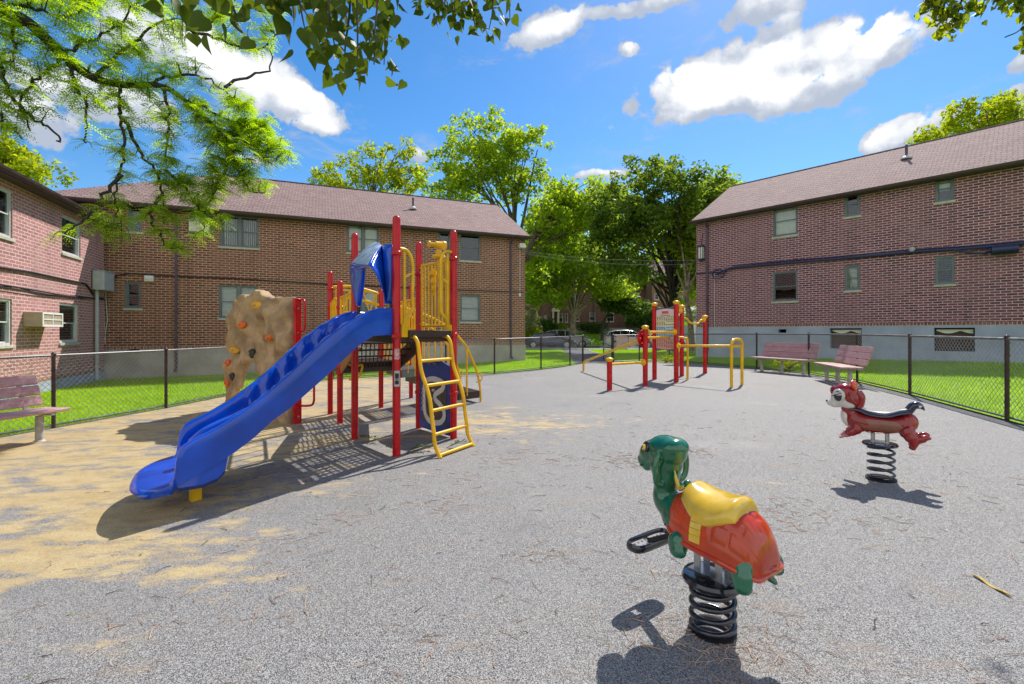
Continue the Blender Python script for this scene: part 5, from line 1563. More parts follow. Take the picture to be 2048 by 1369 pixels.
for i in range(8):
    for k in range(2):
        if (i+k) % 2: m.prism([(.085+.02*k, .31+.038*i), (.105+.02*k, .31+.038*i), (.105+.02*k, .345+.038*i), (.085+.02*k, .345+.038*i)], o3+nrm*.035, dx3, Vector((0, 0, 1)), nrm, .002)
m.build('checks', M['dark_metal'], fs, smooth=0)
m = MB()
for i in range(5): m.lathe([(.018, 0), (.018, .03), (.006, .034)], o3+dx3*Lp*(.46+.06*math.cos(i*2.2))+Vector((0, 0, .24+.13*i))+nrm*.026, 10, axis=nrm)
m.build('pegs', M['white'], po)
m = MB(); m.tube([o3+dx3*Lp*.36+Vector((0, 0, 1.0))+nrm*.04, o3+dx3*Lp*.5+Vector((0, 0, 1.04))+nrm*.06, o3+dx3*Lp*.64+Vector((0, 0, 1.0))+nrm*.04], .012, 8); m.build('emblem', M['steel'], po)

# ---- transfer steps down to the right, with arched rails
iu = Vector((.7071, .7071)); lat = (XY(pG)-XY(pI)); lat.normalize(); wst = (XY(pG)-XY(pI)).length-.06
base = XY(pI)+lat*.03
for k, (s0, s1, z) in enumerate(((.12, .62, .76), (.55, 1.02, .58), (.97, 1.46, .40), (1.42, 1.95, .22))):
    sq = [base+iu*s0, base+iu*s1, base+iu*s1+lat*wst, base+iu*s0+lat*wst]
    m = MB(); perforated(m, *sq, z, pitch=.05, mids=0, rim=.03)
    skirt(m, sq+[sq[0]], z-.14, z-.004, .02)
    m.build('transfer_step', M['grey_step' if k in (0,) else 'brown_deck'], ps, smooth=0)
ARC = [(.05, 1.90), (.5, 1.80), (.9, 1.66), (1.25, 1.48), (1.45, 1.31), (1.63, 1.12), (1.8, .82), (1.9, .6), (1.98, .3), (2.0, -.03)]
for k, o_ in enumerate((Vector((0, 0)), lat*(wst+.0))):
    m = MB(); pts = [Vector(((base+o_+iu*s).x, (base+o_+iu*s).y, z)) for s, z in ARC]
    m.tube(smooth_line(pts, 4), .024, 10)
    s = 1.63; q = base+o_+iu*s; m.tube([(q.x, q.y, 1.12), (q.x, q.y, .15)], .02, 8)
    for i in range(7):
        s = .1+.15*i; q = base+o_+iu*s; m.tube([(q.x, q.y, itp(ARC, s)), (q.x, q.y, .8-.42*s)], .014, 8)
    lp = [Vector((base+o_+iu*(1.93+.11*math.sin(a))).to_3d())+Vector((0, 0, .50+.10*math.cos(a))) for a in [i*PI/8 for i in range(0, 10)]]
    m.tube(lp, .014, 8)
    m.build('stair_rail', M['yellow'], ps)

# ---- labels on post A
def post_label(z0, z1, w, mt, name, parent, r=.0475, a0=None):
    m = MB(); ca = math.atan2(-pA.y, -pA.x)+.12; n = 8; hw = w/2/r
    rows_ = []
    for i in range(n+1):
        a = ca-hw+2*hw*i/n; rows_.append([Vector((pA.x+math.cos(a)*r, pA.y+math.sin(a)*r, z0)), Vector((pA.x+math.cos(a)*r, pA.y+math.sin(a)*r, z1))])
    m.loft(rows_); return m.build(name, mt, parent)
post_label(1.12, 1.245, .062, mat('worn_sticker', (.55, .30, .30), .5, var=.35, scale=40), 'sticker', postA)
lb = post_label(.80, .985, .068, M['box_grey'], 'age_label', postA, .0478)
post_label(.825, .955, .046, M['dark_metal'], 'label_field', postA, .0484)
cu = bpy.data.curves.new('age_text', 'FONT'); cu.body = '5-12'; cu.size = .042; cu.align_x = 'CENTER'; cu.extrude = .0004
ca = math.atan2(-pA.y, -pA.x)+.12
tmp = bpy.data.objects.new('tmp_text', cu); COL.objects.link(tmp)
tmp.matrix_world = Matrix.Translation((pA.x+math.cos(ca)*.0515, pA.y+math.sin(ca)*.0515, .868)) @ Matrix.Rotation(ca+PI/2, 4, 'Z') @ Matrix.Rotation(PI/2, 4, 'X') @ Matrix.Diagonal((.55, 1, 1, 1))
bpy.context.view_layer.update()
me = bpy.data.meshes.new_from_object(tmp.evaluated_get(bpy.context.evaluated_depsgraph_get())); me.transform(tmp.matrix_world); me.transform(Matrix.Translation(-root_loc(ps)))
bpy.data.objects.remove(tmp)
me.materials.clear(); me.materials.append(M['white']); to_ = bpy.data.objects.new('age_text', me); COL.objects.link(to_); to_.parent = postA

# ---------------------------------------------------------------- climbing wall
rk = thing('climbing_wall', 'tan moulded rock climbing wall with orange and yellow holds and a red end plate', 'climbing wall', tuple(G(592, 848)))
r0 = G(588, 848); r1 = Vector((-5.72, 9.25)); ru_ = (r1-XY(r0)).normalized()
WK = Wall(XY(r0), ru_)
def ck(x, y): return WK.px(420+x*.2263, 560+y*.2263)
outl = [(720, 155), (660, 148), (600, 155), (562, 178), (520, 140), (480, 105), (440, 100), (380, 125), (345, 168), (325, 135), (308, 128), (282, 160), (278, 190), (240, 188), (205, 208), (192, 262), (165, 270), (140, 290), (140, 320), (170, 372), (150, 480), (138, 600), (132, 720), (110, 740), (105, 900), (112, 1010), (90, 1085)]
inn = [(180, 1075), (215, 985), (255, 940), (285, 830), (325, 728), (370, 715), (418, 740), (425, 790), (470, 850), (520, 1000), (560, 1120), (575, 1290), (735, 1275)]
poly = [ck(*p) for p in outl+inn]
poly = [(u, max(z, -.2)) for u, z in poly]
us = [p[0] for p in poly]; zs_ = [p[1] for p in poly]
m = MB(); u3 = Vector((WK.u.x, WK.u.y, 0)); n3 = Vector((WK.n.x, WK.n.y, 0)); o3 = Vector((WK.p.x, WK.p.y, 0))
cell = .03; nu = int((max(us)-min(us))/cell)+2; nz = int((max(zs_)-min(zs_))/cell)+2
def bulge(u, z):
    q = Vector((u*1.5, z*1.5, 3.1))
    r_ = 1-abs(mnoise.noise(Vector((u*2.6, z*2.6, 8.2))))*2
    return .11*mnoise.noise(q)+.085*mnoise.noise(q*2.2)+.085*r_+.045*mnoise.noise(q*5.3)
src = MB()
for i in range(nu):
    for j in range(nz):
        u = min(us)+i*cell; z = min(zs_)+j*cell
        jn = .055*mnoise.noise(Vector((u*5, z*5, 1.7)))*sstep(.15, .5, u); jm = .055*mnoise.noise(Vector((u*5, z*5, 6.4)))*sstep(.15, .5, u)
        if not inside(u+jn, z+jm, poly): continue
        curve = .10*sstep(2.0, 3.0, u)     # far end turns away
        lo_ = 1-.55*sstep(1.0, .4, z)*sstep(1.0, 1.6, u)
        c0, c1 = -.09-curve, -.01+(bulge(u, z)+.03)*lo_-curve
        cen = o3+u3*u+Vector((0, 0, z))+n3*((c0+c1)/2)
        src.obox(cen, u3*cell*.55, n3*(c1-c0)/2, Vector((0, 0, cell*.55)))
rock = fuse('rock_face', src, M['rock'], rk, voxel=.022, it=3)
from mathutils.bvhtree import BVHTree
_rl = root_loc(rk)
bvh = BVHTree.FromPolygons([v.co+_rl for v in rock.data.vertices], [tuple(p.vertices) for p in rock.data.polygons])
def hold(x, y, mt, w=.13, h=.08, rot=0):
    u, z = ck(x, y)
    p0 = o3+u3*u+Vector((0, 0, z))
    cam_ = Vector((0, 0, EYE)); dv = (p0-cam_).normalized()
    hit, nor, _, _ = bvh.ray_cast(cam_, dv)
    if hit is None: hit, nor, _, _ = bvh.find_nearest(p0)
    nor = (nor*.5+n3).normalized(); zz = (Vector((0, 0, 1))-nor*nor.z).normalized(); uu_ = zz.cross(nor)*-1
    c = hit+nor*.015
    rm = Matrix((uu_, nor, zz)).transposed() @ Matrix.Rotation(rot, 3, 'Y')
    m = MB(); m.ell(c, (w, .045, h), 16, 10, rm); m.ell(c+rm @ Vector((w*.25, .012, h*.15)), (w*.65, .045, h*.7), 12, 8, rm); o = m.build('hand_hold', M[mt], rk)
    b = MB(); b.lathe([(.016, 0), (.016, .01), (.008, .012)], c+nor*.054, 10, axis=nor); b.build('bolt', M['steel'], o)
k_ = .8
hold(427, 225, 'hold_yellow', .15, .075, -.1); hold(290, 400, 'hold_orange', .125, .065, .1); hold(537, 508, 'hold_orange', .12, .06, .25); hold(225, 622, 'hold_yellow', .125, .07, -.1); hold(380, 652, 'hold_dark', .08, .09); hold(205, 857, 'hold_dark', .085, .08)
hold(165, 738, 'hold_orange', .06, .08); hold(160, 912, 'hold_orange', .06, .10)
# red end plate with grab handles
e0 = XY(r0); ec = Vector((e0.x, e0.y))-ru_*.05
m = MB(); m.prism([(-.10, 0), (.02, 0), (.018, .9), (.005, 1.5), (.018, 2.07), (-.10, 2.06)], Vector((e0.x, e0.y, r0.z))+u3*.0, n3, Vector((0, 0, 1)), -u3, .06); pl = m.build('end_plate', M['red'], rk, bevel=.006)
m = MB()
for z in (.12, .5, 1.15, 1.5, 1.9): m.lathe([(.016, 0), (.016, .012), (.006, .014)], Vector((e0.x, e0.y, r0.z+z))-u3*.06-n3*.04, 10, axis=-u3)
m.build('bolts', M['steel'], pl)
hx = Vector((e0.x, e0.y, 0))-u3*.05-n3*.07
m = MB(); m.tube(smooth_line([hx+Vector((0, 0, 1.46)), hx-u3*.12+Vector((0, 0, 1.46)), hx-u3*.16+Vector((0, 0, 1.55)), hx-u3*.16+Vector((0, 0, 1.88)), hx-u3*.12+Vector((0, 0, 1.97)), hx+Vector((0, 0, 1.97))], 4), .018, 10); m.build('grab_handle', M['red'], rk)
m = MB(); m.tube(smooth_line([hx+Vector((0, 0, .22)), hx-u3*.34+Vector((0, 0, .26)), hx-u3*.43+Vector((0, 0, .33)), hx-u3*.44+Vector((0, 0, .45)), hx-u3*.44+Vector((0, 0, .80))], 4), .018, 10); m.build('grab_handle', M['red'], rk)
# ---------------------------------------------------------------- spring riders
class Frame:
    """rider frame: f forward, l to the rider's left, u up, origin on the ground"""
    def __init__(s, o, heading):
        s.o = Vector(o); a = R(heading); s.f = Vector((math.cos(a), math.sin(a), 0)); s.l = Vector((-math.sin(a), math.cos(a), 0)); s.z = Vector((0, 0, 1))
        s.m = Matrix((s.f, s.l, s.z)).transposed()
    def p(s, f, l, u): return s.o+s.f*f+s.l*l+s.z*u
def coil(fr, r, u0, u1, turns, wr, m, parent):
    n = int(turns*26); pts = []
    for i in range(n+1):
        t = i/n; a = t*turns*2*PI
        k = min(1, t*turns/.7, (1-t)*turns/.7)
        pts.append(fr.p(r*math.cos(a), r*math.sin(a), u0+(u1-u0)*(t)))
    mb = MB(); mb.tube(pts, wr, 10); return mb.build('spring', m, parent)

# --- turtle
tg = G(1425, 1260); T = Frame(tg-Vector((0, 0, .016)), 125)
tt = thing('spring_rider', 'green turtle spring rider with red shell and yellow saddle, closest to the viewer', 'spring rider', tuple(tg))
M['green_gloss'] = mat('green_gloss_enamel', (.006, .115, .055), .17, var=.25, scale=5, coat=.7, bump=.05, bscale=18)
M['red_gloss'] = mat('red_gloss_enamel', (.47, .040, .004), .2, var=.25, scale=4, coat=.3, bump=.05, bscale=20)
M['yellow_gloss'] = mat('yellow_gloss_enamel', (.66, .42, .03), .2, var=.2, scale=6, coat=.6, bump=.05, bscale=20)
def tell(mb, f, l, u, rf, rl, ru2, pitch=0.0, yaw=0.0, roll=0.0):
    rm = T.m @ Matrix.Rotation(yaw, 3, 'Z') @ Matrix.Rotation(pitch, 3, 'Y') @ Matrix.Rotation(roll, 3, 'X')
    mb.ell(T.p(f, l, u), (rf, rl, ru2), 24, 16, rm)
b = MB()
# neck and chest
pts = smooth_line([T.p(*q) for q in ((.10, 0, .50), (.20, 0, .53), (.262, 0, .57), (.268, 0, .63), (.262, 0, .69), (.27, 0, .75))], 5)
n = len(pts); b.tube(pts, [ .10+(.062-.10)*min(1, i/(n*.55)) if i < n*.55 else .062+.028*(i-n*.55)/(n*.45) for i in range(n)], 20, sq=(1, .9))
# head: broad crown, blunt beak
tell(b, .262, 0, .815, .115, .088, .085, .10); tell(b, .335, 0, .800, .092, .076, .066, .55); tell(b, .385, 0, .748, .05, .055, .05, .9); tell(b, .215, 0, .845, .075, .082, .052, .05)
tell(b, .30, .045, .835, .05, .035, .04); tell(b, .30, -.045, .835, .05, .035, .04)
tell(b, .365, 0, .715, .035, .05, .026, .6); tell(b, .262, 0, .755, .088, .080, .075)
# under-body
tell(b, -.03, 0, .455, .21, .125, .04); tell(b, .17, 0, .50, .10, .10, .09)
# flippers
for sgn in (1, -1):
    tell(b, .095, .135*sgn, .43, .05, .034, .055, .15, .2*sgn); tell(b, .085, .150*sgn, .40, .045, .030, .034, .2)
    tell(b, -.205, .11*sgn, .435, .05, .04, .05); tell(b, -.215, .132*sgn, .395, .048, .034, .052, -.15); tell(b, -.222, .138*sgn, .365, .042, .03, .034)
pts = [T.p(-.20, 0, .415), T.p(-.26, 0, .385), T.p(-.30, 0, .365)]; b.tube(pts, [.024, .022, .010], 12)
body = fuse('body', b, M['green_gloss'], tt, voxel=.0085, it=5)
# hand grips either side of the head
for sgn in (1, -1):
    m = MB(); lp = [T.p(.235+.018*math.cos(a), sgn*(.085+.045*math.sin(a/2)**2+.012), .735+.068*math.sin(a)) for a in [i*2*PI/24 for i in range(24)]]
    lp = [T.p(.235, sgn*.068, .80), T.p(.235, sgn*.098, .812), T.p(.232, sgn*.122, .785), T.p(.23, sgn*.128, .735), T.p(.232, sgn*.12, .685), T.p(.235, sgn*.09, .662), T.p(.24, sgn*.055, .672)]
    m.tube(smooth_line(lp, 6), .0125, 12, sq=(1, 1.5)); m.build('hand_grip', M['green_gloss'], tt)
# eyes
for sgn in (1, -1):
    rm = T.m
    c = T.p(.338, sgn*.066, .832); ax = (T.f*.45+T.l*sgn*.85+T.z*.25).normalized()
    m = MB(); m.lathe([(.030, -.012), (.031, .004), (.027, .009), (.004, .012)], c, 20, axis=ax); e = m.build('eye', M['black_gloss'], tt)
    m = MB(); m.ell(c+ax*.008-T.z*.004, (.017, .017, .017), 14, 10); iris = m.build('iris', M['yellow_gloss'], e)
    m = MB(); m.ell(c+ax*.021-T.z*.005, (.0075, .0075, .0075), 10, 8); m.build('pupil', M['black_gloss'], e)
# nostril / mouth line
m = MB(); m.tube(smooth_line([T.p(.375, .058, .722), T.p(.402, .038, .716), T.p(.412, 0, .712), T.p(.402, -.038, .716), T.p(.375, -.058, .722)], 5), .004, 8); m.build('mouth', M['black_gloss'], tt)
# bow knots behind the neck
m = MB(); m.ell(T.p(.155, .03, .665), (.022, .022, .022), 14, 10); m.ell(T.p(.155, -.03, .665), (.022, .022, .022), 14, 10); m.build('knot', M['green_gloss'], tt)
m = MB(); m.tube([T.p(.15, .045, .655), T.p(.165, .05, .70), T.p(.175, .05, .745)], [.012, .009, .002], 10); m.tube([T.p(.15, .02, .66), T.p(.13, .055, .672), T.p(.12, .075, .665)], [.01, .008, .002], 10); m.build('knot_trim', M['yellow_gloss'], tt)
# shell: lofted dome, scored with scutes
PROF = [(.215, .545, .028), (.19, .60, .075), (.16, .635, .105), (.10, .655, .13), (.03, .655, .148), (-.05, .652, .155), (-.12, .647, .157), (-.17, .632, .152), (-.21, .600, .142), (-.242, .55, .124), (-.264, .485, .10), (-.272, .43, .075)]
m = MB(); rows = []
LOW = [(.215, .505), (.19, .475), (.16, .46), (.10, .45), (.03, .445), (-.05, .442), (-.12, .438), (-.17, .430), (-.21, .420), (-.242, .408), (-.264, .40), (-.272, .40)]
pf = smooth_line([Vector(q) for q in PROF], 9); lf = smooth_line([Vector((a, b_, 0)) for a, b_ in LOW], 9)
NA = 96
def shell_pt(q, lw, a, lift=0.0, groove=True):
    s_, c_ = math.sin(a), math.cos(a)
    l = q.z*math.copysign(abs(s_)**.8, s_); u = lw.y+(q.y-lw.y)*abs(c_)**.72
    k2 = 1.0
    if groove:
        ga = (a/(PI/2)*3.5); gi = (q.x*12.5)+.5*(int(math.floor(ga)) % 2)
        g = max(max(0, 1-abs(ga-round(ga))/.13)*.75, max(0, 1-abs(gi-round(gi))/.14))
        k2 = 1-.034*g*(1-sstep(1.25, 1.38, abs(a)))+sstep(1.34, 1.44, abs(a))*.02
    l *= k2; u = lw.y+(u-lw.y)*k2
    d = math.hypot(l, u-lw.y)+1e-6
    return T.p(q.x, l*(1+lift/d), lw.y+(u-lw.y)*(1+lift/d))
for q, lw in zip(pf, lf): rows.append([shell_pt(q, lw, -PI/2+PI*k/NA) for k in range(NA+1)])
tail_c = sum(rows[-1], Vector((0, 0, 0)))/len(rows[-1])
rows.append([p.lerp(tail_c, .55)-T.f*.012 for p in rows[-1]]); rows.append([tail_c-T.f*.014 for p in rows[-1]])
m.loft(rows); shell = m.build('shell', M['red_gloss'], tt, smooth=60)
# under-rim of the shell
m = MB(); rim = [r[0] for r in rows[:-2]]+[r[-1] for r in rows[:-2]][::-1]; m.tube(rim, .012, 8, closed=True); m.build('shell_rim', M['red_gloss'], shell)
# saddle: hugs the dome of the shell
mm = MB()
def at_f(f):
    i = min(range(len(pf)), key=lambda k: abs(pf[k].x-f)); return pf[i], lf[i]
outer_, inner_ = [], []
for i in range(37):
    t = i/36; f = .115-.285*t; q, lw = at_f(f); q = Vector((f, q.y, q.z))
    amax = .50+.62*math.sin(PI*min(1, max(0, .10+.82*t)))**1.1
    ro, ri = [], []
    for k in range(29):
        w_ = -1+2*k/28; a_ = amax*w_
        lift = .020+.034*abs(2*t-1)**2.4*(1-abs(w_)**2)+.010*(1-w_*w_)
        edge_ = min(1, (1-abs(w_))*7, t*9, (1-t)*9)
        lift *= .35+.65*math.sqrt(max(0, edge_))
        ro.append(shell_pt(q, lw, a_, lift, False)); ri.append(shell_pt(q, lw, a_, -.02, False))
    outer_.append(ro); inner_.append(ri)
mm.loft(outer_); mm.loft([r[::-1] for r in inner_])
mm.loft([outer_[0][::-1], inner_[0][::-1]]); mm.loft([outer_[-1], inner_[-1]])
mm.loft([[r[0] for r in outer_], [r[0] for r in inner_]]); mm.loft([[r[-1] for r in outer_][::-1], [r[-1] for r in inner_][::-1]])
sad = fuse('saddle', mm, M['yellow_gloss'], tt, voxel=.006, it=4)
for sgn in (1, -1):
    m = MB(); q_, lw_ = at_f(-.005); pts = [shell_pt(q_, lw_, sgn*aa, .004, False) for aa in (.95, 1.1, 1.25, 1.38, 1.5)]
    for a, c in zip(pts, pts[1:]): m.beam(a, c, .012, .055, up=T.f)
    m.build('girth_strap', M['yellow_gloss'], sad, bevel=.003)
# T-shaped foot rest in front of the chest
fr_c = T.p(.385, -.03, .295)
def loop_rest(c, fr, hw, hd, m):
    n = 40; pts = []
    for i in range(n):
        a = 2*PI*i/n; ca, sa = math.cos(a), math.sin(a)
        pts.append(c+fr.l*hw*math.copysign(abs(ca)**.45, ca)+fr.f*hd*math.copysign(abs(sa)**.6, sa))
    mb = MB(); mb.tube(pts, .0125, 10, closed=True, sq=(.75, 1.7)); return mb.build('foot_rest', m, tt)
fr_o = loop_rest(fr_c, T, .155, .052, M['black_gloss'])
m = MB()
for sgn in (1, -1):
    c = fr_c+T.l*.08*sgn; m.obox(c-T.z*.004, T.l*.06, T.f*.039, T.z*.004)
    for i in range(5):
        for j in range(2): m.ell(c+T.l*(-.06+.03*i)+T.f*(-.018+.036*j)+T.z*.002, (.006, .006, .004), 8, 5)
m.build('tread_plate', mat('worn_grey_tread', (.20, .19, .20), .7, var=.3, scale=30), fr_o)
m = MB(); m.beam(fr_c, T.p(.17, 0, .42), .05, .028); m.build('stem', M['dark_metal'], fr_o, bevel=.004)
# base: disc, brackets, spring
m = MB(); m.lathe([(.125, 0), (.137, .006), (.14, .02), (.132, .034), (.10, .040), (.002, .041)], T.p(0, 0, .245), 36); dsc = m.build('spring_plate', M['black_gloss'], tt)
m = MB()
for f in (.055, -.055):
    m.obox(T.p(f, .04, .35), T.f*.016, T.l*.004, T.z*.07); m.obox(T.p(f, -.04, .35), T.f*.016, T.l*.004, T.z*.07)
    m.tube([T.p(f, -.045, .36), T.p(f, .045, .36)], .008, 10)
m.obox(T.p(0, .0, .287), T.f*.10, T.l*.05, T.z*.004); m.build('bracket', M['steel'], dsc)
m = MB(); m.lathe([(.022, 0), (.022, .012), (.012, .014)], T.p(0, .085, .284), 12); m.build('bolt', M['dark_metal'], dsc)
coil(T, .096, .028, .245, 3.9, .0135, M['black_gloss'], tt)
m = MB(); m.lathe([(.104, -.03), (.108, .026), (.09, .032), (.002, .032)], T.p(0, 0, 0), 24); m.build('ground_ring', M['dark_metal'], tt)

# --- chipmunk
cg = G(1762, 959); C = Frame(cg, 141)
ck_ = thing('spring_rider', 'red chipmunk spring rider with white face and dark striped back, farther from the viewer', 'spring rider', tuple(cg))
M['chip_red'] = mat('chestnut_red_enamel', (.27, .012, .010), .22, var=.15, scale=5, coat=.3)
M['chip_face'] = mat('cream_enamel', (.64, .60, .56), .3, var=.08, coat=.4)
M['chip_belly'] = mat('brown_enamel', (.22, .07, .04), .3, var=.15, coat=.4)
M['chip_dark'] = mat('navy_black_enamel', (.010, .011, .035), .18, coat=.6)
M['chip_pink'] = mat('faded_pink_enamel', (.50, .17, .16), .35, var=.3, scale=18)
M['chip_orange'] = mat('orange_red_enamel', (.62, .07, .015), .25, coat=.5)
def cell_(mb, f, l, u, rf, rl, ru2, pitch=0.0, yaw=0.0, seg=20):
    mb.ell(C.p(f, l, u), (rf, rl, ru2), seg, 14, C.m @ Matrix.Rotation(yaw, 3, 'Z') @ Matrix.Rotation(pitch, 3, 'Y'))
b = MB()
pts = smooth_line([C.p(*q) for q in ((.25, 0, .555), (.18, 0, .53), (.08, 0, .515), (-.03, 0, .515), (-.13, 0, .53), (-.20, 0, .545), (-.235, 0, .55))], 4)
nn = len(pts); rad = [.085+.008*math.sin(i/nn*PI*2) if 2 < i < nn-3 else .07 for i in range(nn)]
b.tube(pts, rad, 22, sq=(1.12, 1.0))
cell_(b, .20, 0, .545, .085, .095, .095); cell_(b, -.19, 0, .555, .078, .086, .088)
for sgn in (1, -1):
    # fore legs stretched forward, hind legs kicked back
    b.tube(smooth_line([C.p(.17, .06*sgn, .47), C.p(.20, .075*sgn, .44), C.p(.235, .08*sgn, .415), C.p(.262, .08*sgn, .40)], 4), [.05]*4+[.042]*4+[.034]*4+[.030], 14)
    b.tube(smooth_line([C.p(-.17, .06*sgn, .50), C.p(-.20, .08*sgn, .45), C.p(-.225, .085*sgn, .41), C.p(-.245, .085*sgn, .385)], 4), [.06]*4+[.05]*4+[.038]*4+[.030], 14)
    b.tube(smooth_line([C.p(-.235, .085*sgn, .40), C.p(-.275, .085*sgn, .425), C.p(-.315, .085*sgn, .44), C.p(-.322, .085*sgn, .428)], 4), [.032]*4+[.034]*4+[.03]*4+[.018], 12)
    b.tube(smooth_line([C.p(-.235, .085*sgn, .40), C.p(-.225, .085*sgn, .36), C.p(-.212, .085*sgn, .325)], 4), [.034]*4+[.028]*4+[.014], 12)
b.tube([C.p(.22, 0, .60), C.p(.24, 0, .66)], [.07, .075], 16)
fuse('body', b, M['chip_red'], ck_, voxel=.0085, it=5)
# flank patches, slightly proud of the body
for sgn in (1, -1):
    m = MB(); rows = []
    for i in range(19):
        f = .155-.31*i/18; row = []
        hh = .048*(1-abs(2*i/18-1)**6)+.004
        for k in range(7):
            uu = .512+hh*(-1+2*k/6); dv = (uu-.515)/.105
            row.append(C.p(f, sgn*(.0985*math.sqrt(max(.05, 1-dv*dv))+.004), uu))
        rows.append(row)
    m.loft(rows if sgn > 0 else [r[::-1] for r in rows]); m.build('flank_patch', M['chip_belly'], ck_, smooth=60)
# striped saddle back with the upturned tail
def back_strip(l0, l1, lift, mt, name, parent):
    m = MB(); rows = []
    line = smooth_line([Vector((.235, .668, 0)), Vector((.165, .660, 0)), Vector((.10, .632, 0)), Vector((.02, .620, 0)), Vector((-.06, .626, 0)), Vector((-.13, .655, 0)), Vector((-.205, .676, 0))], 4)
    for q in line:
        row = []
        for k in range(7):
            l = l0+(l1-l0)*k/6; row.append(C.p(q.x, l, q.y+lift-.036*(l/.085)**2))
        rows.append(row)
    m.loft(rows); return m.build(name, mt, parent, smooth=60, solid=.012)
bk = back_strip(-.080, .080, .0, M['chip_dark'], 'back', ck_)
for a, c in ((.022, .040), (-.040, -.022)): back_strip(a, c, .010, M['chip_face'], 'stripe', bk)
m = MB(); tp = smooth_line([C.p(-.165, 0, .625), C.p(-.20, 0, .665), C.p(-.225, 0, .705), C.p(-.255, 0, .715), C.p(-.285, 0, .70), C.p(-.305, 0, .675)], 5)
nt_ = len(tp); m.tube(tp, [.05-.008*i/nt_ if i < nt_*.6 else max(.006, .046*(1-(i-nt_*.6)/(nt_*.4))) for i in range(nt_)], 14, sq=(1, .75)); tl_ = m.build('tail', M['chip_dark'], ck_)
m = MB(); 
for sgn in (1, -1): m.tube([p+C.l*sgn*.030+Vector((0, 0, .0)) for p in tp[2:nt_-6]], .012, 8, sq=(1, 1))
m.build('stripe', M['chip_face'], tl_)
# chest
m = MB(); cell_(m, .262, 0, .545, .045, .075, .085, .25); m.build('chest', M['chip_face'], ck_)
# head
b = MB(); cell_(b, .295, 0, .735, .095, .098, .095, .1); cell_(b, .345, 0, .685, .065, .075, .05, .15); cell_(b, .385, 0, .678, .04, .04, .032); cell_(b, .245, .05, .685, .06, .055, .045); cell_(b, .245, -.05, .685, .06, .055, .045)
b.tube([C.p(.385, 0, .685), C.p(.412, 0, .692)], [.03, .02], 12)
hd2 = fuse('head', b, M['chip_face'], ck_, voxel=.0085, it=5)
b = MB(); cell_(b, .27, 0, .782, .112, .103, .098, .05); cell_(b, .225, 0, .735, .085, .104, .10); cell_(b, .36, 0, .80, .035, .05, .05)
cap_o = fuse('hood', b, M['chip_red'], hd2, voxel=.0085, it=4)
for sgn in (1, -1):
    # pale eye patch over the hood with a dark half-lidded eye
    ax = (C.f*.42+C.l*sgn*.9+C.z*.05).normalized(); c = C.p(.318, sgn*.082, .765)
    sx = ax.cross(C.z).normalized()
    m = MB(); m.ell(c, (.058, .022, .062), 20, 12, Matrix((sx, ax, C.z)).transposed()); ep = m.build('eye_patch', M['chip_face'], hd2)
    m = MB(); m.ell(c+ax*.010-C.z*.006, (.040, .018, .050), 18, 12, Matrix((sx, ax, C.z)).transposed()); m.build('eye', M['black_gloss'], ep)
    m = MB(); m.ell(c+ax*.0155+C.z*.012, (.034, .015, .022), 16, 10, Matrix((sx, ax, C.z)).transposed()); m.build('eyelid', M['chip_face'], ep)
    m = MB(); q = c+ax*.031; m.tube([q-sx*.04+C.z*.026, q+sx*.04-C.z*.008], .004, 6); m.build('lid_line', M['black_gloss'], ep)
    # hand grip from hood to cheek
    m = MB(); m.tube(smooth_line([C.p(.228, sgn*.092, .80), C.p(.222, sgn*.125, .77), C.p(.21, sgn*.13, .73), C.p(.19, sgn*.105, .70)], 5), .013, 10); m.build('hand_grip', M['chip_red'], ck_)
    m = MB(); m.ell(C.p(.205, sgn*.055, .865), (.022, .048, .05), 18, 12, C.m @ Matrix.Rotation(.3, 3, 'Y')); m.ell(C.p(.195, sgn*.055, .855), (.02, .035, .04), 16, 10, C.m); m.build('ear', M['chip_orange'], hd2)
    # paws
    m = MB()
    for k in range(4): m.tube([C.p(.262, sgn*(.06+.014*k), .395), C.p(.292, sgn*(.058+.016*k), .375), C.p(.316-.004*abs(k-1.5), sgn*(.056+.017*k), .362)], [.014, .0125, .006], 10)
    m.ell(C.p(.262, sgn*.08, .392), (.032, .036, .022), 14, 10, C.m); m.build('paw', M['chip_pink'], ck_)
m = MB(); m.ell(C.p(.416, 0, .694), (.014, .016, .013), 14, 10, C.m); m.build('nose', M['black_gloss'], hd2)
m = MB(); m.tube(smooth_line([C.p(.175, 0, .80), C.p(.150, 0, .755), C.p(.150, 0, .70), C.p(.165, 0, .655)], 4), [.05]*6+[.045]*7, 12, sq=(1.3, .7)); m.build('neck_ruff', M['chip_red'], hd2, smooth=60)
m = MB(); m.lathe([(.115, 0), (.135, .006), (.138, .018), (.13, .03), (.09, .036), (.002, .037)], C.p(.008, 0, .312), 32); dsc = m.build('spring_plate', M['chip_dark'], ck_)
m = MB()
for f in (.06, -.045): m.tube([C.p(f, 0, .34), C.p(f, 0, .45)], .017, 12)
m.beam(C.p(.075, 0, .352), C.p(-.06, 0, .352), .04, .01)
m.build('bracket', M['steel'], dsc)
coil(C, .098, .02, .312, 4.3, .0125, M['black_gloss'], ck_)
m = MB(); m.lathe([(.115, -.03), (.12, .015), (.10, .025), (.002, .025)], C.p(0, 0, 0), 24); m.build('ground_ring', M['dark_metal'], ck_)

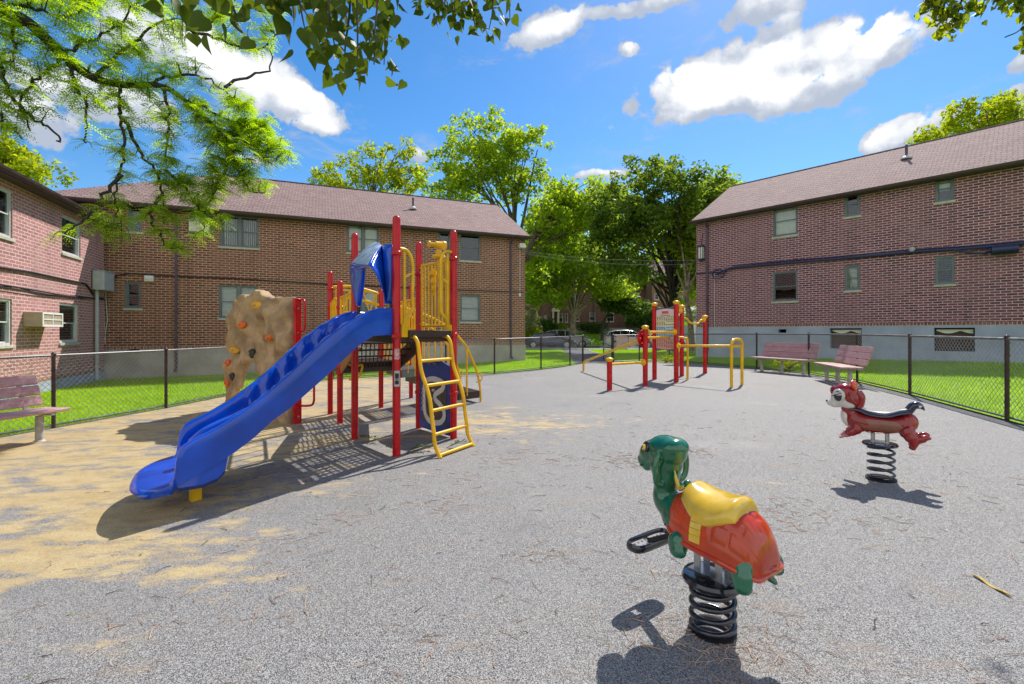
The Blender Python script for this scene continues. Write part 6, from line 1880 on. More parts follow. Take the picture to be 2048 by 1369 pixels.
# ---------------------------------------------------------------- parked cars
def paint(name, col): return mat(name, col, .25, metal=.25, var=.05, coat=.8)
def make_car(label, paint_m, kind, x, y, wagon=False, group='cars parked along the street'):
    """length along +x (front), wheels on the road"""
    L, W, Hh = (4.65, 1.82, 1.45) if kind == 'sedan' else (4.55, 1.86, 1.68)
    z0 = H(x, y)-.006
    root = thing('parked_car', label, 'car', (x, y, z0), group)
    def q(a, b, c): return Vector((x+a-L/2, y+b, z0+c))
    if kind == 'sedan':
        lo = [(0, .42), (.08, .30), (.5, .24), (4.1, .22), (4.55, .30), (4.65, .42)]
        belt = [(0, .78), (.10, .98), (.9, 1.0), (2.2, .97), (3.3, .93), (4.1, .82), (4.5, .70), (4.65, .55)]
        roof = [(.55, 1.0), (1.15, 1.30), (1.75, 1.43), (2.4, 1.45), (2.9, 1.36), (3.55, .97)]
    else:
        lo = [(0, .45), (.08, .32), (.5, .26), (4.0, .26), (4.45, .34), (4.55, .46)]
        belt = [(0, .90), (.06, 1.05), (.9, 1.10), (2.2, 1.07), (3.2, 1.04), (4.0, .98), (4.4, .85), (4.55, .62)]
        roof = [(.10, 1.08), (.35, 1.50), (.9, 1.64), (1.8, 1.68), (2.5, 1.62), (3.3, 1.08)]
    hw = lambda a: W/2*(1-.10*abs(2*a/L-1)**3.2)
    n = 40; rows = []
    for i in range(n+1):
        a = L*i/n; zl, zb = itp(lo, a), itp(belt, a); w_ = hw(a); sh_ = zl+(zb-zl)*.62
        r = [(-w_*.90, zl), (-w_*.985, zl+.06), (-w_, sh_-.1), (-w_*.985, sh_), (-w_*.93, zb-.02), (-w_*.80, zb), (0, zb+.015), (w_*.80, zb), (w_*.93, zb-.02), (w_*.985, sh_), (w_, sh_-.1), (w_*.985, zl+.06), (w_*.90, zl)]
        rows.append([q(a, b_, c_) for b_, c_ in r])
    m = MB(); m.loft(rows, closed=True, capends=True)
    # roof shell above the glasshouse
    rows = []; r0_, r1_ = roof[0][0], roof[-1][0]
    for i in range(25):
        a = r0_+(r1_-r0_)*i/24; zr = itp(roof, a); zb = itp(belt, a); t = max(0, zr-zb); w_ = hw(a)
        wt = w_*(.92-.20*t/.5)
        rows.append([q(a, -wt, zr-.06), q(a, -wt*.86, zr-.01), q(a, 0, zr+.02), q(a, wt*.86, zr-.01), q(a, wt, zr-.06)])
    m.loft(rows)
    for frac in (0, .36, .64, 1.0):                         # pillars
        a = r0_+(r1_-r0_)*(.06+.88*frac)
        for sgn in (1, -1):
            zr = itp(roof, a); zb = itp(belt, a); w_ = hw(a); wt = w_*(.92-.20*max(0, zr-zb)/.5)
            m.beam(q(a, sgn*w_*.91, zb-.02), q(a+(.12 if frac < .3 else -.1 if frac > .8 else 0), sgn*(wt+.01), zr-.03), .07, .05, up=(1, 0, 0))
    body_o = m.build('body', paint_m, root, smooth=40)
    g = MB(); rows = []
    for i in range(25):
        a = r0_+.03+(r1_-r0_-.06)*i/24; zr = itp(roof, a)-.03; zb = itp(belt, a)-.03; t = max(0, zr-zb); w_ = hw(a); wt = w_*(.90-.20*t/.5)
        rows.append([q(a, -w_*.90, zb), q(a, -wt, zr-.03), q(a, 0, zr), q(a, wt, zr-.03), q(a, w_*.90, zb)])
    g.loft(rows); g.build('windows', M['car_glass'], root, smooth=40)
    for a in (.82, L-.86):
        for sgn in (1, -1):
            c = q(a, sgn*(W/2-.11), .33)
            m = MB(); m.lathe([(.20, -.11), (.30, -.115), (.335, -.09), (.335, .09), (.30, .115), (.20, .11)], c, 28, axis=(0, 1, 0)); wh = m.build('wheel', mat_tyre, root)
            m = MB(); 
            for k in range(10):
                aa = k*PI/5; d_ = Vector((math.cos(aa), 0, math.sin(aa))); m.beam(c+Vector((0, sgn*.10, 0))+d_*.04, c+Vector((0, sgn*.10, 0))+d_*.20, .04, .03, up=(0, 1, 0))
            m.lathe([(.20, -.02), (.225, 0), (.225, .02), (.20, .02)], c+Vector((0, sgn*.10, 0)), 24, axis=(0, sgn, 0)); m.lathe([(.06, 0), (.05, .02)], c+Vector((0, sgn*.105, 0)), 12, axis=(0, sgn, 0))
            m.build('rim', M['steel'], wh)
            m = MB(); m.lathe([(.37, -.02), (.375, .0), (.36, .012)], q(a, sgn*(W/2-.035), .34), 28, axis=(0, sgn, 0)); m.build('wheel_arch', M['dark_metal'], body_o)
    for sgn in (1, -1):
        m = MB(); zc = itp(belt, L-.12)-.06; m.ell(q(L-.14, sgn*W*.36, zc), (.16, .17, .07), 14, 8); m.build('headlight', M['white'], root)
        m = MB(); zc = itp(belt, .05)-.08; m.ell(q(.05, sgn*W*.38, zc), (.09, .15, .10), 14, 8); m.build('taillight', mat_tail, root)
    for sgn in (1, -1):
        m = MB(); a = r1_-.75; m.ell(q(a, sgn*(W/2+.06), itp(belt, a)+.06), (.07, .09, .06), 12, 8); m.build('mirror', paint_m, root)
    for k, fr_ in enumerate((.34, .58)):
        m = MB(); a = r0_+(r1_-r0_)*fr_
        for sgn in (1, -1): m.beam(q(a, sgn*(hw(a)+.004), itp(belt, a)-.16), q(a+.16, sgn*(hw(a)+.004), itp(belt, a)-.16), .02, .025)
        m.build('door_handle', M['dark_metal'], root)
    return root
mat_tyre = mat('tyre_rubber', (.018, .018, .019), .8); mat_tail = mat('tail_lamp_red', (.45, .015, .012), .2, coat=.6)
make_car('dark blue saloon parked nearest on the street, partly behind the tan brick block', paint('dark_blue_paint', (.018, .022, .075)), 'sedan', 3.4, 42.2)
make_car('silver hatchback whose nose shows just past the dark blue saloon', paint('silver_paint', (.36, .37, .39)), 'suv', 5.25, 44.9)
make_car('pale grey estate car with a red tail lamp behind the gate posts', paint('pale_grey_paint', (.40, .40, .42)), 'suv', 10.7, 42.3)
make_car('white car mostly hidden behind the instruction board and notice boards', paint('white_car_paint', (.55, .56, .57)), 'sedan', 14.6, 44.9)
# ---------------------------------------------------------------- trees
def leaf_cloud(clusters, per, size, spread, flat=.7, k=4, up_bias=.35):
    """clusters (n,3) with radii; returns vertices / quads of many leaf-sized faces"""
    c = np.repeat(np.array(clusters), per, axis=0); n = len(c)
    off_ = rng.normal(0, 1, (n, 3)); off_ /= np.linalg.norm(off_, axis=1)[:, None]
    off_ *= (rng.uniform(0, 1, n)**.45)[:, None]*spread; off_[:, 2] *= flat
    p = c+off_
    nrm = rng.normal(0, 1, (n, 3)); nrm[:, 2] = np.abs(nrm[:, 2])+up_bias; nrm /= np.linalg.norm(nrm, axis=1)[:, None]
    a = np.cross(nrm, rng.normal(0, 1, (n, 3))); a /= np.linalg.norm(a, axis=1)[:, None]; b = np.cross(nrm, a)
    s = (size*rng.uniform(.55, 1.35, n))[:, None]
    fold = nrm*s*.18
    V = np.stack([p-a*s, p+b*s*.55+fold, p+a*s*1.05, p-b*s*.55+fold], 1)
    return V.reshape(-1, 3)

def crown_clusters(ells, n, hollow=.35):
    out = []
    vol = np.array([e[1][0]*e[1][1]*e[1][2] for e in ells])**.7; vol /= vol.sum()
    for _ in range(n):
        e = ells[rng.choice(len(ells), p=vol)]
        while True:
            v = rng.normal(0, 1, 3); v /= np.linalg.norm(v); r = (hollow**3+(1-hollow**3)*rng.uniform())**(1/3)
            q = v*r
            if q[2] > -.75: break
        out.append((e[0][0]+q[0]*e[1][0], e[0][1]+q[1]*e[1][1], e[0][2]+q[2]*e[1][2]))
    return out

def limb(mb, p, q, r0, r1, sag=0.0, wob=.12, seg=7, n=7):
    p, q = Vector(p), Vector(q); L = (q-p).length
    a = p+(q-p)*.35+Vector((0, 0, L*.16))+Vector(rng.normal(0, wob*L*.35, 3)); b = p+(q-p)*.7+Vector((0, 0, L*.10-sag))+Vector(rng.normal(0, wob*L*.35, 3))
    pts = bez(p, a, b, q, n); mb.tube(pts, [r0+(r1-r0)*(i/n)**.8 for i in range(n+1)], seg); return pts

def tree(name, label, trunk, ells, leaf, bark, ncl=220, per=46, lsize=.13, spread=.55, limbs=9, group=None, cat='tree', r0=.25, fork=None, flat=.75, twigs=3, extra=()):
    """trunk: list of points (base first); ells: crown ellipsoids (centre, radii)"""
    base = Vector(trunk[0]); root = thing(name, label, cat, tuple(base), group)
    tm = MB(); tp = smooth_line(trunk, 5); n = len(tp)
    tm.tube([tp[0]-Vector((0, 0, .3))]+tp, [r0*1.5]+[r0*(1.25-.25*min(1, i/2) if i < 3 else 1-.42*i/n) for i in range(n)], 12)
    cl = crown_clusters(ells, ncl)
    top = tp[-1]; r1 = r0*.55
    for p, q, ra, rb_ in extra: limb(tm, p, q, ra, rb_)
    tips = []
    order = rng.permutation(len(cl))[:limbs]
    for k, i in enumerate(order):
        st = tp[int(n*(.62+.37*rng.uniform()))-1] if k > 2 else top
        pts = limb(tm, st, cl[i], r1*(.5+.4*rng.uniform()), .022, n=9)
        tips.append(pts)
    for i in rng.permutation(len(cl))[:limbs*twigs]:
        c = Vector(cl[i]); best = min((p for t in tips for p in t[3:]), key=lambda p: (p-c).length)
        limb(tm, best, c, .035, .010, n=5, seg=5)
    tm.build('trunk', M[bark], root, smooth=60)
    V = leaf_cloud(cl, per, lsize, spread, flat)
    np_mesh('crown', V, np.arange(len(V)).reshape(-1, 4), M[leaf], root)
    return root
def PE(px, py, d, rx, ry, rz=None):
    """crown ellipsoid from its outline: centre on the sight line at depth d, half sizes in photo px"""
    c = P(px, py, d); s = d/FPX
    return (tuple(c), (rx*s, (rz if rz else rx)*s*.9, ry*s))
def gp(px, d): x = (px-CX)/FPX*d; return Vector((x, d, H(x, d)))
GRP = 'trees beyond the brick blocks'
# dark maple with the forked trunk, between the blocks
b = gp(1343, 32.0)
tree('maple_tree', 'dense dark green maple with a black forked trunk behind the exercise station', [b, b+Vector((.05, 0, 2.2)), b+Vector((.0, 0, 4.2))],
     [PE(1315, 375, 32, 95, 70), PE(1250, 430, 32, 70, 70), PE(1385, 430, 32, 75, 85), PE(1270, 455, 31, 80, 55), PE(1370, 440, 33, 60, 40), PE(1215, 510, 32, 55, 46), PE(1262, 545, 31, 62, 34), PE(1420, 470, 33, 30, 40), PE(1440, 380, 33, 34, 40), PE(1205, 400, 33, 36, 36)], 'leaf_maple', 'bark', 380, 48, .16, .62, 18, GRP, r0=.26,
     extra=[(P(1343, 572, 31.9), P(1300, 470, 31.5), .22, .06), (P(1346, 580, 31.9), P(1395, 490, 31.8), .2, .06), (P(1340, 545, 31.9), P(1338, 400, 31.8), .2, .06), (P(1325, 520, 31.6), P(1270, 500, 31.2), .1, .03), (P(1375, 530, 31.8), P(1372, 440, 31.6), .10, .03)])
# light street tree with the wide pale limbs
b = gp(1147, 49.5)
tree('street_tree', 'light green tree with a pale stout trunk and wide spreading limbs behind the parked cars', [b, P(1146, 650, 49.5), P(1148, 628, 49.5)],
     [PE(1100, 520, 49, 62, 80), PE(1175, 545, 49, 80, 34), PE(1100, 592, 48, 50, 20), PE(1225, 580, 49, 55, 20), PE(1150, 470, 51, 90, 70), PE(1080, 560, 48, 36, 50)], 'leaf_light', 'bark_light', 330, 50, .23, 1.15, 10, GRP, r0=.36,
     extra=[(P(1147, 632, 49.5), P(1088, 596, 48.5), .17, .05), (P(1150, 630, 49.5), P(1235, 590, 49), .2, .05), (P(1149, 628, 49.5), P(1170, 545, 49.5), .2, .06), (P(1146, 628, 49.5), P(1118, 540, 49.5), .16, .05)])
# leaning slim tree
b = gp(1205, 52.5)
tree('leaning_tree', 'slim leaning tree with grey-green leaves in front of the far dark red block', [b, P(1206, 650, 52.5), P(1216, 628, 52.5), P(1228, 612, 52.5)], [PE(1245, 605, 52, 42, 26), PE(1275, 620, 52, 22, 14), PE(1225, 590, 52, 30, 20)], 'leaf_hedge', 'bark_mid', 110, 46, .2, 1.0, 7, GRP, r0=.17,
     extra=[(P(1210, 658, 52.5), P(1238, 622, 52.3), .11, .03)])
# pale-barked tree beside the right block
b = gp(1384, 29.5)
tree('plane_tree', 'pale mottled-bark tree with bright leaves squeezed beside the corner of the right block', [b, P(1380, 640, 29.5), P(1373, 600, 29.5), P(1374, 575, 29.5)], [PE(1395, 545, 31, 32, 60), PE(1375, 480, 32, 50, 60), PE(1420, 420, 34, 48, 44), PE(1365, 620, 31, 16, 22)], 'leaf_light', 'bark_light', 150, 46, .17, .8, 8, GRP, r0=.2,
     extra=[(P(1374, 600, 29.5), P(1352, 540, 29.8), .09, .03), (P(1375, 590, 29.5), P(1392, 545, 29.8), .10, .03)])
# tall tree above the roof end
b = gp(1010, 41)
tree('locust_tree', 'tall open crowned tree rising above the right end of the tan block roof', [b, P(1014, 560, 41), P(1025, 480, 41), P(1030, 440, 41)],
     [PE(985, 275, 41, 90, 38), PE(930, 330, 41, 80, 55), PE(1000, 340, 41, 75, 60), PE(1060, 285, 41, 42, 26), PE(890, 370, 42, 60, 34), PE(1080, 400, 41, 60, 55), PE(950, 385, 42, 90, 40), PE(1050, 350, 41, 50, 40), PE(905, 262, 41, 24, 22)], 'leaf_light', 'bark_mid', 300, 38, .19, .72, 16, GRP, r0=.3,
     extra=[(P(1040, 470, 41), P(1075, 300, 41), .16, .04), (P(1030, 450, 41), P(960, 300, 41), .16, .03), (P(1045, 480, 40), P(1090, 440, 40), .16, .04)])
b = gp(1022, 36)
tree('locust_tree', 'yellow-lit tree leaning past the right end wall of the tan block', [b, P(1026, 580, 36), P(1046, 520, 36), P(1078, 455, 36)],
     [PE(1110, 440, 37, 60, 60), PE(1085, 520, 37, 40, 60), PE(1150, 400, 38, 55, 45), PE(1160, 460, 38, 50, 60), PE(1200, 410, 39, 40, 40)], 'leaf_light', 'bark_mid', 210, 38, .18, .75, 12, GRP, r0=.24,
     extra=[(P(1050, 512, 36), P(1120, 440, 36), .15, .05), (P(1070, 470, 36), P(1140, 500, 36.5), .09, .03)])
# yellowish tree behind the roof
b = gp(735, 44)
tree('locust_tree', 'thin yellow-green tree showing over the middle of the tan block roof', [b, P(738, 520, 44), P(742, 400, 44)], [PE(690, 345, 44, 60, 30), PE(745, 330, 44, 55, 42), PE(800, 315, 44, 36, 38), PE(820, 360, 44, 42, 28), PE(650, 360, 44, 34, 18), PE(740, 375, 44, 100, 22)], 'leaf_yellow', 'bark_mid', 190, 34, .16, .6, 13, GRP, r0=.25,
     extra=[(P(742, 420, 44), P(800, 300, 44), .12, .03), (P(740, 430, 44), P(690, 340, 44), .12, .03), (P(742, 410, 44), P(750, 310, 44), .12, .03)])
# left rear, right rear
b = gp(-20, 27)
tree('locust_tree', 'bright yellow-green tree rising behind the roof of the sunlit brick wing', [b, P(0, 500, 27), P(15, 400, 27)], [PE(10, 320, 27, 60, 30), PE(70, 345, 27, 55, 20), PE(-50, 300, 27, 80, 50), PE(40, 300, 27, 26, 16)], 'leaf_yellow', 'bark_mid', 130, 46, .13, .55, 8, GRP, r0=.2)
b = gp(2010, 36)
tree('locust_tree', 'yellow-green tree showing above the roof of the right block', [b, P(2010, 450, 36), P(2000, 330, 36)], [PE(1945, 235, 36, 75, 28), PE(1890, 265, 36, 45, 22), PE(2040, 225, 36, 70, 34), PE(1850, 285, 36, 30, 10), PE(2000, 270, 36, 60, 30)], 'leaf_yellow', 'bark_mid', 170, 36, .16, .55, 11, GRP, r0=.22)
# taller background trees closing the gap between the blocks
for k, (px, d, ells, lf_, lab) in enumerate((
    (1230, 66, [PE(1215, 400, 66, 60, 40), PE(1190, 450, 66, 90, 60), PE(1260, 500, 66, 80, 60), PE(1130, 520, 66, 70, 60)], 'leaf_light', 'broad bright tree filling the middle of the gap beyond the far red block'),
    (1090, 70, [PE(1085, 480, 70, 50, 70), PE(1070, 560, 70, 50, 50), PE(1120, 430, 70, 50, 50)], 'leaf_light', 'tall bright tree at the far left of the gap, behind the dark wing'),
    (1350, 68, [PE(1350, 530, 68, 70, 50), PE(1400, 480, 68, 50, 70), PE(1430, 380, 68, 40, 40)], 'leaf_light', 'bright tree beyond the brown far block, behind the dark maple'))):
    b = gp(px, d); tree('background_tree', lab, [b, b+Vector((0, 0, 4)), b+Vector((.3, 0, 8))], ells, lf_, 'bark_mid', 150, 40, .32, 1.5, 7, GRP, r0=.3)

# bushes
def bush(name, label, px, d, w, h, leaf, n=60, lsize=.06, per=50, stems=True):
    b = gp(px, d); root = thing(name, label, 'bush', tuple(b))
    cl = crown_clusters([(tuple(b+Vector((0, 0, h*.52))), (w/2, w/2*.8, h*.5))], n, .2)
    V = leaf_cloud(cl, per, lsize, w*.16, .9); V[:, 2] = np.maximum(V[:, 2], b.z+.02)
    np_mesh('foliage', V, np.arange(len(V)).reshape(-1, 4), M[leaf], root)
    m = MB()
    for i in range(7): limb(m, b+Vector(rng.normal(0, .06, 3)), cl[i], .02, .006, n=5, seg=5)
    m.build('stems', M['bark_mid'], root)
bush('flowering_bush', 'tall white-flowered bush at the right corner of the tan block, beyond the lawn', 1058, 50, 2.6, 4.2, 'leaf_pale', 80, .10)
bush('round_bush', 'round yellow-green bush in front of the far buildings, above the dark blue car', 1064, 49, 2.6, 1.8, 'leaf_yellow', 60, .09)
bush('dark_bush', 'dark green bush against the far dark red block, right of the leaning tree', 1290, 56, 4.6, 3.6, 'leaf_hedge', 110, .12)
bush('low_bush', 'low dark bush at the foot of the far block, left of the leaning tree', 1185, 57.5, 3.4, 1.3, 'leaf_hedge', 60, .1)
bush('low_bush', 'low green bush beside the far doorcase steps', 1119, 57.5, 2.0, 1.2, 'leaf_light', 40, .09)
bush('dark_bush', 'dark sloping bush left of the far cream doorcase', 1092, 57.3, 3.0, 1.9, 'leaf_hedge', 60, .1)
bush('weedy_clump', 'pale weedy clump by the fence behind the two benches', 1575, 14.9, .9, .5, 'leaf_yellow', 20, .03, 30)
bush('weedy_clump', 'low weeds at the fence foot beyond the exercise station', 1335, 19.6, 1.1, .28, 'leaf_yellow', 22, .03, 30)

# ---------------------------------------------------------------- honey locust branch over the left of the yard
lo_root = thing('locust_branch_tree', 'honey locust arching its feathery lit branches over the left side of the yard', 'tree', (-10.2, 5.2, H(-10.2, 5.2)))
tm = MB()
tk = smooth_line([Vector((-10.2, 5.2, -.4)), Vector((-10.25, 5.2, 1.6)), Vector((-10.1, 5.3, 3.8)), Vector((-9.2, 5.6, 5.6))], 5)
tm.tube(tk, [.26-.10*i/len(tk) for i in range(len(tk))], 14)
main = smooth_line([tk[-1], P(-60, -40, 6.4), P(0, 15, 6.6), P(60, 48, 6.9), P(125, 110, 7.2), P(185, 155, 7.5), P(245, 170, 7.8), P(320, 172, 8.1), P(375, 205, 8.4), P(430, 255, 8.6), P(470, 300, 8.8)], 6)
nm = len(main); tm.tube(main, [.095*(1-.86*i/nm)+.008 for i in range(nm)], 10)
LIMBS = [
    [(20, 10, 6.8), (70, 20, 6.9), (130, 32, 7.0), (180, 10, 7.2)], [(60, 48, 6.9), (25, 60, 6.8), (30, 110, 6.8), (-10, 140, 6.8)],
    [(140, 128, 7.3), (148, 160, 7.2), (170, 205, 7.1), (175, 250, 7.1), (170, 290, 7.1)], [(125, 110, 7.2), (100, 140, 7.0), (70, 160, 6.9), (40, 200, 6.9), (60, 260, 6.9)],
    [(240, 170, 7.8), (238, 205, 7.7), (243, 240, 7.6), (250, 300, 7.6), (236, 350, 7.5), (232, 400, 7.5), (238, 450, 7.5)], [(246, 240, 7.6), (275, 300, 7.8), (310, 340, 7.9), (325, 390, 8.0), (330, 440, 8.0)],
    [(320, 172, 8.1), (335, 215, 8.0), (335, 260, 8.0), (328, 315, 8.0)], [(300, 172, 8.0), (340, 150, 8.2), (390, 150, 8.4), (440, 175, 8.6), (490, 210, 8.8)],
    [(430, 255, 8.6), (480, 270, 8.8), (530, 285, 9.0), (580, 310, 9.2)], [(470, 300, 8.8), (450, 340, 8.8), (430, 380, 8.8), (405, 430, 8.8), (410, 460, 8.8)], [(190, 155, 7.5), (235, 110, 7.9), (300, 60, 8.3), (350, 40, 8.6), (420, 45, 9)],
    [(125, 110, 7.2), (180, 80, 7.5), (240, 50, 7.8), (280, -10, 8.0)], [(375, 205, 8.4), (420, 220, 8.7), (470, 245, 9.0), (520, 260, 9.2)], [(440, 262, 8.6), (470, 330, 8.9), (500, 380, 9.1), (530, 385, 9.2)],
    [(0, 130, 6.7), (20, 190, 6.7), (60, 230, 6.8), (110, 265, 6.9), (120, 290, 6.9)], [(-20, 60, 6.6), (-10, 200, 6.6), (10, 250, 6.6), (40, 275, 6.6)], [(245, 350, 7.5), (200, 400, 7.4), (170, 440, 7.3), (130, 465, 7.3)], [(330, 340, 8), (370, 380, 8.2), (400, 420, 8.3), (440, 445, 8.4)], [(325, 390, 8), (300, 430, 7.9), (320, 470, 7.9), (335, 500, 7.9)], [(450, 175, 8.6), (500, 150, 9), (540, 140, 9.2), (545, 90, 9.4)], [(380, 60, 8.7), (440, 80, 9), (520, 100, 9.3), (560, 60, 9.5)]]
anchors = []
def add_line(pts3, r0, r1, m):
    ln = smooth_line(pts3, 5); n = len(ln)
    jit = [p+Vector(rng.normal(0, .018, 3)) for p in ln]; jit[0] = ln[0]
    m.tube(jit, [r0+(r1-r0)*i/n for i in range(n)], 6); return jit
for L_ in LIMBS:
    ln = add_line([P(*q) for q in L_], .030, .009, tm); anchors += ln[4:]
anchors += main[10:]
# sprays: side twigs reaching into the outline of the foliage
REG = [(-30, -30), (560, -30), (545, 90), (500, 110), (440, 60), (330, 20), (420, 130), (500, 190), (560, 235), (570, 290), (600, 315), (590, 330), (530, 330), (540, 375), (470, 385), (455, 470), (420, 455), (400, 490), (330, 505), (300, 470), (240, 490), (200, 470), (100, 475), (130, 455), (215, 430), (215, 380), (235, 340), (180, 300), (130, 290), (125, 310), (60, 270), (-30, 260)]
HOLES = [(120, 290, 80, 60), (190, 235, 45, 30), (200, 330, 30, 40), (290, 270, 24, 26), (370, 290, 22, 30), (280, 385, 28, 30), (60, 300, 60, 30)]
twigs = MB(); stems = []
cnt = 0
anc = [(a, CX+a.x/a.y*FPX, CY-(a.z-EYE)/a.y*FPX) for a in anchors]
while cnt < 840:
    px, py = rng.uniform(-30, 600), rng.uniform(-30, 505)
    if cnt % 4 == 0: px, py = rng.normal(500, 55), rng.normal(275, 45)
    elif cnt % 9 == 0: px, py = rng.normal(400, 45), rng.normal(360, 45)
    if not inside(px, py, REG): continue
    if any(((px-h[0])/h[2])**2+((py-h[1])/h[3])**2 < 1 for h in HOLES) and rng.uniform() < .85: continue
    a, ax_, ay_ = min(anc, key=lambda q: (q[1]-px)**2+(q[2]-py)**2)
    if (ax_-px)**2+(ay_-py)**2 > 110**2: continue
    cnt += 1
    e = P(px, py, a.y+rng.normal(0, .35)); L_ = (e-a).length
    pts = bez(a, a.lerp(e, .35)+Vector((0, 0, .12*L_)), a.lerp(e, .75)+Vector((0, 0, .10*L_)), e-Vector((0, 0, .05)), 7)
    twigs.tube(pts, [.009-.006*i/7 for i in range(8)], 4)
    stems.append(pts)
tm.build('trunk', M['bark'], lo_root, smooth=60); twigs.build('twigs', M['bark'], lo_root, smooth=0)
# pinnate leaves: a drooping midrib with pairs of narrow leaflets
VV = []
for pts in stems:
    for _ in range(10):
        t = rng.uniform(.15, 1.0)*(len(pts)-1); i = min(int(t), len(pts)-2); p = pts[i].lerp(pts[i+1], t-i)
        az = rng.uniform(0, 2*PI); d = Vector((math.cos(az), math.sin(az), rng.uniform(-.55, .25))).normalized(); Lr = rng.uniform(.16, .28)
        side = d.cross(Vector((rng.normal(0, .35), rng.normal(0, .35), 1))).normalized(); nn_ = side.cross(d).normalized()
        k = 7
        for j in range(k):
            s = (j+.6)/k; q = p+d*Lr*s-Vector((0, 0, Lr*.32*s*s))
            ll = .055*(1-.35*abs(s-.45)*2)*rng.uniform(.8, 1.2); ww = ll*.21
            for sg in (1, -1):
                ld_ = (side*sg*.92+d*.42-nn_*.12).normalized(); tip = q+ld_*ll; mid = q+ld_*ll*.5
                VV += [tuple(q), tuple(mid+d*ww), tuple(tip), tuple(mid-d*ww)]
VV = np.array(VV); np_mesh('foliage', VV, np.arange(len(VV)).reshape(-1, 4), M['leaf_locust'], lo_root)

# ---------------------------------------------------------------- big-leaved branch hanging in from above
def heart_leaf(p, d, nrm, s):
    """pointed heart-shaped leaf, folded along its midrib; returns 8 verts as 2 quads + tip quads"""
    side = d.cross(nrm).normalized(); n_ = side.cross(d).normalized()
    f = .20*s
    prof = [(-.10, .0, .24), (.04, .05, .44), (.22, .22, .52), (.42, .42, .45), (.64, .64, .30), (.86, .86, .13), (1.10, 1.10, .0)]
    mid, lf_, rt_ = [], [], []
    for te, tm_, w in prof:
        sag = n_*(-s*.16*max(0, tm_)**2)
        mid.append(p+d*s*tm_+sag); lf_.append(p+d*s*te+side*s*w+n_*f*w*1.6+sag); rt_.append(p+d*s*te-side*s*w+n_*f*w*1.6+sag)
    return mid, lf_, rt_
def leafy_branch(root, stems_, nleaf, size, m_leaf, droop=.8, bark='bark_mid'):
    V, Fq = [], []
    tm_ = MB()
    lines = []
    for L_ in stems_:
        ln = smooth_line([Vector(q) for q in L_], 6); n = len(ln); tm_.tube(ln, [.010-.007*i/n for i in range(n)], 6); lines.append(ln)
    tm_.build('twigs', M[bark], root)
    for _ in range(nleaf):
        ln = lines[rng.integers(len(lines))]; i = rng.integers(2, len(ln)); p = ln[i]+Vector(rng.normal(0, size*.8, 3))
        d = Vector((rng.normal(0, .55), rng.normal(0, .55), -droop+rng.normal(0, .3))).normalized()
        nrm = Vector((rng.normal(0, 1), rng.normal(0, 1), rng.normal(0, .5))).normalized()
        if abs(nrm.dot(d)) > .9: continue
        A, Lf, Rt = heart_leaf(p, d, nrm, size*rng.uniform(.6, 1.2))
        o = len(V); V += [tuple(q) for q in A+Lf+Rt]
        for k in range(6):
            last_ = k == 5
            Fq.append((o+k, o+7+k, o+8+k, o+k+1) if not last_ else (o+k, o+7+k, o+k+1)); Fq.append((o+k+1, o+15+k, o+14+k, o+k) if not last_ else (o+k+1, o+14+k, o+k))
    F2 = Fq
    mb = MB(); mb.v = V; mb.f = F2; mb.mi = [0]*len(F2); mb.fuv = [None]*len(F2)
    return mb.build('leaves', m_leaf, root, smooth=60)
ob = thing('overhanging_branch', 'dark heart-shaped leaves hanging from a branch across the top of the view', 'tree branch', tuple(P(620, -160, 2.7)))
m = MB(); m.tube(smooth_line([P(-700, -700, 2.2), P(100, -330, 2.4), P(560, -190, 2.6), P(800, -170, 2.9), P(1100, -160, 3.4)], 6), .028, 10); m.build('branch', M['bark'], ob)
S1 = [[P(560, -190, 2.6), P(480, -90, 2.4), P(440, -10, 2.35), P(440, 20, 2.3)], [P(600, -185, 2.6), P(590, -60, 2.5), P(600, 10, 2.5), P(610, 60, 2.5)], [P(650, -180, 2.7), P(655, -40, 2.6), P(660, 40, 2.6), P(670, 95, 2.7)], [P(700, -180, 2.75), P(712, -40, 2.7), P(715, 60, 2.7), P(715, 125, 2.75)],
      [P(740, -175, 2.8), P(755, -20, 2.8), P(750, 60, 2.8), P(748, 130, 2.9)], [P(690, -180, 2.8), P(700, 0, 3.0), P(690, 100, 3.1), P(695, 145, 3.1)], [P(600, -170, 2.7), P(640, -20, 3.0), P(650, 60, 3.2), P(660, 100, 3.3)], [P(360, -250, 2.4), P(350, -90, 2.4), P(345, -30, 2.4), P(345, -4, 2.4)], [P(780, -170, 3.0), P(790, -60, 3.0), P(800, -20, 3.0), P(802, -5, 3.0)], [P(760, -170, 2.9), P(765, -40, 3.1), P(770, 60, 3.2), P(768, 130, 3.3)], [P(540, -190, 2.6), P(560, -70, 2.5), P(590, -10, 2.45), P(620, 40, 2.45)]]
S2 = [[P(900, -170, 3.3), P(895, -60, 3.3), P(890, 0, 3.3), P(888, 20, 3.3)], [P(940, -165, 3.4), P(945, -40, 3.4), P(945, 20, 3.4), P(950, 55, 3.4)], [P(980, -165, 3.5), P(985, -40, 3.5), P(985, 20, 3.5), P(978, 60, 3.5)], [P(1000, -160, 3.5), P(1010, -60, 3.5), P(1018, 0, 3.5), P(1020, 40, 3.5)], [P(880, -170, 3.3), P(870, -60, 3.3), P(862, -10, 3.3), P(860, 10, 3.3)], [P(930, -165, 3.4), P(925, -60, 3.4), P(920, 0, 3.4), P(915, 30, 3.4)]]
leafy_branch(ob, S1, 340, .092, M['leaf_big']); leafy_branch(ob, S2, 170, .072, M['leaf_big'])
oc = thing('overhanging_branch', 'small yellow-green leaves of a branch in the top right corner of the view', 'tree branch', tuple(P(1960, -150, 4.6)))
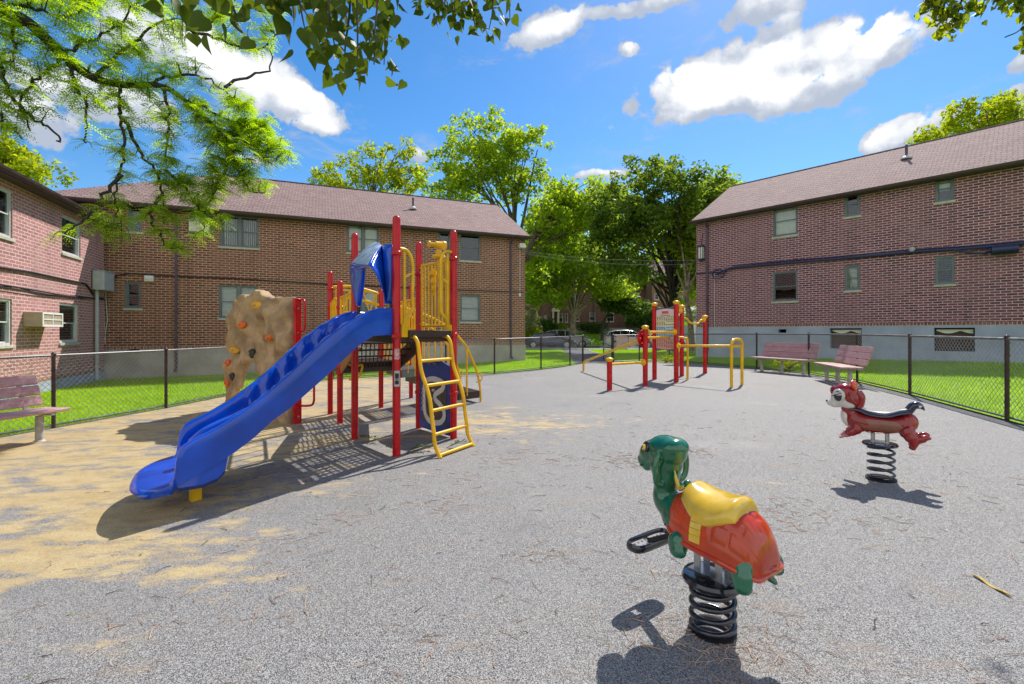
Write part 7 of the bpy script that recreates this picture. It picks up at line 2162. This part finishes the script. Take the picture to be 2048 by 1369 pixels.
m = MB(); m.tube(smooth_line([P(2700, -500, 4.6), P(2300, -300, 4.6), P(2050, -160, 4.6), P(1880, -90, 4.7), P(1700, -60, 4.7)], 6), .03, 8)
m.tube(smooth_line([P(2120, -180, 4.6), P(2070, 20, 4.6), P(2040, 60, 4.6), P(2010, 75, 4.6)], 5), .006, 6); m.build('branch', M['bark'], oc)
S3 = [[P(1870, -90, 4.7), P(1862, -20, 4.7), P(1858, 10, 4.7), P(1855, 25, 4.7)], [P(1900, -100, 4.7), P(1890, 0, 4.7), P(1885, 40, 4.7), P(1890, 60, 4.7)], [P(1940, -120, 4.6), P(1925, -10, 4.6), P(1915, 30, 4.6), P(1910, 50, 4.6)], [P(1960, -130, 4.6), P(1960, -30, 4.6), P(1950, 0, 4.6), P(1955, 20, 4.6)], [P(2000, -140, 4.6), P(1995, -40, 4.6), P(2000, -10, 4.6), P(2005, 10, 4.6)], [P(2060, -170, 4.6), P(2050, -40, 4.6), P(2045, 0, 4.6), P(2040, 15, 4.6)], [P(2070, 0, 4.6), P(2060, 50, 4.6), P(2052, 80, 4.6), P(2050, 90, 4.6)], [P(1900, -100, 4.7), P(1880, -30, 4.7), P(1872, 0, 4.7), P(1868, 20, 4.7)]]
leafy_branch(oc, S3, 420, .062, M['leaf_big']); leafy_branch(oc, S3, 260, .06, M['leaf_yellow'])
# its unseen upper twigs throw the soft dark patch into the near right corner
S4 = [[P(1700, -60, 6.1), P(1720, -90, 6.2), P(1760, -80, 6.2), P(1790, -60, 6.2)], [P(1750, -90, 6.3), P(1790, -70, 6.3), P(1810, -50, 6.2), P(1830, -50, 6.2)]]
leafy_branch(oc, S4, 110, .09, M['leaf_yellow'])

# ---------------------------------------------------------------- litter on the rubber
lit = MB(); lr = random.Random(3)
clumps = [(lr.uniform(-2.6, 2.8), lr.uniform(1.5, 5.5)) for _ in range(46)]
def twig_on(x, y, L, r, mbx):
    a = lr.uniform(0, 2*PI); p = Vector((x, y)); pts = []; k = 5
    for i in range(k+1):
        pts.append(Vector((p.x, p.y, H(p.x, p.y)+r+.001+.006*math.sin(PI*i/k)*lr.random()))); a += lr.gauss(0, .28); p = p+Vector((math.cos(a), math.sin(a)))*L/k
    mbx.tube(pts, [r*(1-.5*i/k) for i in range(k+1)], 4, caps=False)
for i in range(1300):
    if lr.random() < .6: c = lr.choice(clumps); x, y = lr.gauss(c[0], .16), lr.gauss(c[1], .12)
    else: x, y = lr.uniform(-4, 5), lr.uniform(1.45, 7)
    twig_on(x, y, lr.uniform(.03, .15), lr.uniform(.0011, .0028), lit)
for i in range(70): twig_on(.95+lr.gauss(0, .18), 2.1+lr.gauss(0, .13), lr.uniform(.05, .16), lr.uniform(.0007, .0014), lit)
tag(lit.build('fallen_twigs', M['twig'], smooth=0), kind='stuff')
dk_ = MB()
for i in range(170): twig_on(lr.uniform(-4, 5), lr.uniform(1.5, 9), lr.uniform(.03, .13), lr.uniform(.0012, .003), dk_)
tag(dk_.build('dark_twigs', M['bark_mid'], smooth=0), kind='stuff')
lv = []
for i in range(130):
    x, y = lr.uniform(-4.5, 5), lr.uniform(1.5, 9); a = lr.uniform(0, 2*PI); s = lr.uniform(.006, .016); z = H(x, y)
    d = Vector((math.cos(a), math.sin(a), 0)); e = Vector((-d.y, d.x, 0)); p = Vector((x, y, z+.004)); lv += [tuple(p-d*s), tuple(p+e*s*.5+Vector((0, 0, s*.5))), tuple(p+d*s), tuple(p-e*s*.5+Vector((0, 0, s*.3)))]
lv = np.array(lv); tag(np_mesh('fallen_leaves', lv, np.arange(len(lv)).reshape(-1, 4), M['leaf_yellow']), kind='stuff')
def sprig(label, px, py, ang, L):
    g = G(px, py); root = thing('leafy_sprig', label, 'sprig', tuple(g))
    d = Vector((math.cos(ang), math.sin(ang), 0)); m = MB(); st_ = [g+d*L*t+Vector((0, 0, .012+.05*math.sin(t*2.4))) for t in (0, .3, .6, 1)]
    m.tube(st_, [.004, .0035, .003, .002], 6); m.build('stem', M['bark_mid'], root)
    VV = []
    for i in range(26):
        t = rng.uniform(.1, 1); p = g+d*L*t+Vector((0, 0, .02+.05*math.sin(t*2.4))); az = ang+rng.normal(0, .9); q = Vector((math.cos(az), math.sin(az), rng.uniform(-.1, .6))).normalized()*rng.uniform(.05, .09); w_ = q.cross(Vector((0, 0, 1))).normalized()*.012
        VV += [tuple(p), tuple(p+q*.5+w_), tuple(p+q), tuple(p+q*.5-w_)]
    VV = np.array(VV); np_mesh('leaves', VV, np.arange(len(VV)).reshape(-1, 4), mat_sprig, root)
mat_sprig = M['leaf_hedge']
sprig('wilted leafy sprig on the ground at the foot of the nearest red tower post', 812, 908, .5, .30)
sprig('leafy sprig lying in the deck shadow left of the nearest red tower post', 765, 888, 2.7, .36)
sprig('small leafy sprig on the ground inside the yellow ladder foot', 893, 898, .3, .26)
sp_ = MB(); a, c = G(1946, 1152), G(2022, 1196); dd = (c-a); nn_ = Vector((-dd.y, dd.x, 0)).normalized()
rows = []
for i in range(13):
    t = i/12; p = a+dd*t+Vector((0, 0, .004+.006*math.sin(t*9))); w_ = .012*(math.sin(PI*min(1, max(.04, t)))**.4)
    rows.append([p-nn_*w_, p-nn_*w_*.5+Vector((0, 0, .004)), p+Vector((0, 0, .005)), p+nn_*w_*.5+Vector((0, 0, .004)), p+nn_*w_])
sp_.loft(rows); tag(sp_.build('seed_pod', mat('yellow_seed_pod', (.42, .30, .05), .7, var=.4, scale=60), solid=.003), 'flat yellow seed pod lying on the rubber near the right edge', 'seed pod')

# ---------------------------------------------------------------- repeats share a group
GROUPS = {'spring_rider': 'spring riders on the rubber', 'chain_link_fence': 'fences round the playground', 'leafy_sprig': 'leafy sprigs fallen by the tower', 'notice_board': 'notice boards on the fence',
          'wall_cable': 'cables along the brick walls', 'air_conditioner': 'air conditioners in the brick walls', 'far_apartment_building': 'blocks across the street', 'overhanging_branch': 'branches hanging in from above',
          'dark_bush': 'bushes across the street', 'low_bush': 'bushes across the street', 'flowering_bush': 'bushes across the street', 'round_bush': 'bushes across the street', 'weedy_clump': 'weeds at the fence foot',
          'apartment_building': 'brick blocks beside the playground', 'brick_block': 'brick blocks beside the playground'}
for o in list(COL.objects):
    k = o.name.split('.')[0]
    if o.parent is None and k in GROUPS and 'group' not in o: o['group'] = GROUPS[k]
